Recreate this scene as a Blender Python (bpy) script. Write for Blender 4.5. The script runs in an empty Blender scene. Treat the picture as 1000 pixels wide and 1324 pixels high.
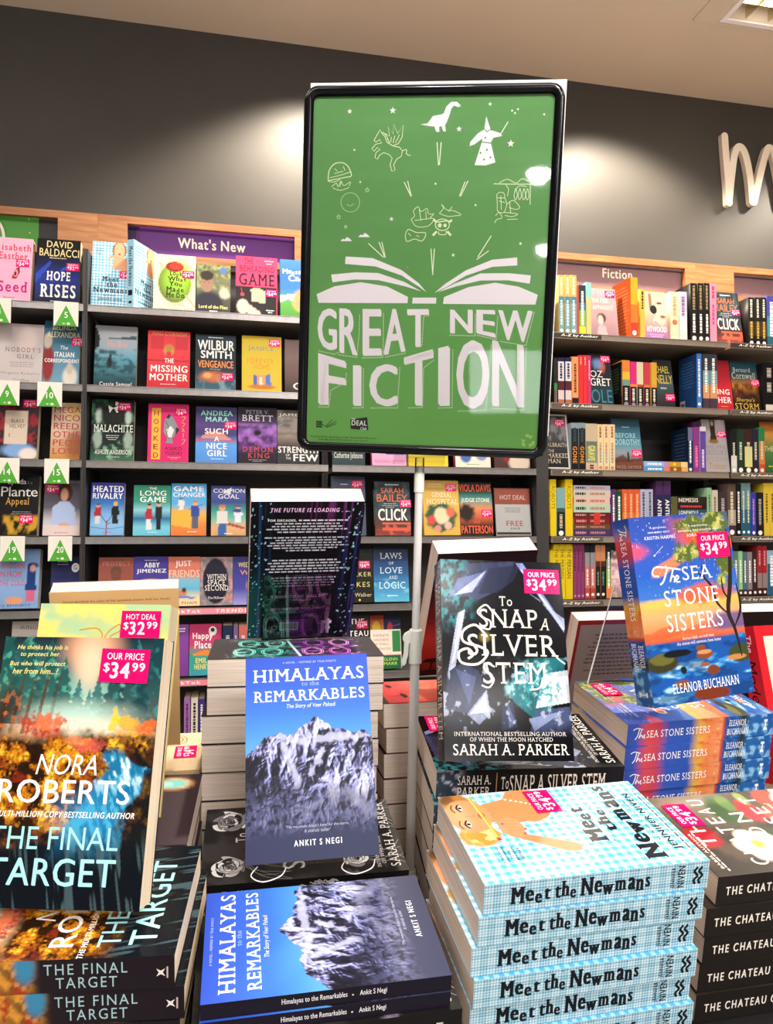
import bpy, math, random
import numpy as np
from mathutils import Matrix, Vector
from mathutils.geometry import tessellate_polygon
SC = bpy.context.scene
COL = SC.collection
rnd = random.Random(7)

# ------------------------------------------------------------------ camera
EYE = np.array([0.0, 0.0, 1.46])
FOC = 963.0
HEAD, PITCH = math.radians(11.8), math.radians(1.55)
FWD = np.array([math.sin(HEAD)*math.cos(PITCH), math.cos(HEAD)*math.cos(PITCH), math.sin(PITCH)])
RGT = np.array([math.cos(HEAD), -math.sin(HEAD), 0.0])
UPV = np.cross(RGT, FWD)
cam_data = bpy.data.cameras.new('camera')
cam_data.sensor_fit = 'VERTICAL'
cam_data.sensor_height = 36.0
cam_data.lens = FOC/1324.0*36.0
cam_data.clip_start = 0.02
cam = bpy.data.objects.new('camera', cam_data)
COL.objects.link(cam)
cam.location = EYE
cam.rotation_euler = (math.pi/2 + PITCH, 0, -HEAD)
SC.camera = cam

def at(px, py, Y):
    """the point of the vertical plane at distance Y in front of the shopper, in metres"""
    r = FWD + RGT*(px-500)/FOC + UPV*(662-py)/FOC
    return EYE + r*(Y/r[1])

# ------------------------------------------------------------------ world, exposure, lights
world = bpy.data.worlds.new('world'); SC.world = world
world.use_nodes = True
world.node_tree.nodes['Background'].inputs[0].default_value = (0.9, 0.95, 1.0, 1)
world.node_tree.nodes['Background'].inputs[1].default_value = 0.15
SC.view_settings.view_transform = 'Standard'
SC.view_settings.look = 'None'
SC.view_settings.gamma = 1.0
SC.view_settings.use_curve_mapping = False
SC.view_settings.exposure = 0.2
SC.cycles.use_denoising = True
SC.cycles.max_bounces = 6
SC.cycles.diffuse_bounces = 3
SC.cycles.glossy_bounces = 3
SC.cycles.transparent_max_bounces = 12
SC.cycles.sample_clamp_indirect = 4.0

CEIL = 3.65
def area(name, loc, sx, sy, power, col=(1, .98, .96), rot=(0, 0, 0), spread=math.pi):
    l = bpy.data.lights.new(name, 'AREA'); l.shape = 'RECTANGLE'; l.size = sx; l.size_y = sy
    l.energy = power; l.color = col; l.spread = spread
    o = bpy.data.objects.new(name, l); COL.objects.link(o); o.location = loc; o.rotation_euler = rot
    return o
# lamps of the ceiling troffers, all but the last added and unseen (the fittings themselves are built further down)
ADDED_TROFFERS = [(-1.6, 0.9, 5), (0.4, 0.9, 3), (2.4, 0.9, 5), (-1.6, -1.2, 22), (0.4, -1.2, 20), (2.4, -1.2, 22), (0.6, -3.4, 100), (2.6, -3.4, 100), (1.6, -6.2, 90), (1.6, -9.2, 90)]
for x, y, p in ADDED_TROFFERS:
    area('troffer_lamp', (x, y, CEIL-0.035), 1.1, 0.5, p, (1, .965, .93))
area('troffer_lamp', (2.36, 2.45, CEIL+0.06), 0.5, 0.5, 7, (1, .97, .93))
ROUND = [(-1.3, -6.75, .13), (-2.49, -12.71, .16)]  # unseen round lights, added to give the poster's white spots a source
# downlights washing the wall above the shelves
for x, p in ((0.36, 190), (1.78, 200), (3.15, 170)):
    l = bpy.data.lights.new('downlight_lamp', 'SPOT'); l.energy = p; l.color = (1, .87, .70)
    l.spot_size = math.radians(128); l.spot_blend = 0.45; l.shadow_soft_size = 0.05
    o = bpy.data.objects.new('downlight_lamp', l); COL.objects.link(o); o.location = (x, 2.86, CEIL-0.05)
# spots for the shelves and, added, for the sign
def spot(loc, aim, p, ang, col=(1, .97, .92), soft=.12):
    l = bpy.data.lights.new('shelf_and_sign_fill_spot', 'SPOT'); l.energy = p; l.color = col
    l.spot_size = math.radians(ang); l.spot_blend = 0.6; l.shadow_soft_size = soft
    o = bpy.data.objects.new('shelf_and_sign_fill_spot', l); COL.objects.link(o); o.location = loc
    o.rotation_euler = (Vector(aim)-Vector(loc)).to_track_quat('-Z', 'Y').to_euler()
for x in (-1.3, .5, 2.3):      # unseen uplights, added to brighten the ceiling
    area('added_uplight', (x, 1.25, 2.75), 1.2, .2, 17, (1, .98, .95), (math.pi, 0, 0))
SPOTS = [((-0.4, 0.9, 3.55), (-0.3, 2.95, 1.7), 46, 62), ((0.9, 0.7, 3.55), (0.7, 2.95, 1.5), 38, 62), ((2.2, 0.9, 3.55), (1.9, 2.95, 1.7), 32, 60), ((0.5, -1.7, 3.5), (0.22, 0.97, 1.8), 165, 17), ((-.5, -1.5, 3.5), (0.22, 0.97, 1.85), 140, 17)]  # the last two are unseen, added only to brighten the sign
for s in SPOTS: spot(*s)

# ------------------------------------------------------------------ colour and noise
def lin(h):
    if isinstance(h, str):
        h = h.lstrip('#')
        if len(h) == 3: h = ''.join(c*2 for c in h)
        c = np.array([int(h[i:i+2], 16)/255 for i in (0, 2, 4)])
    else: c = np.array(h, float)
    return np.where(c <= .04045, c/12.92, ((c+.055)/1.055)**2.4)
def lerp(a, b, t): return a+(b-a)*t
def sstep(a, b, x):
    t = np.clip((x-a)/(b-a), 0, 1); return t*t*(3-2*t)
def vnoise(x, y, seed):
    g = np.random.RandomState(seed).rand(64, 64)
    xi = np.floor(x).astype(int); yi = np.floor(y).astype(int); fx = x-xi; fy = y-yi
    fx = fx*fx*(3-2*fx); fy = fy*fy*(3-2*fy)
    a = g[yi % 64, xi % 64]; b = g[yi % 64, (xi+1) % 64]; c = g[(yi+1) % 64, xi % 64]; d = g[(yi+1) % 64, (xi+1) % 64]
    return (a*(1-fx)+b*fx)*(1-fy)+(c*(1-fx)+d*fx)*fy
def fbm(x, y, seed=1, o=4):
    s = 0; a = .5; n = 0
    for i in range(o):
        s = s+a*vnoise(x*2**i+i*7.3, y*2**i+i*3.1, seed+i); n += a; a *= .55
    return s/n

# ------------------------------------------------------------------ materials
def principled(name, col=(.5, .5, .5), rough=.5, metal=0.0, spec=.5, vc=None, bump=0.0, nscale=60, var=0.0, extra=None):
    m = bpy.data.materials.new(name); m.use_nodes = True
    nt = m.node_tree; b = nt.nodes['Principled BSDF']
    b.inputs['Roughness'].default_value = rough; b.inputs['Metallic'].default_value = metal
    b.inputs['Specular IOR Level'].default_value = spec
    if isinstance(col, str): col = lin(col)
    b.inputs['Base Color'].default_value = (*col, 1)
    src = None
    if vc:
        a = nt.nodes.new('ShaderNodeAttribute'); a.attribute_name = vc; src = a.outputs['Color']
        nt.links.new(src, b.inputs['Base Color'])
    if var > 0 or bump > 0:
        tc = nt.nodes.new('ShaderNodeTexCoord'); n = nt.nodes.new('ShaderNodeTexNoise')
        n.inputs['Scale'].default_value = nscale; n.inputs['Detail'].default_value = 4
        nt.links.new(tc.outputs['Object'], n.inputs['Vector'])
        if var > 0 and not vc:
            r = nt.nodes.new('ShaderNodeValToRGB')
            r.color_ramp.elements[0].color = (*(np.array(col)*(1-var)), 1); r.color_ramp.elements[1].color = (*np.minimum(np.array(col)*(1+var), 1), 1)
            r.color_ramp.elements[0].position = .3; r.color_ramp.elements[1].position = .7
            nt.links.new(n.outputs['Fac'], r.inputs['Fac']); nt.links.new(r.outputs['Color'], b.inputs['Base Color'])
        if bump > 0:
            bp = nt.nodes.new('ShaderNodeBump'); bp.inputs['Strength'].default_value = bump; bp.inputs['Distance'].default_value = .002
            nt.links.new(n.outputs['Fac'], bp.inputs['Height']); nt.links.new(bp.outputs['Normal'], b.inputs['Normal'])
    return m
M = {}
M['print'] = principled('printed_cover', rough=.4, spec=.14, vc='Col')
M['gloss'] = principled('glossy_cover', rough=.14, spec=.14, vc='Col')
M['matte'] = principled('matte_cover', rough=.62, spec=.12, vc='Col')
def pages_mat(name, c1, c2):
    m = bpy.data.materials.new(name); m.use_nodes = True; nt = m.node_tree; b = nt.nodes['Principled BSDF']
    b.inputs['Roughness'].default_value = .85; b.inputs['Specular IOR Level'].default_value = .1
    tc = nt.nodes.new('ShaderNodeTexCoord'); mp = nt.nodes.new('ShaderNodeMapping'); n = nt.nodes.new('ShaderNodeTexNoise'); r = nt.nodes.new('ShaderNodeValToRGB')
    mp.inputs['Scale'].default_value = (6, 6, 900); n.inputs['Scale'].default_value = 1.0; n.inputs['Detail'].default_value = 3
    r.color_ramp.elements[0].color = (*lin(c1), 1); r.color_ramp.elements[1].color = (*lin(c2), 1)
    r.color_ramp.elements[0].position = .3; r.color_ramp.elements[1].position = .62
    nt.links.new(tc.outputs['Object'], mp.inputs['Vector']); nt.links.new(mp.outputs['Vector'], n.inputs['Vector'])
    nt.links.new(n.outputs['Fac'], r.inputs['Fac']); nt.links.new(r.outputs['Color'], b.inputs['Base Color'])
    return m
M['pages'] = pages_mat('page_edges', '#cdb9a8', '#f0e2d6')
M['cream'] = pages_mat('cream_page_edges', '#d9c29c', '#f6e6c8')
def clear_mat(name, gl=.12, tint=(1, 1, 1), rough=.03, ior=1.45):
    m = bpy.data.materials.new(name); m.use_nodes = True; nt = m.node_tree; nt.nodes.clear()
    o = nt.nodes.new('ShaderNodeOutputMaterial'); t = nt.nodes.new('ShaderNodeBsdfTransparent'); g = nt.nodes.new('ShaderNodeBsdfGlossy')
    mx = nt.nodes.new('ShaderNodeMixShader'); fr = nt.nodes.new('ShaderNodeFresnel'); fr.inputs['IOR'].default_value = ior
    t.inputs['Color'].default_value = (*tint, 1); g.inputs['Roughness'].default_value = rough
    tc = nt.nodes.new('ShaderNodeTexCoord'); n = nt.nodes.new('ShaderNodeTexNoise'); n.inputs['Scale'].default_value = 9
    bp = nt.nodes.new('ShaderNodeBump'); bp.inputs['Strength'].default_value = gl; bp.inputs['Distance'].default_value = .004
    nt.links.new(tc.outputs['Object'], n.inputs['Vector']); nt.links.new(n.outputs['Fac'], bp.inputs['Height'])
    nt.links.new(bp.outputs['Normal'], g.inputs['Normal'])
    nt.links.new(fr.outputs['Fac'], mx.inputs['Fac']); nt.links.new(t.outputs[0], mx.inputs[1]); nt.links.new(g.outputs[0], mx.inputs[2])
    nt.links.new(mx.outputs[0], o.inputs['Surface'])
    return m
M['acrylic'] = clear_mat('clear_acrylic', .05, (.93, .95, .95))
M['sleeve'] = clear_mat('clear_plastic_cover', .02, (1, 1, 1), .03, 1.42)
def emis(name, col, s):
    m = bpy.data.materials.new(name); m.use_nodes = True; nt = m.node_tree; b = nt.nodes['Principled BSDF']
    b.inputs['Base Color'].default_value = (*col, 1); b.inputs['Emission Color'].default_value = (*col, 1); b.inputs['Emission Strength'].default_value = s
    return m
M['lamp'] = emis('lamp_diffuser', (1, .97, .93), 6.0)
M['spotlamp'] = emis('round_lamp_lens', (1, .98, .95), 60.0)
M['tube'] = emis('lamp_tube', (1, .98, .94), 14.0)
M['day'] = emis('added_daylit_pane', (.93, .97, 1), 5.0)  # glowing pane of the added window behind the shopper
M['wall'] = principled('charcoal_wall', '#403d3a', .5, spec=.35, var=.06, nscale=3)
M['plain'] = principled('pale_wall', '#b9b2a8', .8, var=.04, nscale=3)
M['ceiling'] = principled('beige_ceiling', '#d0bda8', .9, spec=.1, var=.03, nscale=2)
M['floor'] = principled('grey_carpet', '#8f8982', .95, var=.2, nscale=120)
M['case'] = principled('dark_grey_laminate', '#2e2a2a', .5, var=.08, nscale=20)
M['caseback'] = principled('grey_back_panel', '#3b3736', .6, var=.06, nscale=8)
M['steel'] = principled('brushed_shelf_metal', '#8f8a88', .28, .6, var=.1, nscale=40)
M['strip'] = principled('grey_ticket_strip', '#8d8073', .45, .3)
M['blk'] = principled('black_plastic', '#06070b', .12, spec=.3)
M['pole'] = principled('grey_painted_tube', '#d6d4d3', .3, .2)
M['clampgrey'] = principled('pale_grey_plastic', '#d3d4cc', .42)
M['table'] = principled('dark_table_laminate', '#1d1b1c', .4, var=.15, nscale=15)
M['white'] = principled('white_card', '#efe6e6', .7)
M['letter'] = principled('cream_channel_letter', '#f3e2cf', .5)
M['chrome'] = principled('bright_reflector', '#cfc6a8', .18, 1.0, bump=.5, nscale=30)
def wood():
    m = bpy.data.materials.new('oak_board'); m.use_nodes = True; nt = m.node_tree; b = nt.nodes['Principled BSDF']
    b.inputs['Roughness'].default_value = .45
    tc = nt.nodes.new('ShaderNodeTexCoord'); mp = nt.nodes.new('ShaderNodeMapping'); n = nt.nodes.new('ShaderNodeTexNoise'); r = nt.nodes.new('ShaderNodeValToRGB')
    mp.inputs['Scale'].default_value = (2.2, 10, 34); n.inputs['Scale'].default_value = 1.6; n.inputs['Detail'].default_value = 6; n.inputs['Distortion'].default_value = .8
    r.color_ramp.elements[0].color = (*lin('#8a532b'), 1); r.color_ramp.elements[1].color = (*lin('#bd8350'), 1)
    r.color_ramp.elements[0].position = .3; r.color_ramp.elements[1].position = .7
    nt.links.new(tc.outputs['Object'], mp.inputs['Vector']); nt.links.new(mp.outputs['Vector'], n.inputs['Vector'])
    nt.links.new(n.outputs['Fac'], r.inputs['Fac']); nt.links.new(r.outputs['Color'], b.inputs['Base Color'])
    return m
M['wood'] = wood()

# ------------------------------------------------------------------ objects
def tag(o, label=None, cat=None, group=None, kind=None):
    if label: o['label'] = label
    if cat: o['category'] = cat
    if group: o['group'] = group
    if kind: o['kind'] = kind
    return o
def empty(name, mat=None, label=None, cat=None, group=None):
    o = bpy.data.objects.new(name, None); o.empty_display_size = .03; COL.objects.link(o)
    if mat is not None: o.matrix_world = mat
    return tag(o, label, cat, group)
def mesh_np(name, V, faces, cols=None):
    """faces: list of int arrays (n,3) or (n,4)"""
    me = bpy.data.meshes.new(name); V = np.asarray(V, np.float32)
    tot = sum(f.size for f in faces); npoly = sum(len(f) for f in faces)
    me.vertices.add(len(V)); me.vertices.foreach_set('co', V.ravel())
    me.loops.add(tot); me.polygons.add(npoly)
    me.loops.foreach_set('vertex_index', np.concatenate([f.ravel() for f in faces]).astype(np.int32))
    ls = []; s = 0
    for f in faces:
        k = f.shape[1]; ls.append(np.arange(len(f))*k+s); s += f.size
    me.polygons.foreach_set('loop_start', np.concatenate(ls).astype(np.int32))
    me.update(calc_edges=True)
    if cols is not None:
        a = me.color_attributes.new('Col', 'FLOAT_COLOR', 'POINT')
        c = np.ones((len(V), 4), np.float32); c[:, :3] = cols; a.data.foreach_set('color', c.ravel())
    return me
def link(name, me, mat, parent=None, mw=None):
    o = bpy.data.objects.new(name, me); COL.objects.link(o)
    me.materials.clear(); me.materials.append(mat)
    if parent is not None: o.parent = parent
    if mw is not None: o.matrix_world = mw
    return o
class MB:
    """collects solid shapes into one mesh"""
    def __init__(s): s.V = []; s.F = []
    def add(s, vs, fs):
        n = len(s.V); s.V += [tuple(v) for v in vs]; s.F += [tuple(i+n for i in f) for f in fs]
    def box(s, a, b, M4=None, bev=0.0):
        x0, y0, z0 = a; x1, y1, z1 = b
        vs = [(x, y, z) for z in (z0, z1) for y in (y0, y1) for x in (x0, x1)]
        if M4 is not None: vs = [tuple(M4 @ Vector(v)) for v in vs]
        s.add(vs, [(0, 2, 3, 1), (4, 5, 7, 6), (0, 1, 5, 4), (2, 6, 7, 3), (0, 4, 6, 2), (1, 3, 7, 5)])
    def prism(s, pts, fn, a, b):
        """polygon pts (2-D) swept from a to b; fn(u, v, t) gives the 3-D point"""
        n = len(pts); vs = [fn(u, v, a) for u, v in pts]+[fn(u, v, b) for u, v in pts]
        tri = tessellate_polygon([[Vector((u, v, 0)) for u, v in pts]])
        fs = [tuple(t) for t in tri]+[tuple(i+n for i in reversed(t)) for t in tri]
        fs += [(i, (i+1) % n, (i+1) % n+n, i+n) for i in range(n)]
        s.add(vs, fs)
    def tube(s, p, q, r, r2=None, n=20, caps=True):
        r2 = r if r2 is None else r2
        p = Vector(p); q = Vector(q); d = (q-p).normalized(); u = d.orthogonal().normalized(); v = d.cross(u)
        vs = []
        for c, rr in ((p, r), (q, r2)):
            vs += [tuple(c+(u*math.cos(2*math.pi*i/n)+v*math.sin(2*math.pi*i/n))*rr) for i in range(n)]
        fs = [(i, (i+1) % n, (i+1) % n+n, i+n) for i in range(n)]
        if caps: fs += [tuple(range(n-1, -1, -1)), tuple(range(n, 2*n))]
        s.add(vs, fs)
    def path(s, pts, r, n=10):
        pts = [Vector(p) for p in pts]; rings = []; vs = []
        u = None
        for i, p in enumerate(pts):
            d = (pts[min(i+1, len(pts)-1)]-pts[max(i-1, 0)]).normalized()
            u = d.orthogonal().normalized() if u is None else (u-d*u.dot(d)).normalized()
            v = d.cross(u); vs += [tuple(p+(u*math.cos(2*math.pi*k/n)+v*math.sin(2*math.pi*k/n))*r) for k in range(n)]
        fs = [(i*n+k, i*n+(k+1) % n, (i+1)*n+(k+1) % n, (i+1)*n+k) for i in range(len(pts)-1) for k in range(n)]
        fs += [tuple(range(n-1, -1, -1)), tuple(range((len(pts)-1)*n, len(pts)*n))]
        s.add(vs, fs)
    def build(s, name, mat, parent=None, bevel=0.0, smooth=False, mw=None):
        me = bpy.data.meshes.new(name); me.from_pydata(s.V, [], s.F); me.validate(); me.update()
        import bmesh
        bm = bmesh.new(); bm.from_mesh(me); bmesh.ops.recalc_face_normals(bm, faces=bm.faces)
        if bevel > 0:
            bmesh.ops.bevel(bm, geom=[e for e in bm.edges if len(e.link_faces) == 2 and e.calc_face_angle(0) > .6], offset=bevel, segments=2, affect='EDGES')
        bm.to_mesh(me); bm.free()
        if smooth:
            me.polygons.foreach_set('use_smooth', [True]*len(me.polygons))
            try: me.set_sharp_from_angle(angle=.7)
            except Exception: pass
        return link(name, me, mat, parent, mw)
def struct(name, mb, mat, bevel=0.0):
    return tag(mb.build(name, mat, None, bevel), kind='structure')
def dup(root, mw, label=None, group=None, cat=None):
    r = root.copy(); COL.objects.link(r); r.matrix_world = mw
    if label: r['label'] = label
    if group: r['group'] = group
    if cat: r['category'] = cat
    for ch in list(root.children):
        c = ch.copy(); COL.objects.link(c); c.parent = r
        for g in ch.children:
            d = g.copy(); COL.objects.link(d); d.parent = c
    return r
# ------------------------------------------------------------------ lettering: outlines of the built-in font
GL = {}
CH = "ABCDEFGHIJKLMNOPQRSTUVWXYZabcdefghijklmnopqrstuvwxyz0123456789.,!?'&-$:#"
def load_glyphs():
    jobs = []
    for w, off in (('r', 0.0),):
        for c in CH:
            cu = bpy.data.curves.new('g', 'FONT'); cu.body = c; cu.size = 1; cu.offset = off; cu.resolution_u = 3
            o = bpy.data.objects.new('g', cu); COL.objects.link(o); jobs.append((w, c, o))
    adv = {}
    for c in CH+' ':
        for k in ('|'+c+'|',):
            cu = bpy.data.curves.new('g', 'FONT'); cu.body = k; cu.size = 1
            o = bpy.data.objects.new('g', cu); COL.objects.link(o); adv[c] = o
    cu = bpy.data.curves.new('g', 'FONT'); cu.body = '||'; cu.size = 1
    o2 = bpy.data.objects.new('g', cu); COL.objects.link(o2)
    dg = bpy.context.evaluated_depsgraph_get(); dg.update()
    def get(o):
        me = bpy.data.meshes.new_from_object(o.evaluated_get(dg), depsgraph=dg)
        v = np.array([x.co[:2] for x in me.vertices]); me.calc_loop_triangles()
        t = np.array([x.vertices[:] for x in me.loop_triangles]).reshape(-1, 3)
        if len(t):
            q = v[t]; t = t[np.abs((q[:, 1, 0]-q[:, 0, 0])*(q[:, 2, 1]-q[:, 0, 1])-(q[:, 1, 1]-q[:, 0, 1])*(q[:, 2, 0]-q[:, 0, 0])) > 1e-6]
        if len(me.polygons) and len(t):
            cnt = {}
            for a, b, c in t:
                for e in ((a, b), (b, c), (c, a)):
                    k = (min(e), max(e)); cnt[k] = cnt.get(k, 0)+1
            ed = [k for k, n in cnt.items() if n == 1]
        else: ed = []
        bpy.data.meshes.remove(me); return v, t, ed
    vb, _, _ = get(o2); base = np.ptp(vb[:, 0])
    for c, o in adv.items():
        v, _, _ = get(o); adv[c] = np.ptp(v[:, 0])-base
        cu = o.data; bpy.data.objects.remove(o); bpy.data.curves.remove(cu)
    for w, c, o in jobs:
        v, t, ed = get(o); GL[w, c] = (v, t, adv[c], ed)
        cu = o.data; bpy.data.objects.remove(o); bpy.data.curves.remove(cu)
    for w in 'r': GL[w, ' '] = (np.zeros((0, 2)), np.zeros((0, 3), int), adv[' '], [])
    cu = o2.data; bpy.data.objects.remove(o2); bpy.data.curves.remove(cu)
load_glyphs()
CAPH = GL['r', 'H'][0][:, 1].max(); XH = GL['r', 'x'][0][:, 1].max(); ASC = GL['r', 'l'][0][:, 1].max()
_serif = {}
HEAVY = {'r': [(0, 0)], 'b': [(-.013, .006), (.013, -.006), (0, 0)], 'B': [(-.03, .012), (.03, -.012), (-.012, -.012), (.012, .012)], 'H': [(-.06, .008), (.06, -.008), (-.03, -.008), (.03, .008), (0, 0)]}
def glyph(c, w, serif):
    if ('r', c) not in GL: c = '-' if c == '–' else "'" if c in '’‘' else '.'
    if (w, c, serif) in _serif: return _serif[w, c, serif]
    v, t, a, ed = GL['r', c]
    V = [v]; T = [t]; Z = [np.zeros(len(v))]; n = len(v); th = .045
    def rect(x0, y0, x1, y1):
        nonlocal n
        V.append(np.array([(x0, y0), (x1, y0), (x1, y1), (x0, y1)])); T.append(np.array([(0, 1, 2), (0, 2, 3)])+n); Z.append(np.full(4, 1e-6*(len(Z)))); n += 4
    if serif and c.isalpha():
        for i, j in ed:
            p, q = v[i], v[j]
            if abs(p[1]-q[1]) > .004: continue
            x0, x1 = min(p[0], q[0]), max(p[0], q[0]); y = p[1]; L = x1-x0
            bot = abs(y) < .02; top = any(abs(y-h) < .02 for h in ((CAPH,) if c.isupper() else (XH, ASC, CAPH)))
            if not (bot or top) or L < .03: continue
            if L < .26:
                s = .065
                rect(x0-s, y, x1+s, y+th) if bot else rect(x0-s, y-th, x1+s, y)
            else:
                k = .15
                if bot: rect(x1-.04, y, x1, y+k); rect(x0-.05, y, x0+.1, y+th)
                else:
                    rect(x1-.04, y-k, x1, y)
                    rect(x0, y-k, x0+.04, y) if c in 'TZ' else rect(x0-.05, y-th, x0+.1, y)
        a = a+.07
    V = np.concatenate(V); T = np.concatenate(T); Z = np.concatenate(Z)
    if w != 'r' and len(V):
        m = len(V); sh = HEAVY[w]; zz = Z.max()+1e-6
        T = np.concatenate([T+m*i for i in range(len(sh))]); Z = np.concatenate([Z+zz*i for i in range(len(sh))]); V = np.concatenate([V+np.array(q) for q in sh])
        a = a+{'b': .03, 'B': .07, 'H': .075}[w]
    r = (V, T, a, Z); _serif[w, c, serif] = r
    return r
def text_shape(s, style=''):
    w = 'H' if 'H' in style else 'B' if 'B' in style else 'b' if 'b' in style else 'r'
    V = []; T = []; Z = []; n = 0; x = 0; i = 0; tr = .12 if 'w' in style else (-.03 if 'k' in style else 0)
    for ch in s:
        v, t, a, z = glyph(ch, w, 's' in style)
        if len(v):
            u = v.copy()
            if 'j' in style: u = u*(1+.12*math.sin(i*1.7+.6))+np.array([0, .07*math.sin(i*2.3)])
            u[:, 0] += x; V.append(u); T.append(t+n); Z.append(z); n += len(v)
        x += a+tr; i += 1
    if not V: return np.zeros((0, 2)), np.zeros((0, 3), int), np.zeros(0)
    V = np.concatenate(V); T = np.concatenate(T)
    if 'i' in style: V[:, 0] += V[:, 1]*.22
    return V, T, np.concatenate(Z)
def smooth(pts, k=6):
    P = [np.array(p, float) for p in pts]; out = []
    for i in range(len(P)-1):
        a = P[max(i-1, 0)]; b = P[i]; c = P[i+1]; d = P[min(i+2, len(P)-1)]
        for j in range(k):
            t = j/k
            out.append(.5*((2*b)+(c-a)*t+(2*a-5*b+4*c-d)*t*t+(3*b-a-3*c+d)*t**3))
    out.append(P[-1]); return np.array(out)

# ------------------------------------------------------------------ printed faces (covers, stickers, posters)
class Print:
    """what is printed on one flat face w x h metres; coordinates are fractions of it, v upwards"""
    def __init__(s, w, h, nx=0, ny=0, base='#888'):
        s.w, s.h = w, h; s.V = []; s.C = []; s.T = []; s.Q = []; s.n = 0; s.k = 0; s.base = base
        s.nx = nx; s.ny = ny
        if nx:
            s.U, s.W = np.meshgrid(np.linspace(0, 1, nx), np.linspace(0, 1, ny)); s.im = np.ones((ny, nx, 3))*lin(base)
    # raster layer
    def grad(s, stops, vert=True, mask=None):
        st = [(i/(len(stops)-1), c) if isinstance(c, str) else c for i, c in enumerate(stops)]
        X = s.W if vert else s.U
        im = np.stack([np.interp(X, [p for p, _ in st], [lin(c)[k] for _, c in st]) for k in range(3)], -1)
        s.im = im if mask is None else lerp(s.im, im, mask[..., None])
    def mix(s, col, mask): s.im = lerp(s.im, lin(col), np.clip(mask, 0, 1)[..., None])
    def noise(s, col, sc, thr, soft=.1, v0=-9, v1=9, a=1., seed=3, u0=-9, u1=9, f=.04):
        sx, sy = sc if isinstance(sc, tuple) else (sc, sc*s.h/s.w)
        m = sstep(thr-soft, thr+soft, fbm(s.U*sx, s.W*sy, seed))*sstep(v0-f, v0+f, s.W)*(1-sstep(v1-f, v1+f, s.W))*sstep(u0-f, u0+f, s.U)*(1-sstep(u1-f, u1+f, s.U))
        s.mix(col, m*a)
    def ell(s, col, cx, cy, rx, ry, soft=.3, a=1., rough=0, seed=5):
        d = np.hypot((s.U-cx)/rx, (s.W-cy)/ry)
        if rough: d = d+(fbm(s.U*14, s.W*20, seed)-.5)*rough
        s.mix(col, a*(1-sstep(1-soft, 1+soft, d)))
    def pol(s, col, pts, a=1., tex=0, seed=2):
        x, y = s.U, s.W; ins = np.zeros(x.shape, bool); n = len(pts)
        for i in range(n):
            x0, y0 = pts[i]; x1, y1 = pts[(i+1) % n]
            c = ((y0 > y) != (y1 > y)) & (x < (x1-x0)*(y-y0)/((y1-y0) if y1 != y0 else 1e-9)+x0)
            ins ^= c
        m = ins.astype(float)*a
        if tex: m = m*(1-tex*sstep(.35, .65, fbm(x*16, y*10, seed)))
        s.mix(col, m)
    # vector layer
    def _z(s): s.k += 1; return 4e-5+1.6e-5*s.k
    def tri(s, v, t, col, z=None, dz=0):
        if len(t) == 0: return
        z = s._z() if z is None else z
        v = np.asarray(v, float); v3 = np.column_stack([v, np.full(len(v), z)+dz])
        t = np.asarray(t)
        a = v[t]; ar = (a[:, 1, 0]-a[:, 0, 0])*(a[:, 2, 1]-a[:, 0, 1])-(a[:, 1, 1]-a[:, 0, 1])*(a[:, 2, 0]-a[:, 0, 0])
        t = np.where((ar < 0)[:, None], t[:, ::-1], t)
        s.V.append(v3); s.C.append(np.tile(lin(col), (len(v), 1))); s.T.append(t+s.n); s.n += len(v)
    def S(s, p): return np.asarray(p, float)*np.array([s.w, s.h])
    def poly(s, col, pts):
        p = s.S(pts); t = tessellate_polygon([[Vector((x, y, 0)) for x, y in p]]); s.tri(p, np.array(t).reshape(-1, 3), col)
    def rect(s, col, x0, y0, x1, y1): s.tri(s.S([(x0, y0), (x1, y0), (x1, y1), (x0, y1)]), [(0, 1, 2), (0, 2, 3)], col)
    def oval(s, col, cx, cy, rx, ry, n=28):
        s.poly(col, [(cx+rx*math.cos(2*math.pi*i/n), cy+ry*math.sin(2*math.pi*i/n)) for i in range(n)])
    def star(s, col, cx, cy, r, k=5, inner=.42):
        a = s.w/s.h
        s.poly(col, [(cx+(r if i % 2 == 0 else r*inner)*math.sin(math.pi*i/k), cy+(r if i % 2 == 0 else r*inner)*math.cos(math.pi*i/k)*a) for i in range(2*k)])
    def line(s, col, w, pts, sm=True, closed=False, taper=False):
        p = s.S(np.clip(pts, .004, .996))
        if closed: p = np.concatenate([p, p[:1]])
        if sm and len(p) > 2: p = smooth(p, 5)
        d = np.gradient(p, axis=0); L = np.hypot(d[:, 0], d[:, 1])+1e-9; nrm = np.column_stack([-d[:, 1], d[:, 0]])/L[:, None]
        ww = np.full(len(p), w/2)
        if taper: ww = ww*(np.sin(np.linspace(.12, math.pi-.12, len(p)))*.85+.15)
        v = np.concatenate([p+nrm*ww[:, None], p-nrm*ww[:, None]]); n = len(p)
        t = [x for i in range(n-1) for x in ((i, i+1, n+i), (i+1, n+i+1, n+i))]
        s.tri(v, t, col)
    def text(s, txt, x0, y0, x1, y1, col, style=''):
        v, t, z = text_shape(txt, style)
        if not len(v): return
        lo = v.min(0); hi = v.max(0); q = (v-lo)/np.maximum(hi-lo, 1e-6)
        if 'r' in style: q = np.column_stack([1-q[:, 1], q[:, 0]])     # reads upwards
        if 'q' in style: q = np.column_stack([q[:, 1], 1-q[:, 0]])     # reads downwards
        p = s.S(np.array([x0, y0])+q*np.array([x1-x0, y1-y0]))
        if 'd' in style: s.tri(p+np.array([.0009, -.0009]), t, '#1a1512', None, z)
        s.tri(p, t, col, None, z)
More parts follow.
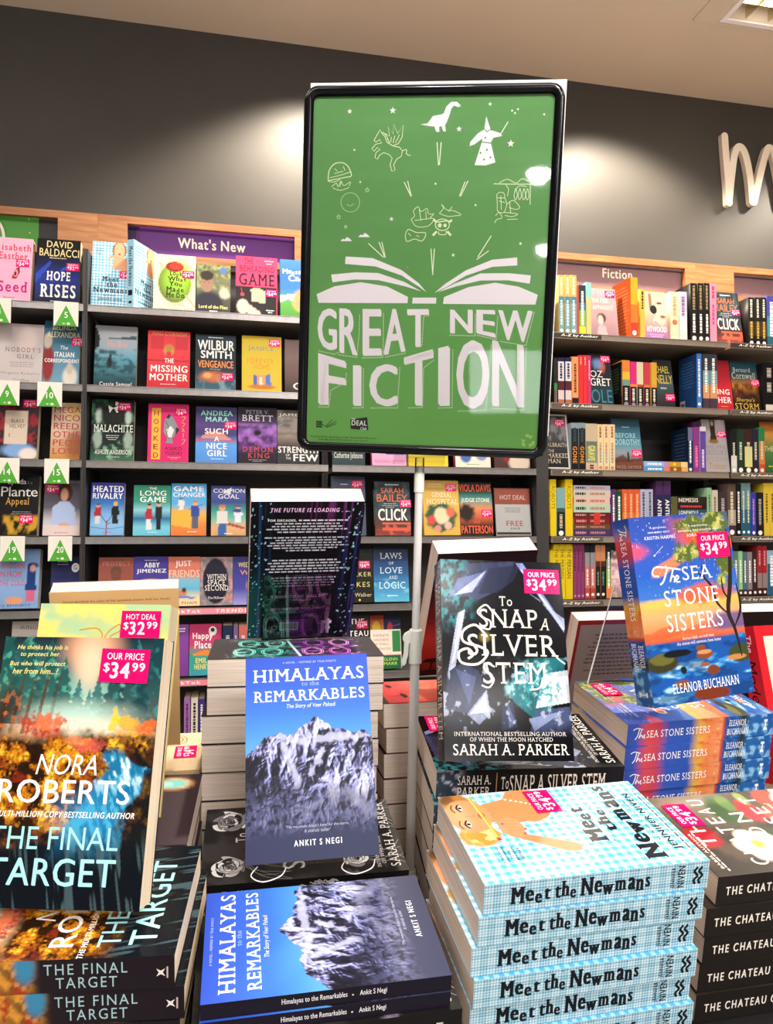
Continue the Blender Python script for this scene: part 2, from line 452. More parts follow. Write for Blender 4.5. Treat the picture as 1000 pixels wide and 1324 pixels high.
    def warp(s, ch, quad, col, style='B'):
        """one letter stretched over a four-cornered field: bl, br, tr, tl"""
        v, t, z = text_shape(ch, style); lo = v.min(0); hi = v.max(0); q = (v-lo)/(hi-lo); a, b, c, d = [np.array(k, float) for k in quad]
        u = q[:, :1]; w = q[:, 1:]
        s.tri(s.S(a*(1-u)*(1-w)+b*u*(1-w)+c*u*w+d*(1-u)*w), t, col, None, z)
    def bars(s, col, x0, y0, x1, y1, n, fill=.5, ragged=True, center=True, seed=1):
        """rows of print too small to read"""
        r = random.Random(seed); dy = (y1-y0)/n; V = []; T = []; k = 0
        for i in range(n):
            y = y1-(i+.5)*dy; L = (x1-x0)*(r.uniform(.72, 1) if ragged and i < n-1 else r.uniform(.4, .9) if ragged else 1)
            x = (x0+x1)/2-L/2 if center else x0; e = x+L
            while x < e-.004:
                w = min(r.uniform(.02, .07), e-x); hh = dy*fill*.5*r.uniform(.8, 1)
                V += [(x, y-hh), (x+w, y-hh), (x+w, y+hh), (x, y+hh)]; T += [(k, k+1, k+2), (k, k+2, k+3)]; k += 4; x += w+.012
        if T: s.tri(s.S(V), T, col)
    def fit(s, M3, off=0.0):
        """all faces as 3-D vertices; M3 maps (x, y, z) arrays"""
        V = []; C = []; F = []
        if s.nx:
            g = np.column_stack([s.U.ravel()*s.w, s.W.ravel()*s.h, np.zeros(s.nx*s.ny)]); i = np.arange(s.nx*s.ny).reshape(s.ny, s.nx)
            q = np.stack([i[:-1, :-1], i[:-1, 1:], i[1:, 1:], i[1:, :-1]], -1).reshape(-1, 4); C.append(np.clip(s.im, 0, 1).reshape(-1, 3))
        else:
            g = np.array([(0, 0, 0), (s.w, 0, 0), (s.w, s.h, 0), (0, s.h, 0)], float); q = np.array([(0, 1, 2, 3)]); C.append(np.tile(lin(s.base), (4, 1)))
        V.append(g); F.append(('q', q)); n0 = len(g)
        if s.V:
            f = min(1.0, 3.2e-4/max(v[:, 2].max() for v in s.V))
            V += [v*np.array([1, 1, f]) for v in s.V]; C += s.C; F += [('t', t+n0) for t in s.T]
        V = np.concatenate(V); return M3(V), np.concatenate(C), F
def merge(parts):
    V = []; C = []; T = []; Q = []; n = 0
    for v, c, f in parts:
        V.append(v); C.append(c)
        for k, a in f: (Q if k == 'q' else T).append(np.asarray(a)+n)
        n += len(v)
    F = ([np.concatenate(Q)] if Q else [])+([np.concatenate(T)] if T else [])
    return np.concatenate(V), F, np.concatenate(C)
def solid(a, b, col):
    x0, y0, z0 = a; x1, y1, z1 = b
    V = np.array([(x, y, z) for z in (z0, z1) for y in (y0, y1) for x in (x0, x1)], float)
    return V, np.tile(lin(col), (8, 1)), [('q', np.array([(0, 2, 3, 1), (4, 5, 7, 6), (0, 1, 5, 4), (2, 6, 7, 3), (0, 4, 6, 2), (1, 3, 7, 5)]))]

# price stickers
def sticker_mesh(kind, price):
    p = Print(.046, .031, 0, 0, '#f0116e')
    p.text(kind, .12, .68, .88, .88, '#fff4f8', 'b')
    p.text('$', .07, .28, .2, .58, '#fff4f8', 'b'); p.text(price, .22, .12, .62, .6, '#fff4f8', 'B'); p.text('99', .66, .34, .93, .6, '#fff4f8', 'B')
    V, F, C = merge([p.fit(lambda v: v+np.array([0, 0, .0004])), solid((0, 0, 0), (.046, .031, .00025), '#f0116e')])
    return mesh_np('price_sticker', V, F, C)
STK = {'our': sticker_mesh('OUR PRICE', '34'), 'hot': sticker_mesh('HOT DEAL', '32'), 'our32': sticker_mesh('OUR PRICE', '32')}

def book(name, label, cat, group, w, h, t, front, spine=None, back=None, hard=False, pages='pages', mat='print', stk=None, mw=None, trim='#222', inside=None):
    """stands with its back cover on z=0, spine along x=0, foot at y=0; front cover at z=t"""
    root = empty(name, mw, label, cat, group)
    ct = .0022 if hard else .0006
    P = [solid((0, 0, 0), (w, h, ct), trim), solid((0, 0, t-ct), (w, h, t), trim), solid((0, 0, ct), (ct, h, t-ct), trim)]
    P.append(front.fit(lambda v: v+np.array([0, 0, t+8e-5])))
    if spine is not None: P.append(spine.fit(lambda v: np.column_stack([-v[:, 2]-8e-5, h-v[:, 0], v[:, 1]])))
    if back is not None: P.append(back.fit(lambda v: np.column_stack([w-v[:, 0], v[:, 1], -v[:, 2]-8e-5])))
    V, F, C = merge(P)
    link('cover', mesh_np('cover', V, F, C), M[mat], root)
    e = .003 if hard else .0008
    mb = MB(); mb.box((ct, e, ct+1e-5), (w-e, h-e, t-ct-1e-5)); mb.build('page_block', M[pages], root)
    if stk:
        kind, sx, sy, rot, sc = stk
        o = link('price_sticker', STK[kind], M['gloss'], root)
        o.location = (sx*w, sy*h, t+.0009); o.rotation_euler = (0, 0, rot); o.scale = (sc, sc, 1)
    return root
def M4(R, t): return Matrix(((*R[0], t[0]), (*R[1], t[1]), (*R[2], t[2]), (0, 0, 0, 1)))
STAND = Matrix(((1, 0, 0, 0), (0, 0, -1, 0), (0, 1, 0, 0), (0, 0, 0, 1)))    # face to the shopper
SPINE = Matrix(((0, 0, 1, 0), (1, 0, 0, 0), (0, 1, 0, 0), (0, 0, 0, 1)))     # spine to the shopper
FLAT = Matrix(((0, -1, 0, 0), (1, 0, 0, 0), (0, 0, 1, 0), (0, 0, 0, 1)))     # lying, spine to the shopper
def rz(a): return Matrix.Rotation(a, 4, 'Z')
def rx(a): return Matrix.Rotation(a, 4, 'X')
# ------------------------------------------------------------------ the setting
X0, X1, Y0, YW = -5.4, 5.2, -13.2, 3.3
def slab(name, a, b, mat):
    mb = MB(); mb.box(a, b); return struct(name, mb, M[mat])
slab('floor', (X0-.1, Y0-.1, -.1), (X1+.1, YW+.1, 0), 'floor')
# ceiling with an opening for the troffer over the shelves
TX0, TX1, TY0, TY1 = 2.046, 2.66, 2.15, 2.764
mb = MB()
mb.box((X0-.1, Y0-.1, CEIL), (TX0, YW+.1, CEIL+.12)); mb.box((TX1, Y0-.1, CEIL), (X1+.1, YW+.1, CEIL+.12))
mb.box((TX0, Y0-.1, CEIL), (TX1, TY0, CEIL+.12)); mb.box((TX0, TY1, CEIL), (TX1, YW+.1, CEIL+.12))
struct('ceiling', mb, M['ceiling'])
slab('wall_back', (X0-.1, YW, 0), (X1+.1, YW+.1, CEIL), 'wall')
slab('wall_left', (X0-.1, Y0, 0), (X0, YW, CEIL), 'plain')
slab('wall_right', (X1, Y0, 0), (X1+.1, YW, CEIL), 'plain')
slab('wall_front', (X0-.1, Y0-.1, 0), (X1+.1, Y0, CEIL), 'plain')
# unseen shop window, added as the source of the poster's bright reflection
mb = MB(); WX0, WX1, WZ0, WZ1 = -4.1, -2.5, 0.5, 1.75
for a, b in (((WX0-.06, WZ0-.06), (WX1+.06, WZ0)), ((WX0-.06, WZ1), (WX1+.06, WZ1+.06)), ((WX0-.06, WZ0), (WX0, WZ1)), ((WX1, WZ0), (WX1+.06, WZ1)), ((-3.1, WZ0), (-3.04, WZ1))):
    mb.box((a[0], Y0+.001, a[1]), (b[0], Y0+.05, b[1]))
win = struct('added_window_1', mb, M['case'])
mb = MB(); mb.box((WX0, Y0+.005, WZ0), (WX1, Y0+.02, WZ1)); mb.build('pane', M['day'], win)

def panel(name, pr, parent, mw, th, mat='print', col=None):
    """a printed board: print faces local -Y when mw is identity (x right, z up)"""
    P = [solid((0, 0, 0), (pr.w, th, pr.h), col or pr.base), pr.fit(lambda v: np.column_stack([v[:, 0], -v[:, 2]-2e-5, v[:, 1]]))]
    V, F, C = merge(P); o = link(name, mesh_np(name, V, F, C), M[mat], parent)
    if parent is not None: o.matrix_local = mw
    else: o.matrix_world = mw
    return o
T3 = lambda x, y, z: Matrix.Translation((x, y, z))

# ceiling lights
def troffer(x, y, label, sx=1.2, sy=.6):  # unseen panel, added to light the room
    r = empty('ceiling_light', T3(x, y, CEIL), label, 'ceiling light', 'added unseen panels lighting the room')
    mb = MB(); a, b = sx/2, sy/2
    for p, q in (((-a, -b), (a, -b+.03)), ((-a, b-.03), (a, b)), ((-a, -b+.03), (-a+.03, b-.03)), ((a-.03, -b+.03), (a, b-.03))):
        mb.box((p[0], p[1], -.03), (q[0], q[1], 0))
    mb.build('frame', M['white'], r)
    mb = MB(); mb.box((-a+.03, -b+.03, -.02), (a-.03, b-.03, -.002)); mb.build('diffuser', M['lamp'], r)
for i, (x, y, _) in enumerate(ADDED_TROFFERS):
    troffer(x, y, 'white framed ceiling light panel, out of view and added to light the room')
for x, y, q in ROUND:
    r = empty('ceiling_light', T3(x, y, CEIL), 'round domed ceiling light added behind the shopper, mirrored as a white spot in the poster', 'ceiling light', 'round domed lights')
    mb = MB(); mb.tube((0, 0, -.03), (0, 0, 0), q+.015, n=32); mb.build('frame', M['white'], r, smooth=True)
    mb = MB(); vs = [(q*math.cos(e)*math.cos(2*math.pi*k/32), q*math.cos(e)*math.sin(2*math.pi*k/32), -.0302-q*math.sin(e)) for e in np.linspace(0, 1.45, 9) for k in range(32)]
    mb.add(vs, [(i*32+k, i*32+(k+1) % 32, (i+1)*32+(k+1) % 32, (i+1)*32+k) for i in range(8) for k in range(32)]+[tuple(range(32)), tuple(range(256, 288))]); mb.build('diffuser', M['spotlamp'], r, smooth=True)
r = empty('ceiling_light', T3((TX0+TX1)/2, (TY0+TY1)/2, CEIL), 'square recessed ceiling light with mirrored grid above the wall letter', 'ceiling light')
cx, cy = (TX0+TX1)/2, (TY0+TY1)/2; hx, hy = (TX1-TX0)/2, (TY1-TY0)/2
mb = MB()
for p, q in (((-hx-.01, -hy-.01), (hx+.01, -hy+.012)), ((-hx-.01, hy-.012), (hx+.01, hy+.01)), ((-hx-.01, -hy+.012), (-hx+.012, hy-.012)), ((hx-.012, -hy+.012), (hx+.01, hy-.012))):
    mb.box((p[0], p[1], -.006), (q[0], q[1], .0))
mb.build('frame', M['white'], r)
mb = MB(); mb.box((-hx+.002, -hy+.002, .1), (hx-.002, hy-.002, .11))
for k in range(4): mb.box((-hx+.012, -hy+.1+k*.14, .01), (hx-.012, -hy+.104+k*.14, .095))
mb.build('reflector', M['chrome'], r)
for k in (-.08, .1, -.24):
    mb = MB(); mb.tube((-hx+.03, k, .07), (hx-.03, k, .07), .013); mb.build('tube', M['tube'], r, smooth=True)
for k in range(5):
    mb = MB(); mb.box((-hx+.1+k*.11, -hy+.012, .008), (-hx+.104+k*.11, hy-.012, .06)); mb.build('louvre', M['chrome'], r)
mb = MB()
for p, q in (((1.92, 2.10), (1.925, 2.792)), ((1.92, 2.787), (2.75, 2.792)), ((2.745, 2.10), (2.75, 2.787)), ((1.925, 2.10), (2.745, 2.105))):
    mb.box((p[0], p[1], CEIL-.004), (q[0], q[1], CEIL-.0002))
struct('trim_1', mb, M['ceiling'])

# cream letter of the wall lettering
r_pts = [(934, 176), (938, 215), (941, 266)]
def wl(px, py): p = at(px, py, YW-.02); return (p[0], p[2])
def stroke_poly(pts, w):
    p = smooth([wl(*q) for q in pts], 8); d = np.gradient(p, axis=0); n = np.column_stack([-d[:, 1], d[:, 0]])/(np.hypot(d[:, 0], d[:, 1])+1e-9)[:, None]
    a = [math.pi*k/8 for k in range(1, 8)]; L = list(p+n*w/2); R = list(p-n*w/2)
    def cap(c, fr, s): 
        v = fr-c; return [c+np.array([v[0]*math.cos(s*t)-v[1]*math.sin(s*t), v[0]*math.sin(s*t)+v[1]*math.cos(s*t)]) for t in a]
    return L+cap(p[-1], L[-1], -1)+R[::-1]+cap(p[0], R[0], -1)
mb = MB()
for k, pts in enumerate(([(936, 177), (938, 205), (941, 240), (942, 263)], [(942, 258), (945, 228), (949, 200), (955, 191), (962, 199), (968, 225), (972, 262)], [(974, 262), (983, 222), (990, 197), (995, 193), (1001, 205), (1012, 262)])):
    mb.prism([tuple(q) for q in stroke_poly(pts, .037)], lambda u, v, t, k=k: (u, YW-.03-k*.0006+t, v), 0, .0275)
tag(mb.build('wall_letter', M['letter']), 'cream script letter m on the dark upper wall, cut by the right picture edge', 'sign letter')

# ------------------------------------------------------------------ bookcases along the wall
LEV = [2.316, 2.013, 1.728, 1.442, 1.170, 0.899, 0.60, 0.30]
YF = 2.95
BAYS = [(-1.46, -.547, -1.37, -.693), (-.533, .38, -.425, .262), (.394, 1.265, .50, 1.17), (1.33, 2.187, 1.42, 2.139), (2.2005, 3.06, 2.405, 2.95)]
BL = ['dark grey bookcase at far left under the green header with triangle tags', 'dark grey bookcase under the purple header sign left of the green poster',
      'dark grey bookcase behind the green poster and its pole', 'dark grey bookcase under the mauve Fiction header right of the poster', 'dark grey bookcase at the right picture edge, mostly cut off']
def bookcase(i):
    a, b, ca, cb = BAYS[i]
    r = empty('bookcase', T3((a+b)/2, 3.1, 0), BL[i], 'bookcase', 'bookcases along the wall')
    L = lambda mbx, n, m, **k: mbx.build(n, m, r, **k)
    ox, oy = (a+b)/2, 3.1
    def bx(p, q, n, m, bev=0):
        mb = MB(); mb.box((p[0]-ox, p[1]-oy, p[2]), (q[0]-ox, q[1]-oy, q[2])); return mb.build(n, m, r, bev)
    bx((a-.006, 3.262, 0), (b+.006, 3.292, 2.585), 'back_panel', M['caseback'])
    rw = .0065 if i != 2 else .058
    bx((a-.0065, 2.957 if i < 2 else 3.125, 0), (a+(-.0012 if i == 1 else .006), 3.262, 2.53), 'side_panel', M['case'])
    bx((b-.006, 2.957 if i == 0 else 3.125, 0) if i != 2 else (b+.003, 2.957, 0), (b+rw, 3.262, 2.53), 'side_panel', M['case'])
    bx((a+.006, 3.0, 0), (b-.006, 3.24, .1), 'plinth', M['case'])
    # oak header with a cut-out for the sign
    mb = MB(); y0, y1 = 3.19, 3.212
    for p, q in (((a-.007, 2.732), (b+rw, 2.762)), ((a-.007, 2.586), (b+rw, 2.614)), ((a-.007, 2.614), (ca, 2.732)), ((cb, 2.614), (b+rw, 2.732))):
        mb.box((p[0]-ox, y0-oy, p[1]), (q[0]-ox, y1-oy, q[1]))
    hb = mb.build('header_board', M['wood'], r)
    w, h = cb-ca+.02, .134
    if i == 1:
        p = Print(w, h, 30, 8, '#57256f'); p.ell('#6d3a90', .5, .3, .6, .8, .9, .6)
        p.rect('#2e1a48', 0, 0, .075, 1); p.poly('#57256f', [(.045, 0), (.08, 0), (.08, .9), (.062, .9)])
        X = lambda px, py: ((at(px, py, 3.225)[0]-ca+.01)/w, (at(px, py, 3.225)[2]-2.606)/h)
        u0 = X(230, 320)[0]; u1 = X(317.5, 315)[0]
        p.text("What's New", u0, .40, u1, .74, '#fff6e8', 'B')
    elif i in (3, 4):
        p = Print(w, h, 20, 6, '#8b7078')
        p.rect('#4a3a3c', 0, .86, 1, 1)
        if i == 3:
            X = lambda px: (at(px, 353, 3.225)[0]-ca+.01)/w
            p.text('Fiction', X(779.5), .48, X(818), .82, '#fff6e8', 'B')
    elif i == 0:
        p = Print(w, h, 0, 0, '#3d3a3c'); X = lambda px: (at(px, 300, 3.225)[0]-ca+.01)/w
        p.rect('#559b46', 0, 0, X(50), 1)
        p.line('#f2ece0', .011, [(X(-8)+.055*math.cos(t*.5236), .2+.62*math.sin(t*.5236)) for t in range(12)], closed=True)
        p.line('#2c5a28', .0015, [(X(-8)+.07*math.cos(t*.5236), .2+.76*math.sin(t*.5236)) for t in range(12)], closed=True)
        p.oval('#f2ece0', X(37), .92, .004, .02); p.oval('#f2ece0', X(38.5), .52, .004, .02)
    else: p = Print(w, h, 0, 0, '#57256f')
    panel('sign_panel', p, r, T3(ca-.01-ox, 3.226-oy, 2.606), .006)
    for k, z in enumerate(LEV):
        mb = MB(); mb.box((a+.007-ox, YF+.004-oy, z-.024), (b-.007-ox, 3.26-oy, z-.004)); mb.box((a-ox+.001, YF-oy, z-.0265), (b-.001-ox, YF+.0045-oy, z))
        mb.box((a-ox+.001, YF-.004-oy, z-.0265), (b-.001-ox, YF-oy, z-.0235)); mb.box((a-ox+.001, YF-.003-oy, z-.0025), (b-.001-ox, YF-oy, z))
        s = mb.build('shelf', M['steel'] if i < 3 else M['strip'], r)
        pr = None
        if i >= 3 and k < 5:
            pr = Print(.23, .020, 0, 0, '#5f554e' if k else '#3c3634'); pr.text('A-Z by Author', .18, .2, .93, .86, '#f4ecdc', 'Bi'); xx = a+(.015 if i == 3 else .0)
            xx = 1.262+.075 if i == 3 else 2.2
        if i == 1 and k in (4, 5):
            pr = Print(.9, .021, 0, 0, '#f3909f')
            for q in range(2): pr.text('TRENDING ON #BookTok', .02+q*.5, .18, .46+q*.5, .84, '#fff3ee', 'Bw')
            xx = a+.008
        if pr is not None:
            panel('ticket_strip', pr, s, T3(xx-ox, YF-.0052-oy, z-.0235), .001)
    return r
for i in range(5): bookcase(i)
# ------------------------------------------------------------------ books facing out on the shelves
def paint(pr, ops):
    if callable(ops): ops(pr); return
    for o in ops:
        k = o[0]; a = o[1:]
        if k == 'g': pr.grad(list(a[0]))
        elif k == 'n': pr.noise(*a)
        elif k == 'e': pr.ell(*a)
        elif k == 'P': pr.pol(*a)
        elif k == 't': pr.text(*a)
        elif k == 'p': pr.poly(*a)
        elif k == 'o': pr.oval(*a)
        elif k == 'r': pr.rect(*a)
        elif k == 'l': pr.line(*a)
        elif k == 'b': pr.bars(*a)
        elif k == 's': pr.star(*a)
W, K = '#f4efe8', '#1c1a1c'
def faceout(px0, px1, yt, lev, th, label, ops, stk=None, lean=9, hard=False, pages='cream', mat='print', base='#777', group='books facing out on the wall shelves', Y=2.99, spine=None, cat='book', name='paperback_book', nx=34):
    z = LEV[lev]; ym = yt+40
    xa = at(px0, ym, Y)[0]; xb = at(px1, ym, Y)[0]; w = xb-xa
    hz = at((px0+px1)/2, yt, Y+.03)[2]-z-.004
    h = hz/math.cos(math.radians(lean))
    fr = Print(w, h, nx, int(nx*1.45), base); paint(fr, ops)
    sp = Print(h, th, 0, 0, spine or base)
    sp.bars(W, .15, .3, .8, .75, 1, .9, False, True, len(label))
    R = STAND.copy()
    mw = T3(xa, Y+.001, z+.0008+th*math.sin(math.radians(lean))) @ rx(math.radians(-lean)) @ T3(0, th, 0) @ R
    return book(name, label, cat, group, w, h, th, fr, sp, None, hard, pages, mat, stk, mw, trim=spine or base)
ST = lambda x, y, k='our', s=1.0: (k, x, y, 0, s)

# far left bookcase
faceout(-22, 39, 306, 0, .03, 'pink paperback with a cut papaya and the word Seed, top shelf far left', [('g', ('#f29ab8', '#f4a9c3')), ('t', 'isabeth', .33, .80, .97, .9, '#c2263f', 'sb'), ('t', 'Easther', .28, .66, .9, .77, '#c2263f', 'sb'), ('p', '#8c2a36', [(.58, .36), (.63, .5), (.74, .56), (.75, .46), (.68, .36)]), ('o', '#e8879a', .66, .45, .05, .06), ('o', '#5a1f2a', .655, .44, .025, .035), ('t', 'Seed', .3, .15, .93, .32, '#b01a6e', 'sB'), ('b', '#b03a62', .3, .05, .8, .08, 1, .5)], ST(.66, .55), base='#f29ab8')
faceout(44.5, 101.4, 308.5, 0, .034, 'black and blue thriller with white block title beside the number 5 tag', [('g', ('#0b0d14', '#152a6a', '#1b2f86', '#101a44', '#0c0b10', '#0c0b0e')), ('P', '#2c4cc0', [(.0, .3), (.35, .62), (.3, .66), (0, .45)], .7), ('P', '#3558c8', [(.55, .5), (1, .62), (1, .66), (.6, .56)], .6), ('t', 'DAVID', .22, .87, .82, .97, '#d8c690', 'b'), ('t', 'BALDACCI', .06, .73, .97, .85, '#d8c690', 'b'), ('b', '#c9b98a', .08, .69, .9, .72, 1, .5), ('t', 'HOPE', .25, .36, .79, .5, W, 'Bs'), ('t', 'RISES', .12, .1, .93, .3, W, 'Bs'), ('b', '#d0d0d0', .2, .03, .8, .06, 1, .4)], ST(.7, .52, 'our32'), base='#0c0b10')
faceout(-14, 54, 418, 1, .026, 'pale grey memoir with a faint face, second shelf far left', [('g', ('#c3b9b8', '#cfc4c0', '#c9bdbb')), ('e', '#a99a9c', .7, .78, .35, .35, .5, .7), ('e', '#d8c6bf', .68, .72, .2, .22, .5, .8), ('t', "NOBODY'S", .27, .52, .95, .6, '#6b6066', 'ws'), ('t', 'GIRL', .5, .41, .82, .48, '#6b6066', 'ws'), ('b', '#8c8085', .3, .26, .9, .36, 3, .35), ('t', 'Virginia Roberts', .2, .13, .95, .18, '#857a80', 's'), ('t', 'Giuffre', .45, .02, .75, .07, '#857a80', 's')], base='#c9bdbb')
faceout(54.6, 102.2, 415, 1, .03, 'teal paperback with a red-coated figure above the number 10 tag', [('g', ('#6d9ab0', '#5f8ea6', '#3c7088', '#28586e')), ('e', '#8a2b30', .13, .33, .16, .3, .2), ('e', '#c7b7a8', .1, .68, .12, .12, .2), ('e', '#d8d2c8', .75, .12, .2, .16, .3), ('e', '#c8b8a8', .73, .25, .09, .09, .2), ('t', 'BELINDA', .22, .86, .88, .94, '#efe2b0', 'b'), ('t', 'ALEXANDRA', .08, .74, .98, .83, '#efe2b0', 'b'), ('t', 'The', .45, .55, .66, .61, W, 'i'), ('t', 'ITALIAN', .3, .43, .84, .51, W, 'B'), ('t', 'CORRESPONDENT', .04, .34, .99, .4, W, 'B')], ST(.76, .62), base='#3c7088')
faceout(-14, 47.5, 516, 2, .034, 'black rose patterned book with a cream label panel, third shelf far left', [('g', ('#2a211f', '#2e2424', '#3b2327')), ('n', '#9b2435', 7, .55, .08), ('e', '#7ea5d6', .6, .14, .35, .12, .3, 1, .3), ('e', '#e8d9d2', .82, .08, .2, .1, .3), ('P', '#d9c7b4', [(.3, .25), (.78, .25), (.78, .8), (.3, .8)]), ('t', 'BLACK', .42, .6, .7, .66, '#4a3a34', 's'), ('t', 'VELVET', .38, .51, .72, .57, '#4a3a34', 's'), ('t', 'I', .38, .36, .41, .42, '#4a3a34', 's')], ST(.66, .86), base='#2a211f')
faceout(64.5, 103.5, 521, 2, .03, 'beige paperback with red stacked capitals partly behind the left divider', [('g', ('#c3843a', '#d5b79c', '#dcc3b1')), ('e', '#8d5a22', .8, .25, .3, .25, .5, .9, .3), ('e', '#c9a648', .75, .9, .3, .2, .5, .7, .4)]+[('t', s, .08, .82-i*.145, x, .93-i*.145, '#b04a4c', 'b') for i, (s, x) in enumerate((('MEGA', .97), ('NICO', .95), ('REED', .92), ('OTHE', .97), ('PEOP', .97), ('LOVE', .95)))], base='#d8bea9')
faceout(-14, 48, 614.5, 3, .034, 'black crime paperback with gold coils and big white author lettering, fourth shelf', [('g', ('#141112', '#151213', '#18171a')), ('n', '#c99a2b', (9, 7), .52, .1, .02, .32, 1.), ('t', 'Lynda', .33, .82, .72, .93, W, 'k'), ('t', 'La', .75, .85, .85, .9, '#777', ''), ('t', 'Plante', .2, .64, .97, .8, W, 'k'), ('t', 'Appeal', .3, .47, .8, .62, '#e3b055', 's'), ('b', '#aaa', .4, .34, .9, .4, 2, .3)], ST(.62, .2), base='#151213')
faceout(55, 103.5, 621, 3, .028, 'memoir with a smiling brown-haired woman in a pale blue shirt above tag 20', [('g', ('#d8b9ad', '#c9c3cc', '#5e5a66', '#595560', '#4e4a55')), ('e', '#4a2c20', .57, .77, .2, .17, .15), ('e', '#d9a48a', .54, .73, .1, .12, .2), ('P', '#aebfe2', [(.2, .18), (.24, .5), (.42, .62), (.66, .62), (.84, .5), (.88, .18)]), ('e', '#d9a48a', .55, .17, .17, .06, .2), ('P', '#dccbc8', [(0, 0), (1, 0), (1, .17), (0, .2)], .85), ('b', '#c98a8a', .1, .03, .9, .07, 1, .5), ('t', 'Jacqueline', .1, .93, .95, .99, '#8a8690', 'i')], ST(.05, .77), base='#5a5662')
faceout(-14, 49, 711, 4, .04, 'light blue cosy novel with pink title, a uniformed figure and a corgi', [('g', ('#86a9d6', '#8fb2e0', '#86a9d8')), ('P', '#1f3f7d', [(.72, .3), (.95, .3), (.9, .72), (.75, .72)]), ('e', '#22386e', .86, .72, .12, .05, .2), ('e', '#d49a8a', .86, .67, .06, .06, .2), ('P', '#d96a8a', [(.75, .12), (.92, .12), (.94, .3), (.74, .3)]), ('e', '#e8a070', .5, .13, .18, .06, .2), ('t', 'WHO CAME', .18, .67, .7, .76, '#e0405f', 'b'), ('t', 'IN FROM', .18, .53, .62, .62, '#e0405f', 'b'), ('t', 'THE COLD', .18, .38, .7, .47, '#e0405f', 'b'), ('t', 'S.J. BENNETT', .2, .02, .85, .07, '#2a4a8a', 's')], base='#86a9d6')
faceout(64, 103.5, 720, 4, .03, 'dark navy paperback with a white round badge under tag 20', [('g', ('#2b2c5c', '#33346a', '#23244a')), ('o', W, .8, .78, .13, .09), ('t', 'G', .74, .74, .85, .83, '#33346a', 'b'), ('b', '#c0b8d0', .15, .82, .6, .92, 2, .4)], base='#2b2c5c')
faceout(12, 62, 804, 5, .03, 'white paperback with an orange fox on the low shelf at left', [('g', ('#cfc6c2', '#d8cfcb')), ('e', '#c47a3c', .6, .62, .3, .12, .2, 1, .2), ('e', '#8d4f28', .35, .6, .12, .1, .2), ('t', 'WINGET', .2, .86, .8, .93, '#6f6663', 's')], base='#d0c7c3')

# purple header bookcase
def gingham(pr, n, c1='#e9fbff', c2='#7cc9ee', c3='#b3e4f8', amp=1.0):
    k = n*pr.h/pr.w
    a = (np.sin(pr.U*n*2*np.pi) > 0).astype(float); b = (np.sin(pr.W*k*2*np.pi) > 0).astype(float)
    s = a+b
    pr.im = np.where((s == 0)[..., None], lin(c1), np.where((s == 1)[..., None], lin(c3), lin(c2)))
def newman_small(p):
    gingham(p, 11, '#f3fcff', '#5fb4dc', '#aadcf2')
    p.ell('#8a5a2a', .75, .88, .2, .13, .15); p.ell('#f2b48c', .75, .87, .15, .13, .1); p.pol('#f0a880', [(.3, .58), (.4, .72), (.6, .76), (.9, .7), (1, .55), (1, .75), (.5, .8)]); p.pol('#f0a880', [(.55, .6), (1, .55), (1, .76), (.6, .76)])
    p.ell('#d24a44', .75, .82, .035, .014, .2); p.rect('#5a3a30', .68, .9, .73, .905); p.rect('#5a3a30', .78, .9, .83, .905)
    for i, (t, a, b) in enumerate((('Meet', .3, .76), ('the', .42, .72), ('Newmans', .06, 1.0))):
        p.text(t, a, .39-i*.085, b, .47-i*.085, '#1a2230', 'Bs')
    p.text('JENNIFER NIVEN', .2, .09, .86, .14, '#1a2230', 'B'); p.bars('#456', .08, .79, .3, .9, 5, .4); p.bars('#345', .15, .05, .9, .07, 1, .5)
    p.bars('#345', .15, .165, .85, .19, 1, .5)
faceout(117.2, 164.2, 312, 0, .034, 'pale blue gingham paperback with a blonde woman facing out, left end of the top shelf', newman_small, ST(.78, .45), base='#aadcf2', nx=70)
def person(c, x, y0, y1, w, skin='#e2a988', hair='#3a241c', legs='#2b3560'):
    """a small drawn figure: legs, body, head"""
    h = y1-y0
    return [('P', legs, [(x-w*.35, y0), (x+w*.35, y0), (x+w*.3, y0+h*.45), (x-w*.3, y0+h*.45)]), ('P', c, [(x-w*.5, y0+h*.4), (x+w*.5, y0+h*.4), (x+w*.4, y0+h*.8), (x-w*.4, y0+h*.8)]), ('e', skin, x, y0+h*.88, w*.25, h*.09, .1), ('e', hair, x, y0+h*.95, w*.26, h*.05, .1)]
faceout(198, 252.5, 329, 0, .024, 'cream novel with a big green olive on a stick, under the purple sign', [('g', ('#ead5b8', '#ecd8bd')), ('e', '#5d6b2e', .5, .5, .39, .35, .03), ('e', '#8fbf35', .55, .56, .35, .3, .5), ('e', '#b5d94e', .62, .68, .2, .15, .8), ('e', '#8c1f22', .5, .79, .22, .09, .06), ('e', '#d7402f', .53, .8, .17, .06, .06), ('l', '#e0a884', .006, [(.12, .85), (.25, .74)]), ('l', '#e0a884', .007, [(.76, .3), (1, .09)]), ('t', 'Look', .38, .62, .68, .72, '#142010', 'sBj'), ('t', 'What', .33, .53, .78, .62, '#142010', 'sBj'), ('t', 'You', .36, .44, .68, .53, '#142010', 'sBj'), ('t', 'Made', .3, .33, .72, .43, '#142010', 'sBj'), ('t', 'Me Do', .3, .24, .74, .33, '#142010', 'sBj'), ('t', 'JOHN', .34, .08, .72, .15, '#9a8a70', 's'), ('t', 'LANCHESTER', .04, .01, .97, .06, '#9a8a70', 's')], ST(.68, .6), base='#ead5b8')
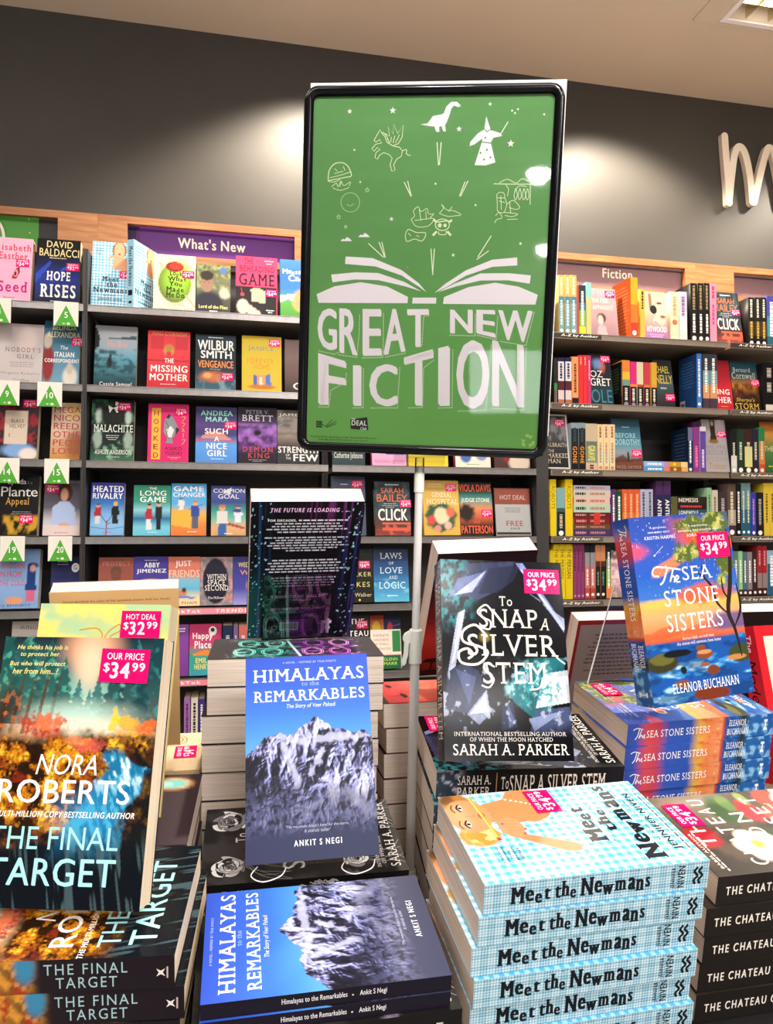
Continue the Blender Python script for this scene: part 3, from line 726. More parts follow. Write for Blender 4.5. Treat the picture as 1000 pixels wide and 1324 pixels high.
faceout(254, 298, 342, 0, .026, 'green woodland film tie-in paperback with a dark-haired boy and yellow title', [('g', ('#3a3b32', '#54574a', '#77765a', '#5e6a45')), ('n', '#9aa070', 8, .5, .1, .5, 1), ('e', '#c9c3b4', .82, .42, .16, .12, .3, .8, .6), ('e', '#2d2f38', .35, .2, .42, .24, .2), ('e', '#9a7a66', .3, .6, .19, .17, .1), ('e', '#38302a', .3, .77, .2, .1, .15, 1, .3), ('r', '#5a4236', .2, .62, .26, .63), ('r', '#5a4236', .34, .62, .4, .63), ('o', '#5a78b8', .78, .88, .1, .07), ('t', 'Lord of the Flies', .07, .1, .92, .17, '#efe08c', 'B'), ('b', W, .25, .03, .75, .07, 1, .6)], base='#54574a')
faceout(305, 359, 331.5, 0, .03, 'hot pink and black novel with large condensed title and a folded hand', [('P', '#262326', [(0, 0), (1, 0), (1, .48), (0, .48)]), ('P', '#d9b59c', [(.38, .24), (.7, .22), (.72, .42), (.5, .48), (.36, .45)]), ('e', '#e8c8b4', .17, .15, .14, .12, .1), ('P', '#e4c0aa', [(.1, .1), (.3, .2), (.6, .06), (.55, 0), (.35, .02)]), ('e', '#c9b8b0', .5, .01, .12, .05, .1), ('l', '#c2304a', .003, [(.13, .46), (.15, .38)]), ('o', '#d2405a', .16, .35, .05, .03), ('t', 'THE', .2, .87, .42, .97, '#2a1520', 's'), ('t', 'BEHEADING', .09, .74, .92, .84, '#2a1520', 's'), ('t', 'GAME', .08, .51, .93, .71, '#2a1520', 'sb'), ('b', '#ffc0d0', .65, .87, .95, .96, 2, .4), ('b', W, .7, .05, .95, .12, 2, .5)], ST(.72, .33), base='#f0446e')
faceout(363, 415, 336, 0, .026, 'bright blue picture-style novel with yellow figure, partly behind the poster frame', [('g', ('#4a8b3a', '#5fa04a', '#3f78c8', '#3c74c6', '#4a86d6')), ('P', '#eef2f6', [(0, .25), (.2, .32), (.4, .28), (.4, .42), (0, .38)], .9), ('e', '#f0d23c', .75, .6, .2, .12, .1), ('e', '#e0a070', .6, .3, .3, .2, .2), ('t', 'Message', .06, .72, .7, .84, W, 'Bj'), ('t', 'Cat', .2, .62, .56, .74, W, 'Bj')], base='#3f78c8')
faceout(121, 176, 421, 1, .026, 'seascape paperback with a lone swimmer wading in dark water', [('g', ('#16343c', '#2c5a66', '#4a8a96', '#67a0b4', '#98a8b4', '#a7aab0', '#8d9096')), ('n', '#1c4450', (5, 16), .55, .1, .0, .62, .9), ('P', '#38505a', [(.1, .78), (.5, .8), (1, .85), (1, .79), (.1, .77)]), ('P', '#101416', [(0, .6), (.12, .66), (.12, .78), (.04, .95), (0, .95)]), ('e', '#151a1c', .36, .4, .06, .09, .2), ('e', '#151a1c', .37, .5, .03, .035, .1), ('t', 'The Boy', .28, .62, .78, .74, '#e59a86', 's'), ('t', 'Cassie Samuel', .14, .01, .9, .07, W, 's')], base='#2c5a66')
faceout(190, 245, 428, 1, .03, 'bright red thriller with a brass door knocker and white title', [('g', ('#c22530', '#d92f3c', '#e23a44', '#d8343e')), ('P', '#b8242e', [(.08, .68), (.38, .68), (.38, .9), (.08, .9)], .6), ('P', '#b8242e', [(.66, .68), (.94, .68), (.94, .9), (.66, .9)], .6), ('P', '#a81f2a', [(0, .46), (1, .46), (1, .48), (0, .48)]), ('e', '#c79a4c', .5, .66, .12, .1, .2), ('e', '#d92f3c', .5, .6, .06, .06, .2), ('e', '#b5863c', .5, .7, .09, .06, .2), ('t', 'MALI CORNISH', .1, .92, .92, .98, '#c9a25c', 's'), ('t', 'THE', .4, .44, .62, .52, W, 'B'), ('t', 'MISSING', .08, .28, .95, .4, W, 'B'), ('t', 'MOTHER', .06, .13, .96, .25, W, 'B'), ('b', '#ffb0a8', .1, .05, .9, .09, 1, .5)], base='#d92f3c', spine='#c02a34')
faceout(252.5, 305, 433, 1, .03, 'dark navy adventure novel with orange second title line, a burning ship below', [('g', ('#3c6274', '#2a4656', '#14232e', '#16242e', '#1b2c38')), ('n', '#7aa0b0', (6, 8), .6, .1, 0, .3, .8), ('e', '#d0703a', .42, .24, .3, .09, .5, .9, .6), ('e', '#f0a860', .3, .26, .1, .05, .5), ('b', '#cfd8dc', .1, .93, .9, .97, 1, .5), ('t', 'WILBUR', .05, .72, .96, .9, W, 'Bk'), ('t', 'SMITH', .13, .57, .9, .71, W, 'Bk'), ('t', 'VENGEANCE', .06, .4, .94, .53, '#e89048', 'Bk'), ('b', '#9ab', .2, .36, .8, .39, 1, .4)], ST(.64, .18), base='#16242e', spine='#e8e4e0')
faceout(313, 364.6, 434.5, 1, .026, 'mustard yellow novel with orange title and blue doorway figures', [('g', ('#d6b93a', '#d8bd36', '#d2b233')), ('P', '#e8a060', [(.28, .14), (.72, .14), (.68, .3), (.32, .3)]), ('P', '#4f6ab8', [(.28, .12), (.38, .12), (.36, .32), (.3, .3)]), ('P', '#5878c8', [(.6, .12), (.74, .12), (.7, .32), (.6, .3)]), ('P', '#efe6d8', [(.45, .12), (.52, .12), (.5, .26), (.44, .26)]), ('e', '#c87830', .5, .09, .34, .04, .3), ('t', 'JANICE', .15, .72, .8, .81, '#7a8a96', 's'), ('t', 'FOREVER', .13, .5, .8, .6, '#e0863c', 'w'), ('t', 'HOME', .3, .4, .7, .49, '#e0863c', 'w')], ST(.68, .82), base='#d8bd36')
faceout(369, 420, 440, 1, .03, 'brown sepia portrait novel cut by the left edge of the poster frame', [('g', ('#3a2a28', '#6a5450', '#7d6663', '#6d5653')), ('e', '#2a1f1e', .75, .65, .3, .25, .3), ('t', 'C', .2, .06, .5, .2, W, 's')], base='#5a4644')
faceout(116.6, 172.5, 516.6, 2, .034, 'black and green fantasy paperback with statues and a white bow above title', [('g', ('#39694e', '#182620', '#101614', '#141a18', '#1d2a24')), ('n', '#7fae8e', (9, 10), .62, .08, .0, .3, .9), ('n', '#4f8a66', (7, 9), .6, .1, .6, 1, .7), ('e', '#b9c8bc', .17, .72, .08, .12, .3, .9, .5), ('e', '#b9c8bc', .85, .7, .08, .12, .3, .9, .5), ('e', '#a9bcae', .15, .35, .1, .15, .3, .8, .5), ('e', '#a9bcae', .86, .33, .1, .15, .3, .8, .5), ('e', '#0c100e', .5, .72, .28, .18, .2), ('p', W, [(.38, .9), (.5, .86), (.62, .9), (.6, .82), (.5, .85), (.4, .82)]), ('p', W, [(.55, .97), (.62, .95), (.6, .9), (.54, .9)]), ('p', W, [(.45, .85), (.49, .85), (.42, .78), (.4, .8)]), ('p', W, [(.52, .85), (.55, .85), (.62, .79), (.58, .78)]), ('t', 'MALACHITE', .06, .46, .97, .58, '#e8f0e4', 's'), ('b', '#cfd8cf', .3, .32, .7, .42, 3, .35), ('t', 'ASHLEY ANDERSON', .1, .1, .95, .17, W, 's'), ('b', '#9aa', .2, .03, .85, .08, 1, .4)], ST(.62, .82), base='#101614')
faceout(190.6, 243.5, 522, 2, .022, 'magenta novel with a grey fish and a vertical yellow title band', [('g', ('#d8246e', '#dc2a72')), ('P', '#b8a6a0', [(0, .98), (1, .98), (1, 1), (0, 1)]), ('p', '#f2b53a', [(.09, .04), (.31, .04), (.31, .92), (.09, .92)]), ('p', '#8a8f94', [(.5, .83), (.62, .76), (.72, .62), (.68, .48), (.6, .4), (.62, .32), (.44, .32), (.48, .4), (.38, .52), (.4, .7)]), ('p', '#e8e6e0', [(.56, .62), (.64, .55), (.58, .42), (.5, .42), (.45, .55)]), ('p', '#2a2a2e', [(.5, .83), (.56, .8), (.5, .74), (.44, .76)]), ('p', '#2a2a2e', [(.68, .6), (.78, .56), (.68, .46)]), ('l', '#2a2a2e', .0015, [(.42, .7), (.5, .6), (.46, .48), (.52, .4)])]+[('t', c, .14, .79-i*.145, .26, .88-i*.145, '#9c2a3c', 'b') for i, c in enumerate('HOOKED')]+[('t', 'ASAKO', .42, .2, .84, .26, '#5a1030', 'b'), ('t', 'YUZUKI', .42, .12, .84, .18, '#5a1030', 'b'), ('b', '#ffb870', .45, .04, .85, .09, 2, .4)]+[('l', '#f2a84a', .0022, q) for q in ([(.82, .78), (.92, .78), (.84, .7)], [(.82, .68), (.9, .66), (.84, .6)], [(.84, .58), (.9, .52)], [(.88, .58), (.84, .52)], [(.87, .5), (.87, .42)], [(.83, .38), (.92, .38), (.84, .3)])], ST(.66, .8), base='#d8246e', pages='cream')
faceout(252.8, 306.4, 526, 2, .026, 'purple and blue beach house thriller with white four-line title', [('g', ('#4f8fdc', '#5a98e0', '#5aa0e8', '#463a6e', '#5a4080', '#3a3564', '#453a70')), ('P', '#e89a86', [(.1, .44), (.9, .4), (.6, .55), (.35, .56)], .8), ('P', '#d0505e', [(0, .36), (.3, .39), (.9, .37), (1, .34), (1, .4), (0, .42)], .8), ('t', 'ANDREA', .12, .84, .9, .93, '#8fd8c4', 'B'), ('t', 'MARA', .24, .73, .8, .82, '#8fd8c4', 'B'), ('t', 'SUCH', .22, .51, .78, .61, W, 'B'), ('t', 'A', .45, .38, .57, .47, W, 'B'), ('t', 'NICE', .26, .24, .76, .35, W, 'B'), ('t', 'GIRL', .28, .11, .76, .22, W, 'B'), ('b', '#dff', .2, .05, .85, .08, 1, .4)], ST(.7, .6), base='#463a6e')
faceout(308, 358.4, 527, 2, .03, 'violet fantasy paperback with a leaping figure and red title', [('g', ('#1e1424', '#2a1834', '#6a3a88', '#8a52a8', '#4a2c60', '#2a2030', '#302436')), ('n', '#b478d0', (4, 7), .55, .15, .3, .7, .8), ('n', '#1a1220', (5, 9), .55, .1, .0, .5, .7), ('e', '#120c16', .5, .54, .09, .05, .3, 1, .6), ('t', 'PETER V.', .2, .88, .8, .95, '#b8b0bc', 's'), ('t', 'BRETT', .1, .75, .9, .86, '#d0c8d0', 's'), ('t', 'THE', .42, .32, .62, .36, '#c84a3c', 's'), ('t', 'DEMON', .12, .2, .9, .29, '#d2503c', 'sw'), ('t', 'KING', .25, .09, .8, .18, '#d2503c', 'sw'), ('b', '#bbb', .2, .02, .8, .07, 2, .35)], base='#2a1834')
faceout(359, 413, 531, 2, .03, 'dark grey stormy novel with bold white title half behind the poster corner', [('g', ('#2e2e30', '#3a3838', '#4a4442', '#8d7a72', '#5a5452', '#6d6864', '#4c4a4a')), ('n', '#a89a90', (4, 8), .55, .1, .5, 1, .6), ('t', 'JAMES ISLI', .04, .87, .98, .94, W, 'B'), ('t', 'STRENGTH', .02, .2, .98, .32, W, 'B'), ('t', 'OF', .2, .14, .3, .18, W, ''), ('t', 'THE', .2, .08, .32, .12, W, ''), ('t', 'FEW', .38, .05, .98, .18, W, 'B')], base='#3a3838')
hk = lambda: None
faceout(116, 159.7, 624.6, 3, .034, 'blue ice hockey romance with two players facing off, left end of fourth shelf', [('g', ('#79b4e0', '#8cc0e8', '#7cb0e0', '#3a78c0', '#2a3f98', '#343c9c'))]+person('#b02a36', .22, .22, .6, .22, legs='#d8d8d8')+person('#1c1c1e', .74, .22, .64, .24, hair='#e0b040', legs='#222')+[('l', '#222', .002, [(.3, .4), (.5, .22), (.6, .24)]), ('l', '#222', .002, [(.68, .42), (.5, .24)]), ('l', '#b03a50', .004, [(.48, 0), (.49, .28)]), ('l', '#5a90b8', .003, [(0, .16), (.5, .12), (1, .16)]), ('t', 'HEATED', .06, .82, .97, .94, W, 'B'), ('t', 'RIVALRY', .05, .69, .95, .8, W, 'B'), ('b', '#d05060', .25, .04, .75, .07, 1, .5)], base='#343c9c')
faceout(171.8, 220, 627.6, 3, .026, 'teal green ice hockey romance with a red and a black player', [('g', ('#6cc0d8', '#7accdf', '#2a6fa0', '#8fd0d8', '#3a9a86', '#2f8a70', '#338c72'))]+person('#b8323c', .42, .12, .64, .2, legs='#e8e8e8')+person('#20242a', .68, .12, .68, .2, legs='#1c1c22')+[('t', 'THE', .42, .91, .62, .96, W, 'b'), ('t', 'LONG', .17, .79, .88, .89, W, 'b'), ('t', 'GAME', .17, .66, .88, .77, W, 'B'), ('b', W, .25, .05, .8, .08, 1, .4)], base='#2f8a70')
faceout(221, 266.7, 625.5, 3, .026, 'sky blue and orange hockey romance with a man leaning on a bench', [('g', ('#e07a3c', '#e88c44', '#f0b84c', '#5ab0e4', '#58aee6', '#4aa2e0')), ('P', '#e8b84a', [(0, .2), (.55, .14), (.55, .5), (0, .5)])]+person('#3a4ea0', .68, .14, .68, .26, hair='#c87830', legs='#5a6478')+person('#e8e4e0', .28, .48, .72, .2, legs='#e8e4e0')+[('l', '#2a4ea8', .002, [(.5, .5), (.9, .6)]), ('t', 'GAME', .06, .85, .92, .95, W, 'B'), ('t', 'CHANGER', .05, .74, .97, .83, W, 'b'), ('b', W, .3, .05, .9, .09, 1, .4)], base='#58aee6')
faceout(273, 318, 628.5, 3, .026, 'teal hockey romance with a man seen from behind and a goalkeeper', [('g', ('#d8a070', '#e0b080', '#7ac0a8', '#3f9c8c', '#3a4a8c', '#4a5a9c', '#323a7a')), ('P', '#e8e8f0', [(.3, .86), (.6, .98), (.55, .82)], .8), ('P', '#b0503c', [(.4, .22), (1, .12), (1, .16), (.4, .28)])]+person('#e2dcd8', .32, .0, .62, .34, hair='#d07a3c', legs='#3a68a8')+person('#e6e6f0', .78, .26, .6, .28, legs='#e8e8f4')+[('e', '#38408c', .76, .5, .14, .04, .3), ('t', 'COMMON', .06, .86, .97, .94, W, ''), ('t', 'GOAL', .2, .74, .8, .83, W, ''), ('b', W, .25, .02, .75, .06, 1, .5)], base='#3f9c8c')
faceout(126, 171.5, 721, 4, .026, 'brownish red paperback with a capped man above the yellow display book', [('g', ('#8a4a3e', '#9c5648', '#8f4d42')), ('e', '#6a4638', .5, .72, .16, .1, .2), ('e', '#7a4a3a', .5, .62, .14, .12, .2), ('t', 'PROTECT', .1, .83, .9, .92, '#c07a6a', 's')], base='#8f4d42')
faceout(172, 216.6, 720, 4, .026, 'violet romance with heavy white author lettering on the fifth shelf', [('g', ('#c06a50', '#50409a', '#4a3f98', '#463c90')), ('b', '#c8c0e8', .1, .9, .9, .95, 1, .4), ('t', 'ABBY', .3, .78, .75, .88, W, 'B'), ('t', 'JIMENEZ', .08, .65, .95, .75, W, 'B'), ('e', '#e8b040', .5, .5, .3, .05, .3)], base='#4a3f98')
faceout(217, 258.6, 720, 4, .024, 'coral beach romance with a sunbather on a towel', [('g', ('#f0d8a8', '#efd4a2', '#6ab8d8', '#7ac0d8', '#d87a62', '#dc7c66', '#d87460')), ('e', '#d08a68', .45, .25, .14, .08, .2), ('e', '#5a3020', .5, .32, .07, .05, .2), ('P', '#5a8ae0', [(.25, .16), (.8, .14), (.9, .18), (.3, .2)]), ('t', 'JUST', .22, .77, .72, .92, W, 'B'), ('t', 'FRIENDS', .02, .58, .98, .73, '#f6c2a8', 'Bk'), ('t', 'S. PHAM', .25, .03, .9, .09, '#c86a50', 'b')], base='#d87a62')
faceout(259, 301, 720.5, 4, .026, 'grey and black novel with lily-edged dark oval and swirling white title', [('g', ('#8a8288', '#8d868c')), ('n', '#c89a98', (8, 12), .55, .08), ('n', '#e08a80', (7, 10), .6, .06, 0, 1, .9, 9, .5, 1.2), ('e', '#1e1c30', .47, .5, .4, .47, .06, 1, .1), ('t', 'WITHIN', .2, .52, .8, .64, W, 's'), ('t', 'SPACE', .22, .41, .76, .52, W, 's'), ('t', 'SECOND', .14, .3, .86, .41, W, 's'), ('t', 'Elias McDowell', .24, .13, .76, .18, W, 's')], base='#6a646c')
faceout(301.5, 346, 720, 4, .026, 'indigo and gold romance half hidden by the tall dark display book', [('g', ('#a09ad8', '#4a48a0', '#3a3a8c', '#34347e')), ('e', '#e8b848', .6, .4, .2, .14, .3), ('t', 'WEDNESDAY', .15, .78, 1, .88, '#e8c860', 'b'), ('t', 'WERE', .2, .62, .9, .72, '#d89060', 'b')], base='#3a3a8c')
faceout(220, 243.5, 808, 5, .03, 'purple paperback edge on the pink-stripped sixth shelf beside the coral novel', [('g', ('#7a3a8c', '#8a48a0')), ('b', '#fff', .2, .84, .9, .94, 2, .5)], base='#8a48a0', nx=12)
faceout(244.6, 286.4, 807, 5, .026, 'raspberry and teal beach romance with rounded white title and award roundel', [('g', ('#3f9ab0', '#3aa090', '#3a9a88', '#c8406c', '#cc3a70', '#c43468')), ('P', '#e88a3c', [(.1, .42), (.5, .5), (.9, .42), (.85, .38), (.15, .38)]), ('o', W, .72, .86, .13, .09), ('o', '#333', .72, .88, .06, .04), ('t', 'Happy', .1, .67, .72, .83, W, 'B'), ('t', 'Place', .16, .52, .68, .67, W, 'B'), ('t', 'EMILY', .2, .24, .66, .34, '#e8d878', 'B'), ('t', 'HENRY', .16, .12, .62, .22, '#e8d878', 'B')], base='#c43468')
# bookcase behind the poster
faceout(430.5, 472.5, 534, 2, .026, 'dark green misty novel showing under the lower left poster edge', [('g', ('#2c3c40', '#3c5450', '#3a4e4c')), ('t', 'Catherine Johnson', .05, .1, .93, .24, W, 's')], base='#34484a')
faceout(481.6, 526, 532, 2, .034, 'pink novel with a purple shape showing just under the poster', [('g', ('#f0a8cc', '#f2b0d2')), ('p', '#5a4aa0', [(.4, .2), (.95, .2), (.9, .32), (.6, .38)]), ('t', 'SUSANNA ABRAMS', .08, .05, .92, .1, '#e0407a', '')], base='#f0a8cc', spine='#d0507a')
faceout(529, 580, 532, 2, .034, 'plain bright yellow paperback showing behind the sign bracket', [('g', ('#f2d02c', '#f0cc2a')), ('P', '#c8a838', [(0, .14), (1, .16), (1, .2), (0, .18)], .7)], base='#f2d02c')
faceout(589.5, 635, 533, 2, .03, 'cream novel with blue figures showing under the poster right of the bracket', [('g', ('#e8e0cc', '#eae4d2')), ('e', '#4a6ab0', .3, .2, .16, .12, .2), ('e', '#7a90c0', .75, .22, .16, .1, .2), ('b', '#8a7', .1, .03, .9, .07, 1, .5)], base='#e8e0cc', spine='#e0406e')
faceout(640, 686, 533, 2, .03, 'dark maroon and cream portrait novel under the lower right poster corner', [('g', ('#4a2c2a', '#5a3835', '#46302e')), ('e', '#d8c4b0', .7, .12, .3, .2, .2), ('e', '#8a2a34', .35, .2, .1, .1, .3)], base='#4a2c2a')
faceout(430, 474, 616, 3, .03, 'slate blue novel with white script title beside the tall dark display book', [('g', ('#4a5068', '#535a72', '#4c5268')), ('t', 'The Wife,', .05, .6, .92, .74, W, 's'), ('b', '#cde', .15, .84, .6, .88, 1, .4)], ST(.6, .8), base='#4c5268')
def click_ops(p):
    p.grad(['#8a3c34', '#5a3632', '#3c3a3e', '#2c3a40', '#22292e', '#252a2e'])
    p.noise('#d0644a', (9, 12), .6, .08, 0, .2, .9); p.noise('#3a5a64', (5, 7), .55, .1, .3, 1, .6)
    p.bars('#c8ccd0', .08, .92, .92, .96, 1, .6)
    p.text('SARAH', .18, .78, .82, .88, '#e0703c', ''); p.text('BAILEY', .07, .62, .93, .76, '#e2723c', '')
    p.bars('#c0c8cc', .2, .5, .68, .6, 3, .35); p.text('CLICK', .09, .27, .92, .49, '#f4efe4', 'Bk')
    p.rect('#e0644a', .2, .2, 1, .235); p.rect('#d85c44', .2, .08, .98, .14)
faceout(485.8, 532, 623, 3, .03, 'dark teal thriller with orange author capitals left of the sign pole', click_ops, ST(.72, .52), base='#252a2e')
faceout(549, 596, 621.5, 3, .03, 'golden yellow novel with a floral wreath, right of the sign pole', [('g', ('#d8ac4c', '#e0b454', '#dcb052')), ('e', '#2f5a3c', .48, .33, .42, .25, .15, 1, .5), ('e', '#eed9b0', .5, .35, .22, .15, .2, 1, .3), ('e', '#d8504a', .22, .27, .12, .08, .3, 1, .4), ('e', '#e07058', .74, .42, .12, .09, .3, 1, .4), ('e', '#f0b8a8', .66, .18, .1, .07, .3, 1, .4), ('e', '#e89080', .38, .12, .09, .06, .3, 1, .4), ('t', 'GENERAL', .25, .69, .8, .78, '#f4ead0', 's'), ('t', 'HOSPITAL', .1, .56, .97, .66, '#f4ead0', 's'), ('b', '#f0d8a0', .1, .86, .6, .95, 2, .4)], ST(.64, .8), base='#dcb052')
faceout(596.5, 639, 624, 3, .03, 'orange and black thriller with huge condensed capitals beside the price card', [('g', ('#181412', '#201814', '#c8603c', '#e08a5c', '#4f9a8a', '#1e2a28', '#221c18')), ('e', '#2a2018', .2, .42, .25, .16, .3, 1, .5), ('t', 'VIOLA DAVIS', .0, .82, .98, .96, '#e8603a', 'Bk'), ('t', 'JUDGE STONE', .06, .6, .92, .7, W, 'b'), ('t', 'AND', .4, .22, .6, .27, '#e8603a', 'b'), ('t', 'PATTERSON', .02, .03, .98, .18, '#e8603a', 'Bk')], ST(.66, .34), base='#221c18')
faceout(438, 483.7, 709, 4, .03, 'black paperback with yellow scattered capitals behind the dark display book', [('g', ('#16160f', '#191917', '#1b1b19')), ('t', 'THE', .3, .68, .85, .76, '#e0d078', 'w'), ('t', 'WALKER', .1, .47, .95, .55, '#e0d078', 'w'), ('t', 'TAKES', .2, .28, .9, .37, '#e0d078', 'w'), ('t', 'R. Walker', .3, .1, .95, .17, '#c8c090', ''), ('o', '#e8d060', .6, .04, .03, .02)], ST(.6, .62), base='#191917')
faceout(484.5, 529.7, 706, 4, .03, 'blue seaside novel with pale three-line serif title left of the sign pole', [('g', ('#5ab0d0', '#4a98c4', '#3a86b8', '#2c5c90', '#28487a', '#24365a', '#1e2c48')), ('n', '#8ad0e0', (3, 10), .6, .1, .05, .4, .6), ('l', '#1c3450', .002, [(.0, .36), (.3, .37), (.3, .3)], False), ('t', 'LAWS', .2, .76, .82, .87, '#d8e4ec', 's'), ('t', 'OF', .44, .66, .58, .71, '#d8e4ec', 's'), ('t', 'LOVE', .18, .5, .82, .61, '#cfe4ee', 's'), ('t', 'AND', .43, .4, .68, .46, '#cfe4ee', 's'), ('t', 'LOGIC', .14, .23, .9, .35, '#d4ecf2', 's'), ('b', '#bfe', .2, .08, .85, .13, 1, .4)], base='#24365a')
faceout(446, 479.5, 795, 5, .03, 'black floral novel with widely spaced white capitals behind the neon book stack', [('g', ('#3a2a1c', '#241e1a', '#221c18')), ('n', '#b84a30', 6, .6, .08, 0, .55, .9), ('t', 'THE', .25, .82, .8, .92, W, 'b'), ('t', 'TEAU', .2, .6, .95, .7, W, 'bw'), ('t', 'UN', .1, .36, .7, .46, W, 'b')], ST(.5, .74), base='#221c18')
faceout(480.5, 498, 796, 5, .026, 'red and yellow paperback peeking over the cream and green novel', [('g', ('#e0a030', '#e8b038', '#c83a3c')), ('o', '#e8c040', .45, .75, .3, .14), ('b', '#7a2020', .1, .3, .9, .6, 3, .4)], base='#c83a3c', Y=3.045, nx=10)
faceout(498.5, 520, 797, 5, .026, 'navy paperback with a small red house peeking over the cream and green novel', [('g', ('#202a54', '#242e58')), ('p', '#c83a44', [(.2, .7), (.5, .7), (.5, .84), (.35, .9), (.2, .84)]), ('l', '#d8a050', .001, [(.5, .8), (1, .84)], False)], base='#242e58', Y=3.045, nx=10)
faceout(480.5, 520, 814, 5, .026, 'cream and green novel with pink edging left of the sign pole clamp', [('g', ('#e8d4c4', '#ead8c8')), ('P', '#2f7a40', [(.72, .42), (.97, .42), (.97, .97), (.72, .97)]), ('P', '#1f5a34', [(0, 0), (1, 0), (1, .34), (0, .34)]), ('P', '#1c2a4a', [(0, 0), (.3, 0), (.3, .34), (0, .34)]), ('P', '#e8a8a0', [(0, .34), (1, .34), (1, .37), (0, .37)]), ('t', 'INFINITE', .1, .82, .6, .88, '#b06a58', ''), ('t', 'SADNESS', .1, .71, .6, .77, '#b06a58', ''), ('t', 'OF SMALL', .1, .6, .6, .66, '#b06a58', ''), ('t', 'SPACES', .2, .48, .66, .54, '#b06a58', ''), ('t', 'GLENN', .42, .2, .86, .28, '#a8c860', 'b'), ('t', 'MARR', .42, .09, .86, .17, '#a8c860', 'b')], base='#e8d4c4', Y=2.985)

# price card in a clear holder
z = LEV[3]; xa = at(641.5, 660, 2.985)[0]; xb = at(689, 660, 2.985)[0]; hh = at(665, 630, 3.0)[2]-z
r = empty('shelf_card_holder', T3(xa, 2.985, z+.001) @ rx(math.radians(-8)), 'white and rust HOT DEAL card in a clear holder on the fourth shelf', 'sign')
pr = Print(xb-xa-.008, hh-.006, 0, 0, '#e6dcda'); pr.rect('#c0604c', 0, .66, 1, 1); pr.text('HOT DEAL', .15, .76, .88, .86, '#f4e0d8', 'b')
pr.bars('#8a8488', .2, .48, .8, .6, 3, .4); pr.text('FREE', .3, .2, .78, .31, '#d06a54', 'b'); pr.text('8.99.00', .42, .12, .68, .17, '#6a6466', ''); pr.rect('#4a4444', .02, .02, .98, .07)
panel('card', pr, r, T3(.004, .003, .003), .001)
mb = MB(); mb.box((0, 0, 0), (xb-xa, .002, hh)); mb.box((0, .0055, 0), (xb-xa, .0075, hh)); mb.box((0, .002, 0), (xb-xa, .0055, .002)); mb.prism([(.0075, .0), (.05, .0066), (.05, .0086), (.0075, .002)], lambda u, v, t: (t, u, v), 0, xb-xa); mb.build('holder', M['acrylic'], r)

# triangle shelf tags
def shelf_tag(x0, x1, lev, num, label):
    ym = 688-(LEV[lev]-1.46)*330
    a = at(x0, ym, YF)[0]; b = at(x1, ym, YF)[0]; w = b-a; h = .092
    p = Print(w, h, 0, 0, '#e9e4da'); p.poly('#55a53c', [(.06, .0), (.94, .0), (.5, .86)])
    p.text(num, .5-.07*len(num), .33, .5+.07*len(num), .58, '#f4f4ec', 'b'); p.oval('#d8e8d0', .6, .1, .07, .05); p.bars('#d8e8d0', .32, .06, .52, .14, 1, .6)
    V, F, C = merge([p.fit(lambda v: v)])
    # hung over the shelf edge: the strip bends outwards at its foot
    seg = 8; V = []; T = []; pv, pc, pf = p.fit(lambda v: v)
    me = mesh_np('shelf_tag', *merge([p.fit(lambda v: np.column_stack([v[:, 0], -v[:, 2]-.0005, v[:, 1]-h+.003])), solid((0, -.0004, -h+.003), (w, 0, .003), '#e9e4da'), solid((0, -.0004, .0026), (w, .05, .003), '#e9e4da')]))
    o = link('shelf_tag', me, M['matte'], None, T3(a, YF-.0062, LEV[lev]+.0005) @ rx(math.radians(-2.0)))
    tag(o, label, 'shelf tag', 'triangle shelf tags')
for a, b, l, n in ((-16, 15, 0, '4'), (70, 102, 0, '5'), (-6, 26, 1, '9'), (49, 81, 1, '10'), (-6, 26, 2, '14'), (58, 90, 2, '15'), (1, 33, 3, '19'), (63, 94, 3, '20')):
    shelf_tag(a, b, l, n, 'white shelf tag with green triangle numbered '+n)
# ------------------------------------------------------------------ books showing their spines, fiction shelves
def spine_print(h, t, bands, txt=None, seed=1):
    sp = Print(h, t, 0, 0, bands[0][1]); s = 0
    for e, c in bands:
        sp.rect(c, s, 0, e, 1); s = e
    for k in (txt or []):
        if k[0] == 'bar': sp.bars(k[1], k[2], .28, k[3], .72, 1, .9, False, True, seed)
        elif k[0] == 'dot': sp.oval(k[1], k[2], .5, .3*t/h, .3)
        elif k[0] == 'rect': sp.rect(*k[1:])
        elif k[0] == 'n': pass
        else: sp.text(k[0], k[2], .2, k[3], .8, k[1], k[4] if len(k) > 4 else 'b')
    return sp
def spine(px0, px1, yt, lev, bands, label, txt=None, depth=.128, group='spine-out books on the fiction shelves', Y=2.985, cover=None, front=None, yaw=0, blurb=None):
    if isinstance(bands, str): bands = [(1, bands)]
    z = LEV[lev]; xa = at(px0, yt+40, Y)[0]; xb = at(px1, yt+40, Y)[0]; t = xb-xa-.0006
    h = at((px0+px1)/2, yt, Y)[2]-z
    sp = spine_print(h, t, bands, txt if txt is not None else [('bar', W, .12, .8)], len(label))
    fr = front if front is not None else Print(depth, h, 0, 0, cover or bands[0][1])
    if front is not None: fr.h = h
    bk = None
    if blurb: bk = Print(depth, h, 0, 0, cover or bands[0][1]); bk.bars(blurb, .12, .2, .9, .9, 9, .3)
    return book('paperback_book', label, 'book', group, depth, h, t, fr, sp, bk, False, 'cream', 'print', None, T3(xa, Y, z+.0012) @ rz(yaw) @ SPINE, trim=cover or bands[0][1])
def series(spans, yt, lev, bands, what, txt=None, **k):
    n = len(spans); od = ['leftmost', 'middle', 'rightmost'] if n == 3 else ['left-hand', 'right-hand']
    for (a, b), o in zip(spans, od):
        spine(a, b, yt, lev, bands, o+' of the '+('three ' if n == 3 else 'two ')+what, txt, **k)
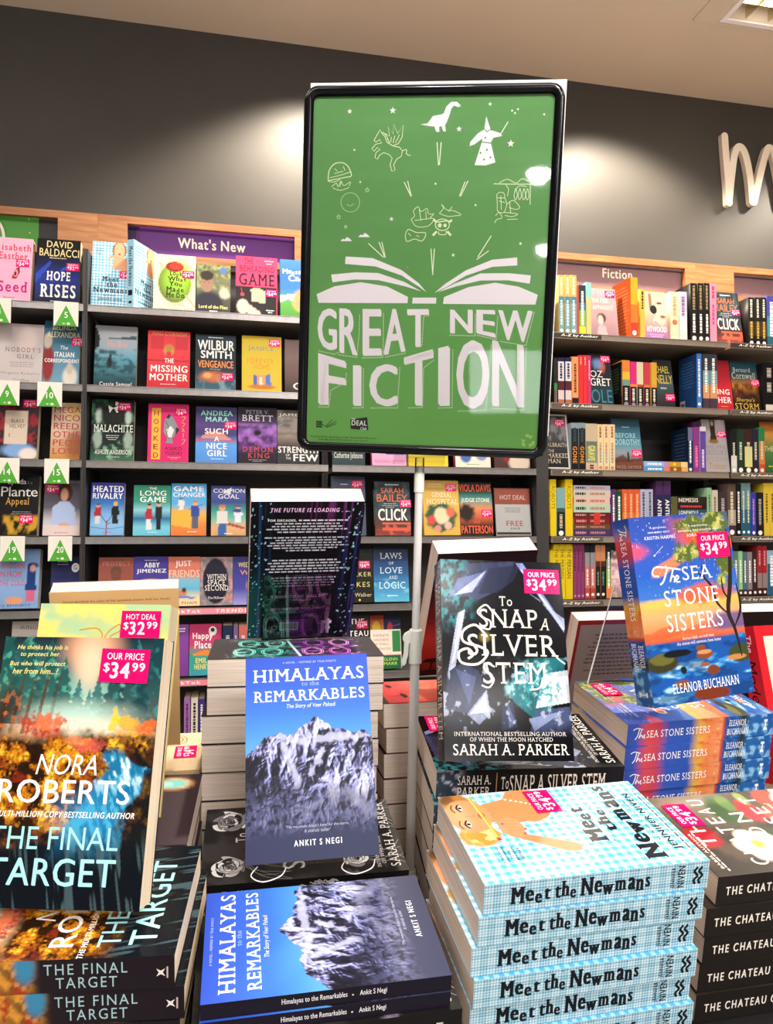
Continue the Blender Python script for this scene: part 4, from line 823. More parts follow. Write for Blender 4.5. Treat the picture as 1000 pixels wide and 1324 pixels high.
# top shelf
series([(723, 729.8), (731, 737.8), (738.6, 746)], 356, 0, [(.36, '#cfae62'), (.48, '#3f7f92'), (1, '#6f9aa2')], 'tall teal spines with gold tops beside the poster', [('bar', '#f2e8c8', .04, .32), ('bar', '#d8e8e8', .42, .85), ('dot', W, .93)])
spine(746.4, 749, 370, 0, '#b8483c', 'very thin red spine on the top shelf', [])
spine(749.4, 758, 369, 0, [(.35, '#26343c'), (.5, '#2f6f86'), (.82, '#7aa848'), (1, '#d8c840')], 'dark spine fading to green and yellow on the top shelf')
spine(758.6, 765, 365.5, 0, [(.28, '#86c4c0'), (1, '#d8b878')], 'slim spine with turquoise head and straw body on the top shelf', [])
faceout(765.2, 801, 373, 0, .026, 'dusty pink novel with a woman in profile on the top fiction shelf', [('g', ('#8a6a70', '#a8868a', '#b39094', '#b8969a')), ('e', '#4a3230', .42, .38, .16, .1, .2), ('e', '#d8b0a0', .38, .34, .1, .1, .2), ('P', '#c09aa0', [(.2, 0), (.6, 0), (.55, .2), (.4, .26), (.28, .2)]), ('l', '#8a6a60', .0012, [(.3, .5), (.28, .95)]), ('t', 'THE HEIR', .12, .7, .72, .78, '#f2dcc8', 's'), ('t', 'APPARENT', .12, .56, .86, .64, '#f2dcc8', 's')], ST(.62, .82), base='#b39094')
spine(828.4, 834.5, 374, 0, [(1, '#e8b04c')], 'ochre spine with black lettering next to the orange book', [('bar', '#2a2018', .05, .4)])
faceout(835, 866, 377, 0, .026, 'peach portrait cover of a split face with a black dot on the top shelf', [('g', ('#8a5a9c', '#a87a90', '#c89a88', '#d8ab94', '#d0a48e', '#c89c88')), ('P', '#5a4440', [(.28, .6), (.42, .55), (.42, .95), (.3, .95)], .8), ('e', '#e2bca4', .75, .6, .22, .3, .2), ('e', '#8a4a44', .82, .48, .12, .03, .3), ('e', '#4a3028', .72, .76, .12, .03, .3), ('o', '#1c2420', .46, .62, .14, .09), ('t', 'ATWOOD', .1, .16, .92, .27, W, 'b'), ('t', 'A', .38, .36, .62, .48, W, ''), ('b', '#c8a0d8', .1, .04, .9, .12, 2, .5)], base='#c89a88')
spine(867.6, 878.4, 377.5, 0, '#e8cfae', 'cream spine left of the pale lavender spine on the top shelf', [('bar', '#c89a6a', .1, .5), ('dot', '#c06a4a', .62)])
spine(879, 889, 377.5, 0, [(.4, '#c3bcd4'), (.75, '#d8cfd8'), (1, '#eadcc8')], 'pale lavender spine on the top shelf', [('bar', '#7a6a8a', .1, .5)])
series([(893.5, 902.3), (902.8, 910.6), (911, 918.4)], 366.5, 0, '#1c1917', 'black thriller spines with white slanted lettering on the top shelf', [('bar', '#9a845c', .04, .45), ('bar', W, .52, .84), ('dot', W, .93)])
spine(918.6, 927.2, 367, 0, '#e88aa4', 'bright pink spine on the top shelf beside the orange lettered thriller', [('bar', '#d03a6a', .05, .25), ('bar', '#b8508a', .35, .7)])
faceout(928, 962, 378, 0, .03, 'dark thriller with orange author capitals on the top fiction shelf at right', click_ops, ST(.66, .55), base='#252a2e', spine='#e0705c')
series([(968.5, 976), (977, 984.4), (985, 992)], 385, 0, [(.5, '#22201e'), (.8, '#4a3c28'), (1, '#1c1a19')], 'black spines at the right end of the top shelf', [('bar', '#d8d4c4', .04, .42), ('bar', '#c8a848', .5, .85), ('dot', W, .94)])
spine(992.6, 1004, 383, 0, [(.4, '#4a4a9c'), (.8, '#3f8a9c'), (1, '#2a5a6a')], 'blue spine cut by the right picture edge on the top shelf')
# second shelf
spine(717, 721.2, 463, 1, [(.55, '#26281f'), (.7, '#3a8a3c'), (1, '#6a5a5a')], 'narrow dark spine with green patch touching the poster frame', [])
series([(722.2, 730), (731.6, 739.6)], 463, 1, [(.08, '#23234a'), (.5, '#e2d8de'), (.7, '#5a2226'), (.9, '#d8c8c8'), (1, '#b86a4a')], 'navy and white spines on the second shelf beside the poster', [('bar', '#2a2a4a', .12, .45)])
spine(740.2, 748.4, 461.5, 1, [(.86, '#e89c62'), (1, '#1c1a18')], 'orange spine with a black foot on the second shelf', [('bar', '#7a3a20', .15, .75)])
series([(749, 754.4), (754.8, 759.8)], 459.5, 1, '#e0343a', 'scarlet spines on the second shelf', [('bar', '#ff9a90', .04, .2)])
spine(760.2, 764.8, 460, 1, '#c23a6c', 'thin magenta spine right of the scarlet pair', [('bar', '#f0a8c0', .1, .5)])
faceout(765, 794.5, 458, 1, .03, 'dark teal novel with huge round capitals on the second fiction shelf', [('g', ('#14282e', '#1c3c44', '#20242c', '#1a1c28', '#262030')), ('e', '#d0603a', .6, .76, .14, .12, .5, .9, .5), ('e', '#7a98d0', .4, .8, .2, .1, .5, .8, .5), ('t', 'OZ', .06, .54, .6, .67, W, ''), ('t', 'GRET', .04, .37, .94, .52, W, 'b'), ('t', 'OLE', .04, .04, .94, .3, '#3f7f8c', '')], ST(.56, .84), base='#1a1c28')
spine(805.4, 815, 466, 1, [(.25, '#e8863a'), (.42, '#e8b83c'), (.55, '#6f9a8a'), (1, '#1c1a1a')], 'spine graded orange to green over black, first of the five bright-topped spines', [('bar', '#d8d8c8', .6, .88), ('dot', '#8a8a8a', .95)])
for (a, b), yt, c, c2, nm in (((815.6, 823.8), 468, '#d8307c', '#e88a3c', 'magenta'), ((824.6, 832.4), 468.5, '#d8d0a8', '#b8482c', 'straw yellow'), ((833.4, 841), 469, '#c8404c', '#d87a4a', 'crimson'), ((843, 850), 469, '#d8a43c', '#e0903c', 'amber')):
    spine(a, b, yt, 1, [(.5, c), (.56, c2), (1, '#1c1a1a')], 'black spine with '+nm+' upper half on the second shelf', [('bar', '#d8d8c8', .6, .88), ('dot', '#8a8a8a', .95)], depth=.13)
faceout(850.4, 874, 466, 1, .03, 'dark harbour thriller with yellow author capitals on the second shelf', [('g', ('#2a2024', '#3a3c3c', '#46585a', '#23262c', '#1c1e22')), ('t', 'CHAEL', .05, .72, .85, .87, '#d8c050', 'k'), ('t', 'NELLY', .05, .5, .98, .68, '#d8c050', 'k'), ('b', '#a8c0c4', .1, .36, .8, .44, 1, .5)], ST(.5, .14), base='#23262c')
series([(909.4, 918), (918.6, 928)], 458, 1, [(.3, '#3c4048'), (.55, '#7aa4a8'), (.8, '#d89a6a'), (1, '#4a3a48')], 'pictorial seascape spines right of the leaning blue book', [('bar', W, .08, .7)])
faceout(928.4, 949.5, 466, 1, .03, 'red thriller partly hidden by the seascape spines on the second shelf', [('g', ('#c22530', '#d92f3c', '#a82430', '#8a1c26')), ('t', 'ING', .1, .3, .85, .41, W, 'B'), ('t', 'HER', .1, .13, .9, .25, W, 'B'), ('b', '#e8a050', .0, .04, .9, .08, 1, .5)], base='#a82430')
faceout(950.5, 985, 468, 1, .034, 'dark battle adventure book with gold lower title at the right of the second shelf', [('g', ('#1a1612', '#241c14', '#5a3020', '#b87830', '#3a4a48', '#20404a', '#1c3a48')), ('n', '#1c1410', (6, 8), .5, .1, .25, .55, .7), ('t', 'Bernard', .1, .78, .75, .87, '#b8bcb8', 's'), ('t', 'Cornwell', .04, .64, .92, .77, '#c0c4bc', 's'), ('t', "Sharpe's", .1, .15, .8, .25, '#d0a848', 'i'), ('t', 'STORM', .04, .02, .93, .14, '#d8b04c', 's')], ST(.72, .5), base='#20404a')
spine(987.4, 1003, 470, 1, '#141314', 'black patterned spine at the right picture edge of the second shelf', [('bar', '#b8b0a0', .1, .3), ('bar', '#b8b0a0', .4, .6), ('rect', '#d8d0c0', .85, .2, .97, .8)])
# third shelf
faceout(708, 738, 536, 2, .032, 'black crime hardback framed in white touching the poster frame', [('g', ('#1a1a1c', '#222224', '#3a3a3c', '#4a484a', '#2c2c2e')), ('n', '#8a8688', (5, 7), .58, .1, .5, .95, .7), ('t', 'ALBRAITH', .05, .4, .95, .47, '#c8bca0', 's'), ('t', 'THE', .1, .3, .35, .35, '#c8bca0', 's'), ('t', 'MARKED', .05, .2, .95, .28, '#c8bca0', 's'), ('t', 'MAN', .05, .1, .6, .18, '#c8bca0', 's'), ('r', '#d8d0c8', .93, 0, 1, 1), ('r', '#d8d0c8', 0, 0, 1, .025), ('r', '#d8d0c8', 0, .97, 1, 1)], ST(.45, .78), hard=True, base='#222224')
series([(739.2, 748.6), (749, 757.6)], 547, 2, [(.12, '#8a9aa0'), (.5, '#23262a'), (1, '#1c1a1a')], 'black spines with chunky orange lettering on the third shelf', [('bar', '#3a4650', .1, .4), ('GONE', '#e0902c', .5, .86, 'B')])
spine(758.2, 772.8, 548, 2, [(.38, '#c8b494'), (.48, '#6a7468'), (.84, '#7f8a7c'), (1, '#d0b49c')], 'thick beige spine with chunky yellow lettering on the third shelf', [('GRAVE', '#e8e03c', .47, .8, 'B'), ('bar', '#6a3a34', .88, .97)])
series([(773.4, 780.4), (781, 788), (788.6, 795.8)], 549, 2, [(.55, '#eccb9c'), (.88, '#d8cfae'), (1, '#e8c8a0')], 'cream paperback spines on the third shelf beside the misty blue novel', [('bar', '#8a6a4a', .05, .3), ('bar', '#b88a6a', .4, .84), ('dot', '#c08a5a', .94)])
faceout(796.2, 832.6, 542, 2, .03, 'teal blue misty novel with pale serif title over a red field', [('g', ('#5a3428', '#7a4434', '#8f96a0', '#5a92a4', '#3f7488', '#335a6c', '#2a4452')), ('e', '#1c2024', .5, .26, .04, .1, .2), ('P', '#4a3024', [(0, .2), (.3, .3), (.5, .2), (1, .24), (1, .18), (0, .14)], .8), ('t', 'BEFORE', .1, .63, .82, .72, '#a8d0d4', 's'), ('t', 'DOROTHY', .06, .49, .97, .6, '#b0d4d8', 's'), ('b', '#bcd', .2, .82, .8, .86, 1, .4), ('t', 'HAZEL GAYNOR', .05, .03, .95, .09, '#a88a84', 's')], ST(.64, .26), base='#335a6c')
for k, (y0, y1, cs, nm) in enumerate(((600.3, 607, ('#3f9ad8', '#e07a58', '#8a5a2c', '#e0a860'), 'lower'), (593, 600, ('#8ab4e0', '#b88ab0', '#c8902c', '#e8c890'), 'upper'))):
    z0 = at(850, 607.8, 2.985)[2]; t = .0225; xa = at(833.5, 600, 2.985)[0]; xb = at(890, 600, 2.985)[0]
    sp = spine_print(xb-xa, t, [(.45, cs[0]), (.58, cs[1]), (.85, cs[2]), (1, cs[3])], [('bar', W, .08, .4), ('dot', '#e8c84c', .7)])
    book('paperback_book', nm+' of two blue and orange paperbacks lying flat on the third shelf', 'book', 'paperbacks lying flat on the fiction shelves', .128, xb-xa, t, Print(.128, xb-xa, 0, 0, cs[0]), sp, None, False, 'cream', 'print', None, T3(xb, 2.985+.003*k, LEV[2]+.001+k*(t+.0004)) @ FLAT, trim=cs[0])
spine(890.2, 896.4, 553, 2, [(.3, '#6a6a8c'), (1, '#1f3450')], 'navy spine with white lettering right of the flat pair', [('bar', W, .3, .8), ('dot', W, .94)], depth=.128, cover='#20304c', blurb='#5a7090')
spine(896.8, 905.4, 546, 2, [(.1, '#3a1838'), (1, '#8a3a86')], 'plum spine with pink lettering on the third shelf', [('bar', '#f07aa0', .48, .9)])
spine(905.8, 913.4, 552, 2, [(.1, '#d8cfd8'), (1, '#5f4796')], 'violet spine on the third shelf beside the grey historical novel', [('bar', '#e8c8e8', .5, .9)])
faceout(913.8, 944.5, 543, 2, .03, 'grey historical novel with a woman in a gold dress at the top', [('g', ('#a8a0a2', '#a49c9f', '#aaa2a6', '#a8a0a4')), ('P', '#3a2a1c', [(.28, .55), (.62, .55), (.56, .75), (.56, .98), (.34, .98), (.36, .75)]), ('e', '#8a6228', .45, .58, .2, .04, .3), ('e', '#c8a890', .45, .93, .06, .05, .2), ('t', 'PHILIPPA', .06, .43, .92, .51, '#8a8286', 's'), ('t', 'GREGORY', .04, .32, .95, .41, '#8a8286', 's'), ('t', 'BOLEYN', .06, .2, .92, .28, '#9a8f84', 's'), ('t', 'Traitor', .14, .05, .86, .17, '#a8823c', 'i')], ST(.62, .66), base='#a49c9f')
for a, b, yt, c, nm in ((946, 953.4, 556, [(.6, '#1c1c1e'), (.85, '#d8d0cc'), (1, '#c8c8c0')], 'black spine with a white foot'), (954, 963, 555, [(1, '#22382a')], 'dark green spine'), (963.6, 973.4, 555, [(.4, '#3a2420'), (.86, '#d8d080'), (1, '#3a2018')], 'brown spine with a pale yellow panel'), (974, 981.6, 555, '#2a2438', 'dark violet spine'), (982.2, 989.6, 553, [(.3, '#2f7a4a'), (.8, '#c87a3a'), (1, '#c8482c')], 'green and orange spine')):
    spine(a, b, yt, 2, c, nm+' near the right picture edge of the third shelf', [('bar', '#c8c8b0', .3, .7), ('dot', W, .93)])
faceout(990, 1014, 546, 2, .03, 'green and orange cover cut by the right picture edge, third shelf', [('g', ('#2f5a34', '#3f6a3a', '#5a7a40', '#c88a3c', '#a85a24')), ('t', 'THE', .1, .42, .6, .52, '#d8d0a0', ''), ('b', '#d8d040', .1, .1, .6, .15, 1, .5)], base='#3f6a3a')
# fourth shelf
spine(712, 719.6, 620, 3, '#e8c81c', 'tall yellow spine at the left end of the fourth shelf', [('ROBOTS', '#5a6a1c', .12, .52, '')])
spine(720.6, 731.2, 631, 3, [(.42, '#7fa8a8'), (.5, '#3a5a5c'), (1, '#16282a')], 'dark spine with a pale blue upper picture between two yellow spines', [('bar', '#c8b08a', .55, .85), ('dot', W, .94)])
spine(731.6, 741, 620, 3, '#e8c21c', 'tall yellow spine left of the lying pile on the fourth shelf', [('ROBOTS', '#5a6a1c', .12, .52, '')])
pile = [(624, 630, '#a8a4b4', 'lilac grey'), (630.4, 639.4, '#c8bfb0', 'cream'), (640, 649, '#dcb8a4', 'peach'), (649.5, 659.6, '#b0ccb4', 'mint green'), (660, 666.4, '#5a2024', 'maroon'), (666.6, 675.4, '#7a1c20', 'deep red'), (675.6, 681.6, '#5a4a30', 'olive brown'), (682, 690.5, '#443068', 'purple')]
z = LEV[3]+.001
for k, (y0, y1, c, nm) in enumerate(reversed(pile)):
    xa = at(741.6+.4*(k % 3), 660, 2.985)[0]; xb = at(790-.5*(k % 3), 660, 2.985)[0]; t = (y1-y0+.4)*3.165/963
    sp = spine_print(xb-xa, t, [(1, c)], [('bar', '#3a2a2a' if k > 3 else '#c88a80', .06, .34), ('bar', '#b87a6a', .45, .85)]+([('rect', '#c83a34', .55, 0, .72, 1)] if k in (2, 3) else []))
    book('paperback_book', nm+' spine in the pile of eight lying paperbacks on the fourth shelf', 'book', 'paperbacks lying flat on the fiction shelves', .128, xb-xa, t-.0004, Print(.128, xb-xa, 0, 0, c), sp, None, False, 'cream', 'print', None, T3(xb, 2.985, z) @ FLAT, trim=c); z += t
spine(791, 797.2, 633, 3, '#5a2f6a', 'purple upright spine right of the lying pile')
spine(797.6, 805, 635, 3, '#1f4a2a', 'forest green upright spine on the fourth shelf')
series([(805.6, 812.8), (813.2, 820.4), (820.8, 828.4)], 633, 3, [(.5, '#d85a34'), (.9, '#e0742c'), (1, '#c8482c')], 'orange spines on the fourth shelf', [('bar', '#f0b080', .1, .8)])
series([(829, 836.8), (837.4, 845)], 633, 3, '#b0b0c4', 'pale grey spines with bold dark lettering on the fourth shelf', [('bar', '#3a4468', .06, .7), ('rect', '#4a4a5a', .76, .2, .95, .8)])
series([(849, 857.8), (859, 868)], 622, 3, [(.25, '#4a2a58'), (1, '#232850')], 'navy spines with tall white capitals above the blue sunset novel', [('ANTIHERO', W, .34, .92, 'Bk')])
z = LEV[3]+.001
for k, (c, tx, tc, nm) in enumerate((('#2a2c30', '', W, 'charcoal lowest'), ('#2c4a50', 'LONEWOLF', '#d8e0dc', 'dark teal'), ('#241c1e', '', '#d83a3c', 'black with red lettering'), ('#2a241c', 'NEMESIS', '#e8e0d0', 'dark brown with white capitals'))):
    xa = at(869, 660, 2.985)[0]; xb = at(914.5, 660, 2.985)[0]; t = [.089, .029, .026, .031][k]
    if k == 0: t = .03
    sp = spine_print(xb-xa, t, [(.16, '#5a5a30'), (1, c)], [(tx, tc, .2, .75, 'B')] if tx else [('bar', tc, .25, .85)])
    for q in range(3 if k == 0 else 1):
        book('paperback_book', nm+' spine in the lying pile above the blue sunset novel' if q == 0 and k else ('lowest', 'second lowest', 'third lowest')[q]+' charcoal spine in the lying pile behind the blue sunset novel', 'book', 'paperbacks lying flat on the fiction shelves', .128, xb-xa, t-.0004, Print(.128, xb-xa, 0, 0, c), sp, None, False, 'cream', 'print', None, T3(xb, 2.985, z) @ FLAT, trim=c); z += t
for a, b, yt, c, nm, tc in ((915, 921, 631, '#8fb48c', 'mint green spine', '#4a6a4a'), (921.6, 929, 634, '#c8bfa8', 'cream spine', '#7a6a5a'), (930, 941, 636, [(.7, '#3a3034'), (1, '#6a6a6a')], 'dark grey spine', '#a8a0a0'), (942, 952, 626, [(.5, '#5a4a42'), (.8, '#a89a88'), (1, '#3a3030')], 'brown mottled spine', '#d8c8b0'), (952.6, 959, 626, '#161618', 'black spine with white lettering', W), (959.4, 965, 625, [(.5, '#6a8a90'), (1, '#1f5a78')], 'left teal blue spine', '#d0d8b0'), (965.4, 971.2, 625, [(.5, '#6a8a90'), (1, '#1f5a78')], 'right teal blue spine', '#d0d8b0'), (972, 978.4, 637, '#3a3aa0', 'royal blue spine', '#b08ac8'), (979, 988, 637, '#1a1818', 'short black spine', '#a8a0a0')):
    spine(a, b, yt, 3, c, nm+' on the fourth shelf right of the blue sunset novel', [('bar', tc, .15, .75), ('dot', W, .93)])
series([(988.6, 995.6), (996, 1003)], 625, 3, '#d8b83c', 'tall yellow spines at the right picture edge of the fourth shelf', [('bar', '#6a5a1c', .2, .75)])
# fifth shelf
spine(712, 716, 712, 4, '#d8b81c', 'short yellow spine behind the silver lettered fantasy book', [])
series([(716.4, 723.4), (724, 731.2), (731.8, 741)], 704, 4, '#dcc01c', 'yellow spines with black capitals on the fifth shelf', [('THE PERSIAN', '#3a3410', .08, .62, '')])
series([(741.6, 746.2), (746.6, 751.2), (751.6, 756.2)], 704, 4, '#8a3a68', 'mulberry spines on the fifth shelf', [('bar', '#5a2448', .08, .5), ('dot', '#c88aa8', .94)])
series([(756.8, 763.2), (763.8, 770)], 705, 4, [(.14, '#1c2026'), (.4, '#8f8a90'), (.8, '#c8706a'), (1, '#b0483c')], 'grey and salmon spines on the fifth shelf', [('bar', '#e8dcd8', .45, .75), ('dot', W, .92)])
series([(770.8, 776.8), (777.4, 783.4)], 705, 4, [(.3, '#c8845a'), (.4, '#5a2a24'), (1, '#16201c')], 'black spines with orange heads on the fifth shelf', [('bar', '#6a8a78', .5, .75), ('dot', W, .92)])
spine(784.4, 790.8, 706, 4, [(.25, '#20242a'), (.45, '#7a8a6a'), (.76, '#8aa848'), (1, '#e0804a')], 'green and orange spine left of the blue sunset novel on the fifth shelf')
faceout(791.4, 820, 712, 4, .03, 'floral pink cover behind the blue sunset novel on the fifth shelf', [('g', ('#a88a70', '#d8a0a4', '#c88a94', '#5a6a5a')), ('n', '#e8d0d0', 6, .55, .1)], base='#c88a94')
for a, b, yt, c, nm in ((950, 955.4, 713, '#5a7a68', 'sage spine'), (956, 961, 713, '#8fc08a', 'mint spine'), (961.6, 967, 714, '#4a6a74', 'slate teal spine'), (967.6, 973.4, 714, '#8a7a80', 'mauve grey spine'), (974, 979.6, 712, '#3a2024', 'dark maroon spine')):
    spine(a, b, yt, 4, [(.86, c), (1, '#3a2024')], nm+' on the fifth shelf at the right picture edge', [('bar', W, .2, .7), ('dot', W, .93)])
series([(980.2, 986), (986.6, 992.4)], 706, 4, [(.55, '#a02430'), (.85, '#8a7a7a'), (1, '#2a1c1c')], 'crimson spines on the fifth shelf at the right picture edge', [('bar', '#d88a88', .1, .4), ('dot', W, .93)])
spine(993, 1004, 712, 4, [(.3, '#8ab0c0'), (1, '#2a5a7a')], 'blue spine cut by the right picture edge on the fifth shelf')
# lower shelf under the pink strips
spine(238, 246, 903, 6, [(1, '#a870b0')], 'mauve paperback standing on the low shelf beside the page stack', [('bar', '#5a3468', .1, .8)], group='spines on the low shelves')
spine(247, 256, 902, 6, [(1, '#e8dccc')], 'cream spine on the low shelf beside the page stack', [('bar', '#2a2a2a', .1, .8)], group='spines on the low shelves')
spine(257, 264.5, 904, 6, [(1, '#4a348c')], 'indigo spine on the low shelf beside the page stack', [('bar', W, .1, .8)], group='spines on the low shelves')
for a, b, c, nm in ((288, 301, '#28304e', 'navy'), (302, 308, '#7a5a86', 'dull violet'), (309, 320, '#c86a60', 'salmon')):
    spine(a, b, 809, 5, c, nm+' spine on the pink-stripped shelf right of the raspberry novel', [('bar', '#c8c0d8', .2, .8)], group='spines on the low shelves')

# books turned at an angle
def turned(px, yt, lev, w, t, yaw, label, front, sp_b, sp_t, back=None, Y=2.975, stk=None):
    x = at(px, yt+40, Y)[0]; z = LEV[lev]; h = at(px, yt, Y)[2]-z
    f = front(w, h); s = spine_print(h, t, sp_b, sp_t) if not callable(sp_b) else sp_b(h, t)
    b = back(w, h) if back else None
    return book('paperback_book', label, 'book', 'books turned at an angle on the shelves', w, h, t, f, s, b, False, 'cream', 'print', stk, T3(x, Y, z+.0012) @ rz(math.radians(yaw)) @ SPINE, trim=sp_b[0][1] if not callable(sp_b) else '#aadcf2')
def ob(w, h):
    p = Print(w, h, 0, 0, '#c8542c'); p.bars('#e08a50', .1, .1, .9, .9, 14, .35); return p
turned(816, 358.5, 0, .135, .036, 6, 'orange paperback turned to show its blurb-covered back on the top fiction shelf', lambda w, h: Print(w, h, 0, 0, '#e8902c'), [(.45, '#f0a428'), (.75, '#e8742c'), (1, '#d8402c')], [('dot', W, .92)], ob, Y=2.968)
def bb(w, h):
    p = Print(w, h, 0, 0, '#2c5aa0'); p.bars('#6a98d0', .1, .4, .9, .9, 9, .3); p.rect('#e8e4dc', .06, .03, .34, .2); p.bars('#333', .1, .05, .3, .16, 1, .9, False); return p
turned(901.5, 457.5, 1, .135, .024, 0, 'large blue paperback turned to show its back and bar code on the second shelf', lambda w, h: Print(w, h, 0, 0, '#2c5aa0'), [(1, '#3f78c4')], [('bar', W, .1, .8), ('dot', W, .92)], bb, Y=2.968)
def kb(w, h):
    p = Print(w, h, 0, 0, '#141416'); p.bars('#6a8a5a', .12, .3, .9, .9, 9, .3); p.rect('#d8ceb8', .06, .03, .42, .14); return p
turned(803.6, 468, 1, .12, .0045, 0, 'black paperback turned to show its back beside the bright-topped spines', lambda w, h: Print(w, h, 0, 0, '#141416'), [(1, '#18181a')], [('bar', '#8a8a7a', .1, .8)], kb, Y=2.968)
def ns(h, t):
    p = Print(h, t, 0, 0, '#a4d6ec'); p.text('Meet the Newmans', .1, .25, .68, .8, '#1a2230', 'sB'); p.rect('#1a2230', .74, .2, .82, .8); p.oval('#1a2230', .92, .5, .02, .25); return p
def nf(w, h):
    p = Print(w, h, 50, 76); newman_small(p); return p
turned(164.3, 310.5, 0, .15, .03, -28, 'pale blue gingham paperback turned to show spine and cover under the purple sign', nf, ns, None, Y=2.97)
# ------------------------------------------------------------------ the display table
PY, PZ, TILT = 0.70, 0.925, 10.7
tt = math.radians(TILT); NRM = np.array([0, -math.sin(tt), math.cos(tt)])
def top_z(Y): return PZ+math.tan(tt)*(min(Y, 1.06)-PY)
r = empty('display_table', T3(.3, 1.15, 0), 'dark display table with a sloping front carrying all the stacks of new fiction', 'table')
mb = MB(); L2 = lambda x, y, z: (x-.3, y-1.15, z)
pts = [(.60, top_z(.60)), (1.06, top_z(1.06)), (1.72, top_z(1.06)), (1.72, top_z(1.06)-.04), (1.06, top_z(1.06)-.04), (.60, top_z(.60)-.04)]
mb.prism(pts, lambda u, v, t: L2(t, u, v), -.75, 1.35); mb.build('table_top', M['table'], r)
mb = MB(); mb.box(L2(-.70, .64, .0), L2(1.30, .66, .86)); mb.box(L2(-.70, 1.66, .0), L2(1.30, 1.68, .95)); mb.build('apron', M['table'], r)
for x in (-.70, 1.28):
    mb = MB(); mb.box(L2(x, .66, 0), L2(x+.02, 1.66, .87)); mb.build('side_panel', M['table'], r)

# ------------------------------------------------------------------ artwork of the big covers
def him_front(w=.140, h=.216):
    p = Print(w, h, 190, 290)
    p.grad([(0, '#2c2f48'), (.1, '#33375a'), (.45, '#6cb4f2'), (.6, '#4f96f0'), (.72, '#4078ea'), (.86, '#3a63d8'), (1, '#3656c8')])
    U, V = p.U, p.W
    ru = [0, .06, .14, .2, .26, .32, .38, .44, .5, .555, .6, .64, .7, .76, .8, .88, .94, 1]; rv = [.5, .53, .585, .6, .605, .59, .595, .635, .65, .685, .655, .64, .612, .607, .598, .585, .6, .56]
    ridge = np.interp(U, ru, rv)+(fbm(U*40, U*0, 9, 3)-.5)*.02
    m = (V < ridge)
    wx = U+.10*(fbm(U*6, V*8, 61, 3)-.5); wy = V+.08*(fbm(U*7, V*9, 71, 3)-.5)
    rid = lambda x, y, sd: 1-np.abs(2*fbm(x, y, sd, 1)-1)
    Hh = .55*rid(wx*6+wy*3.5, wy*6-wx*2, 11)+.3*rid(wx*13-wy*7, wy*13+wx*5, 23)+.16*rid(wx*27+wy*12, wy*27, 31)+.08*rid(wx*60, wy*60, 41)
    gx = np.gradient(Hh, axis=1)*190; gy = np.gradient(Hh, axis=0)*190
    sh = np.clip(.45+.036*gx-.026*gy+(fbm(wx*3.5+wy*2, wy*5-wx*2, 81, 3)-.5)*1.1+(V-.38)*.5+(fbm(U*30, V*40, 51, 3)-.5)*.35, 0, 1)
    a = fbm(U*7+V*4, V*13-U*5, 11, 5); b = fbm(U*16-V*6, V*26+U*9, 23, 4)
    stops = [0, .28, .42, .5, .6, .8, 1]; cs = ['#1b1a26', '#2b2a3a', '#4a4964', '#7478ac', '#9a9fd6', '#c6c9f0', '#e6e6fa']
    c = np.stack([np.interp(sh, stops, [lin(q)[k] for q in cs]) for k in range(3)], -1)
    for (x0, y0), (x1, y1), wd in (((.34, .575), (.46, .555), .022), ((.55, .57), (.98, .57), .016), ((.3, .54), (.4, .36), .028), ((.6, .5), (.5, .4), .018), ((.2, .585), (.3, .585), .016), ((.76, .3), (.98, .2), .03)):
        t = np.clip(((U-x0)*(x1-x0)+(V-y0)*(y1-y0))/((x1-x0)**2+(y1-y0)**2), 0, 1); d = np.hypot(U-x0-t*(x1-x0), (V-y0-t*(y1-y0)))+(b-.5)*.05
        k = (1-sstep(wd*.4, wd*1.3, d))[..., None]*.75; c = c*(1-k)+lin('#c9cbee')*k
    fs = (sstep(.40, .24, V+(a-.5)*.18)*.75)[..., None]      # wooded foot of the mountain
    tre = sstep(.42, .58, fbm(U*34, V*44, 41, 3))[..., None]
    c = c*(1-fs)+(lin('#2c2c40')*tre+lin('#565a80')*(1-tre))*fs
    p.im = np.where(m[..., None], c, p.im)
    p.mix('#363a58', (1-sstep(.1, .2, V+(a-.5)*.05)))
    p.text('A NOVEL - INSPIRED BY TRUE EVENTS', .3, .963, .74, .974, '#c8d8ff', 'w')
    p.text('HIMALAYAS', .06, .868, .965, .935, '#fbfbff', 'sb'); p.text('to the', .45, .842, .59, .864, '#a8c4f8', 's'); p.text('REMARKABLES', .065, .765, .962, .822, '#fbfbff', 'sb')
    p.text('The Story of Veer Pahadi', .325, .722, .72, .75, '#f4f6ff', 'i')
    p.text('"The mountain doesn\'t bend for the storm,'.replace('"', "'"), .3, .147, .78, .163, '#b8bcd8', 'i'); p.text("it stands taller'", .44, .126, .64, .142, '#b8bcd8', 'i'); p.text('ANKIT S NEGI', .36, .066, .72, .094, '#fbfbff', 'Bw')
    return p
def him_spine(h, t):
    p = Print(h, t, 0, 0, '#1a1624'); p.text('Himalayas to the Remarkables', .31, .3, .57, .75, '#f0eef4', 'b'); p.oval('#f0eef4', .592, .5, .004, .05); p.text('Ankit S Negi', .62, .3, .73, .75, '#f0eef4', 'b'); return p
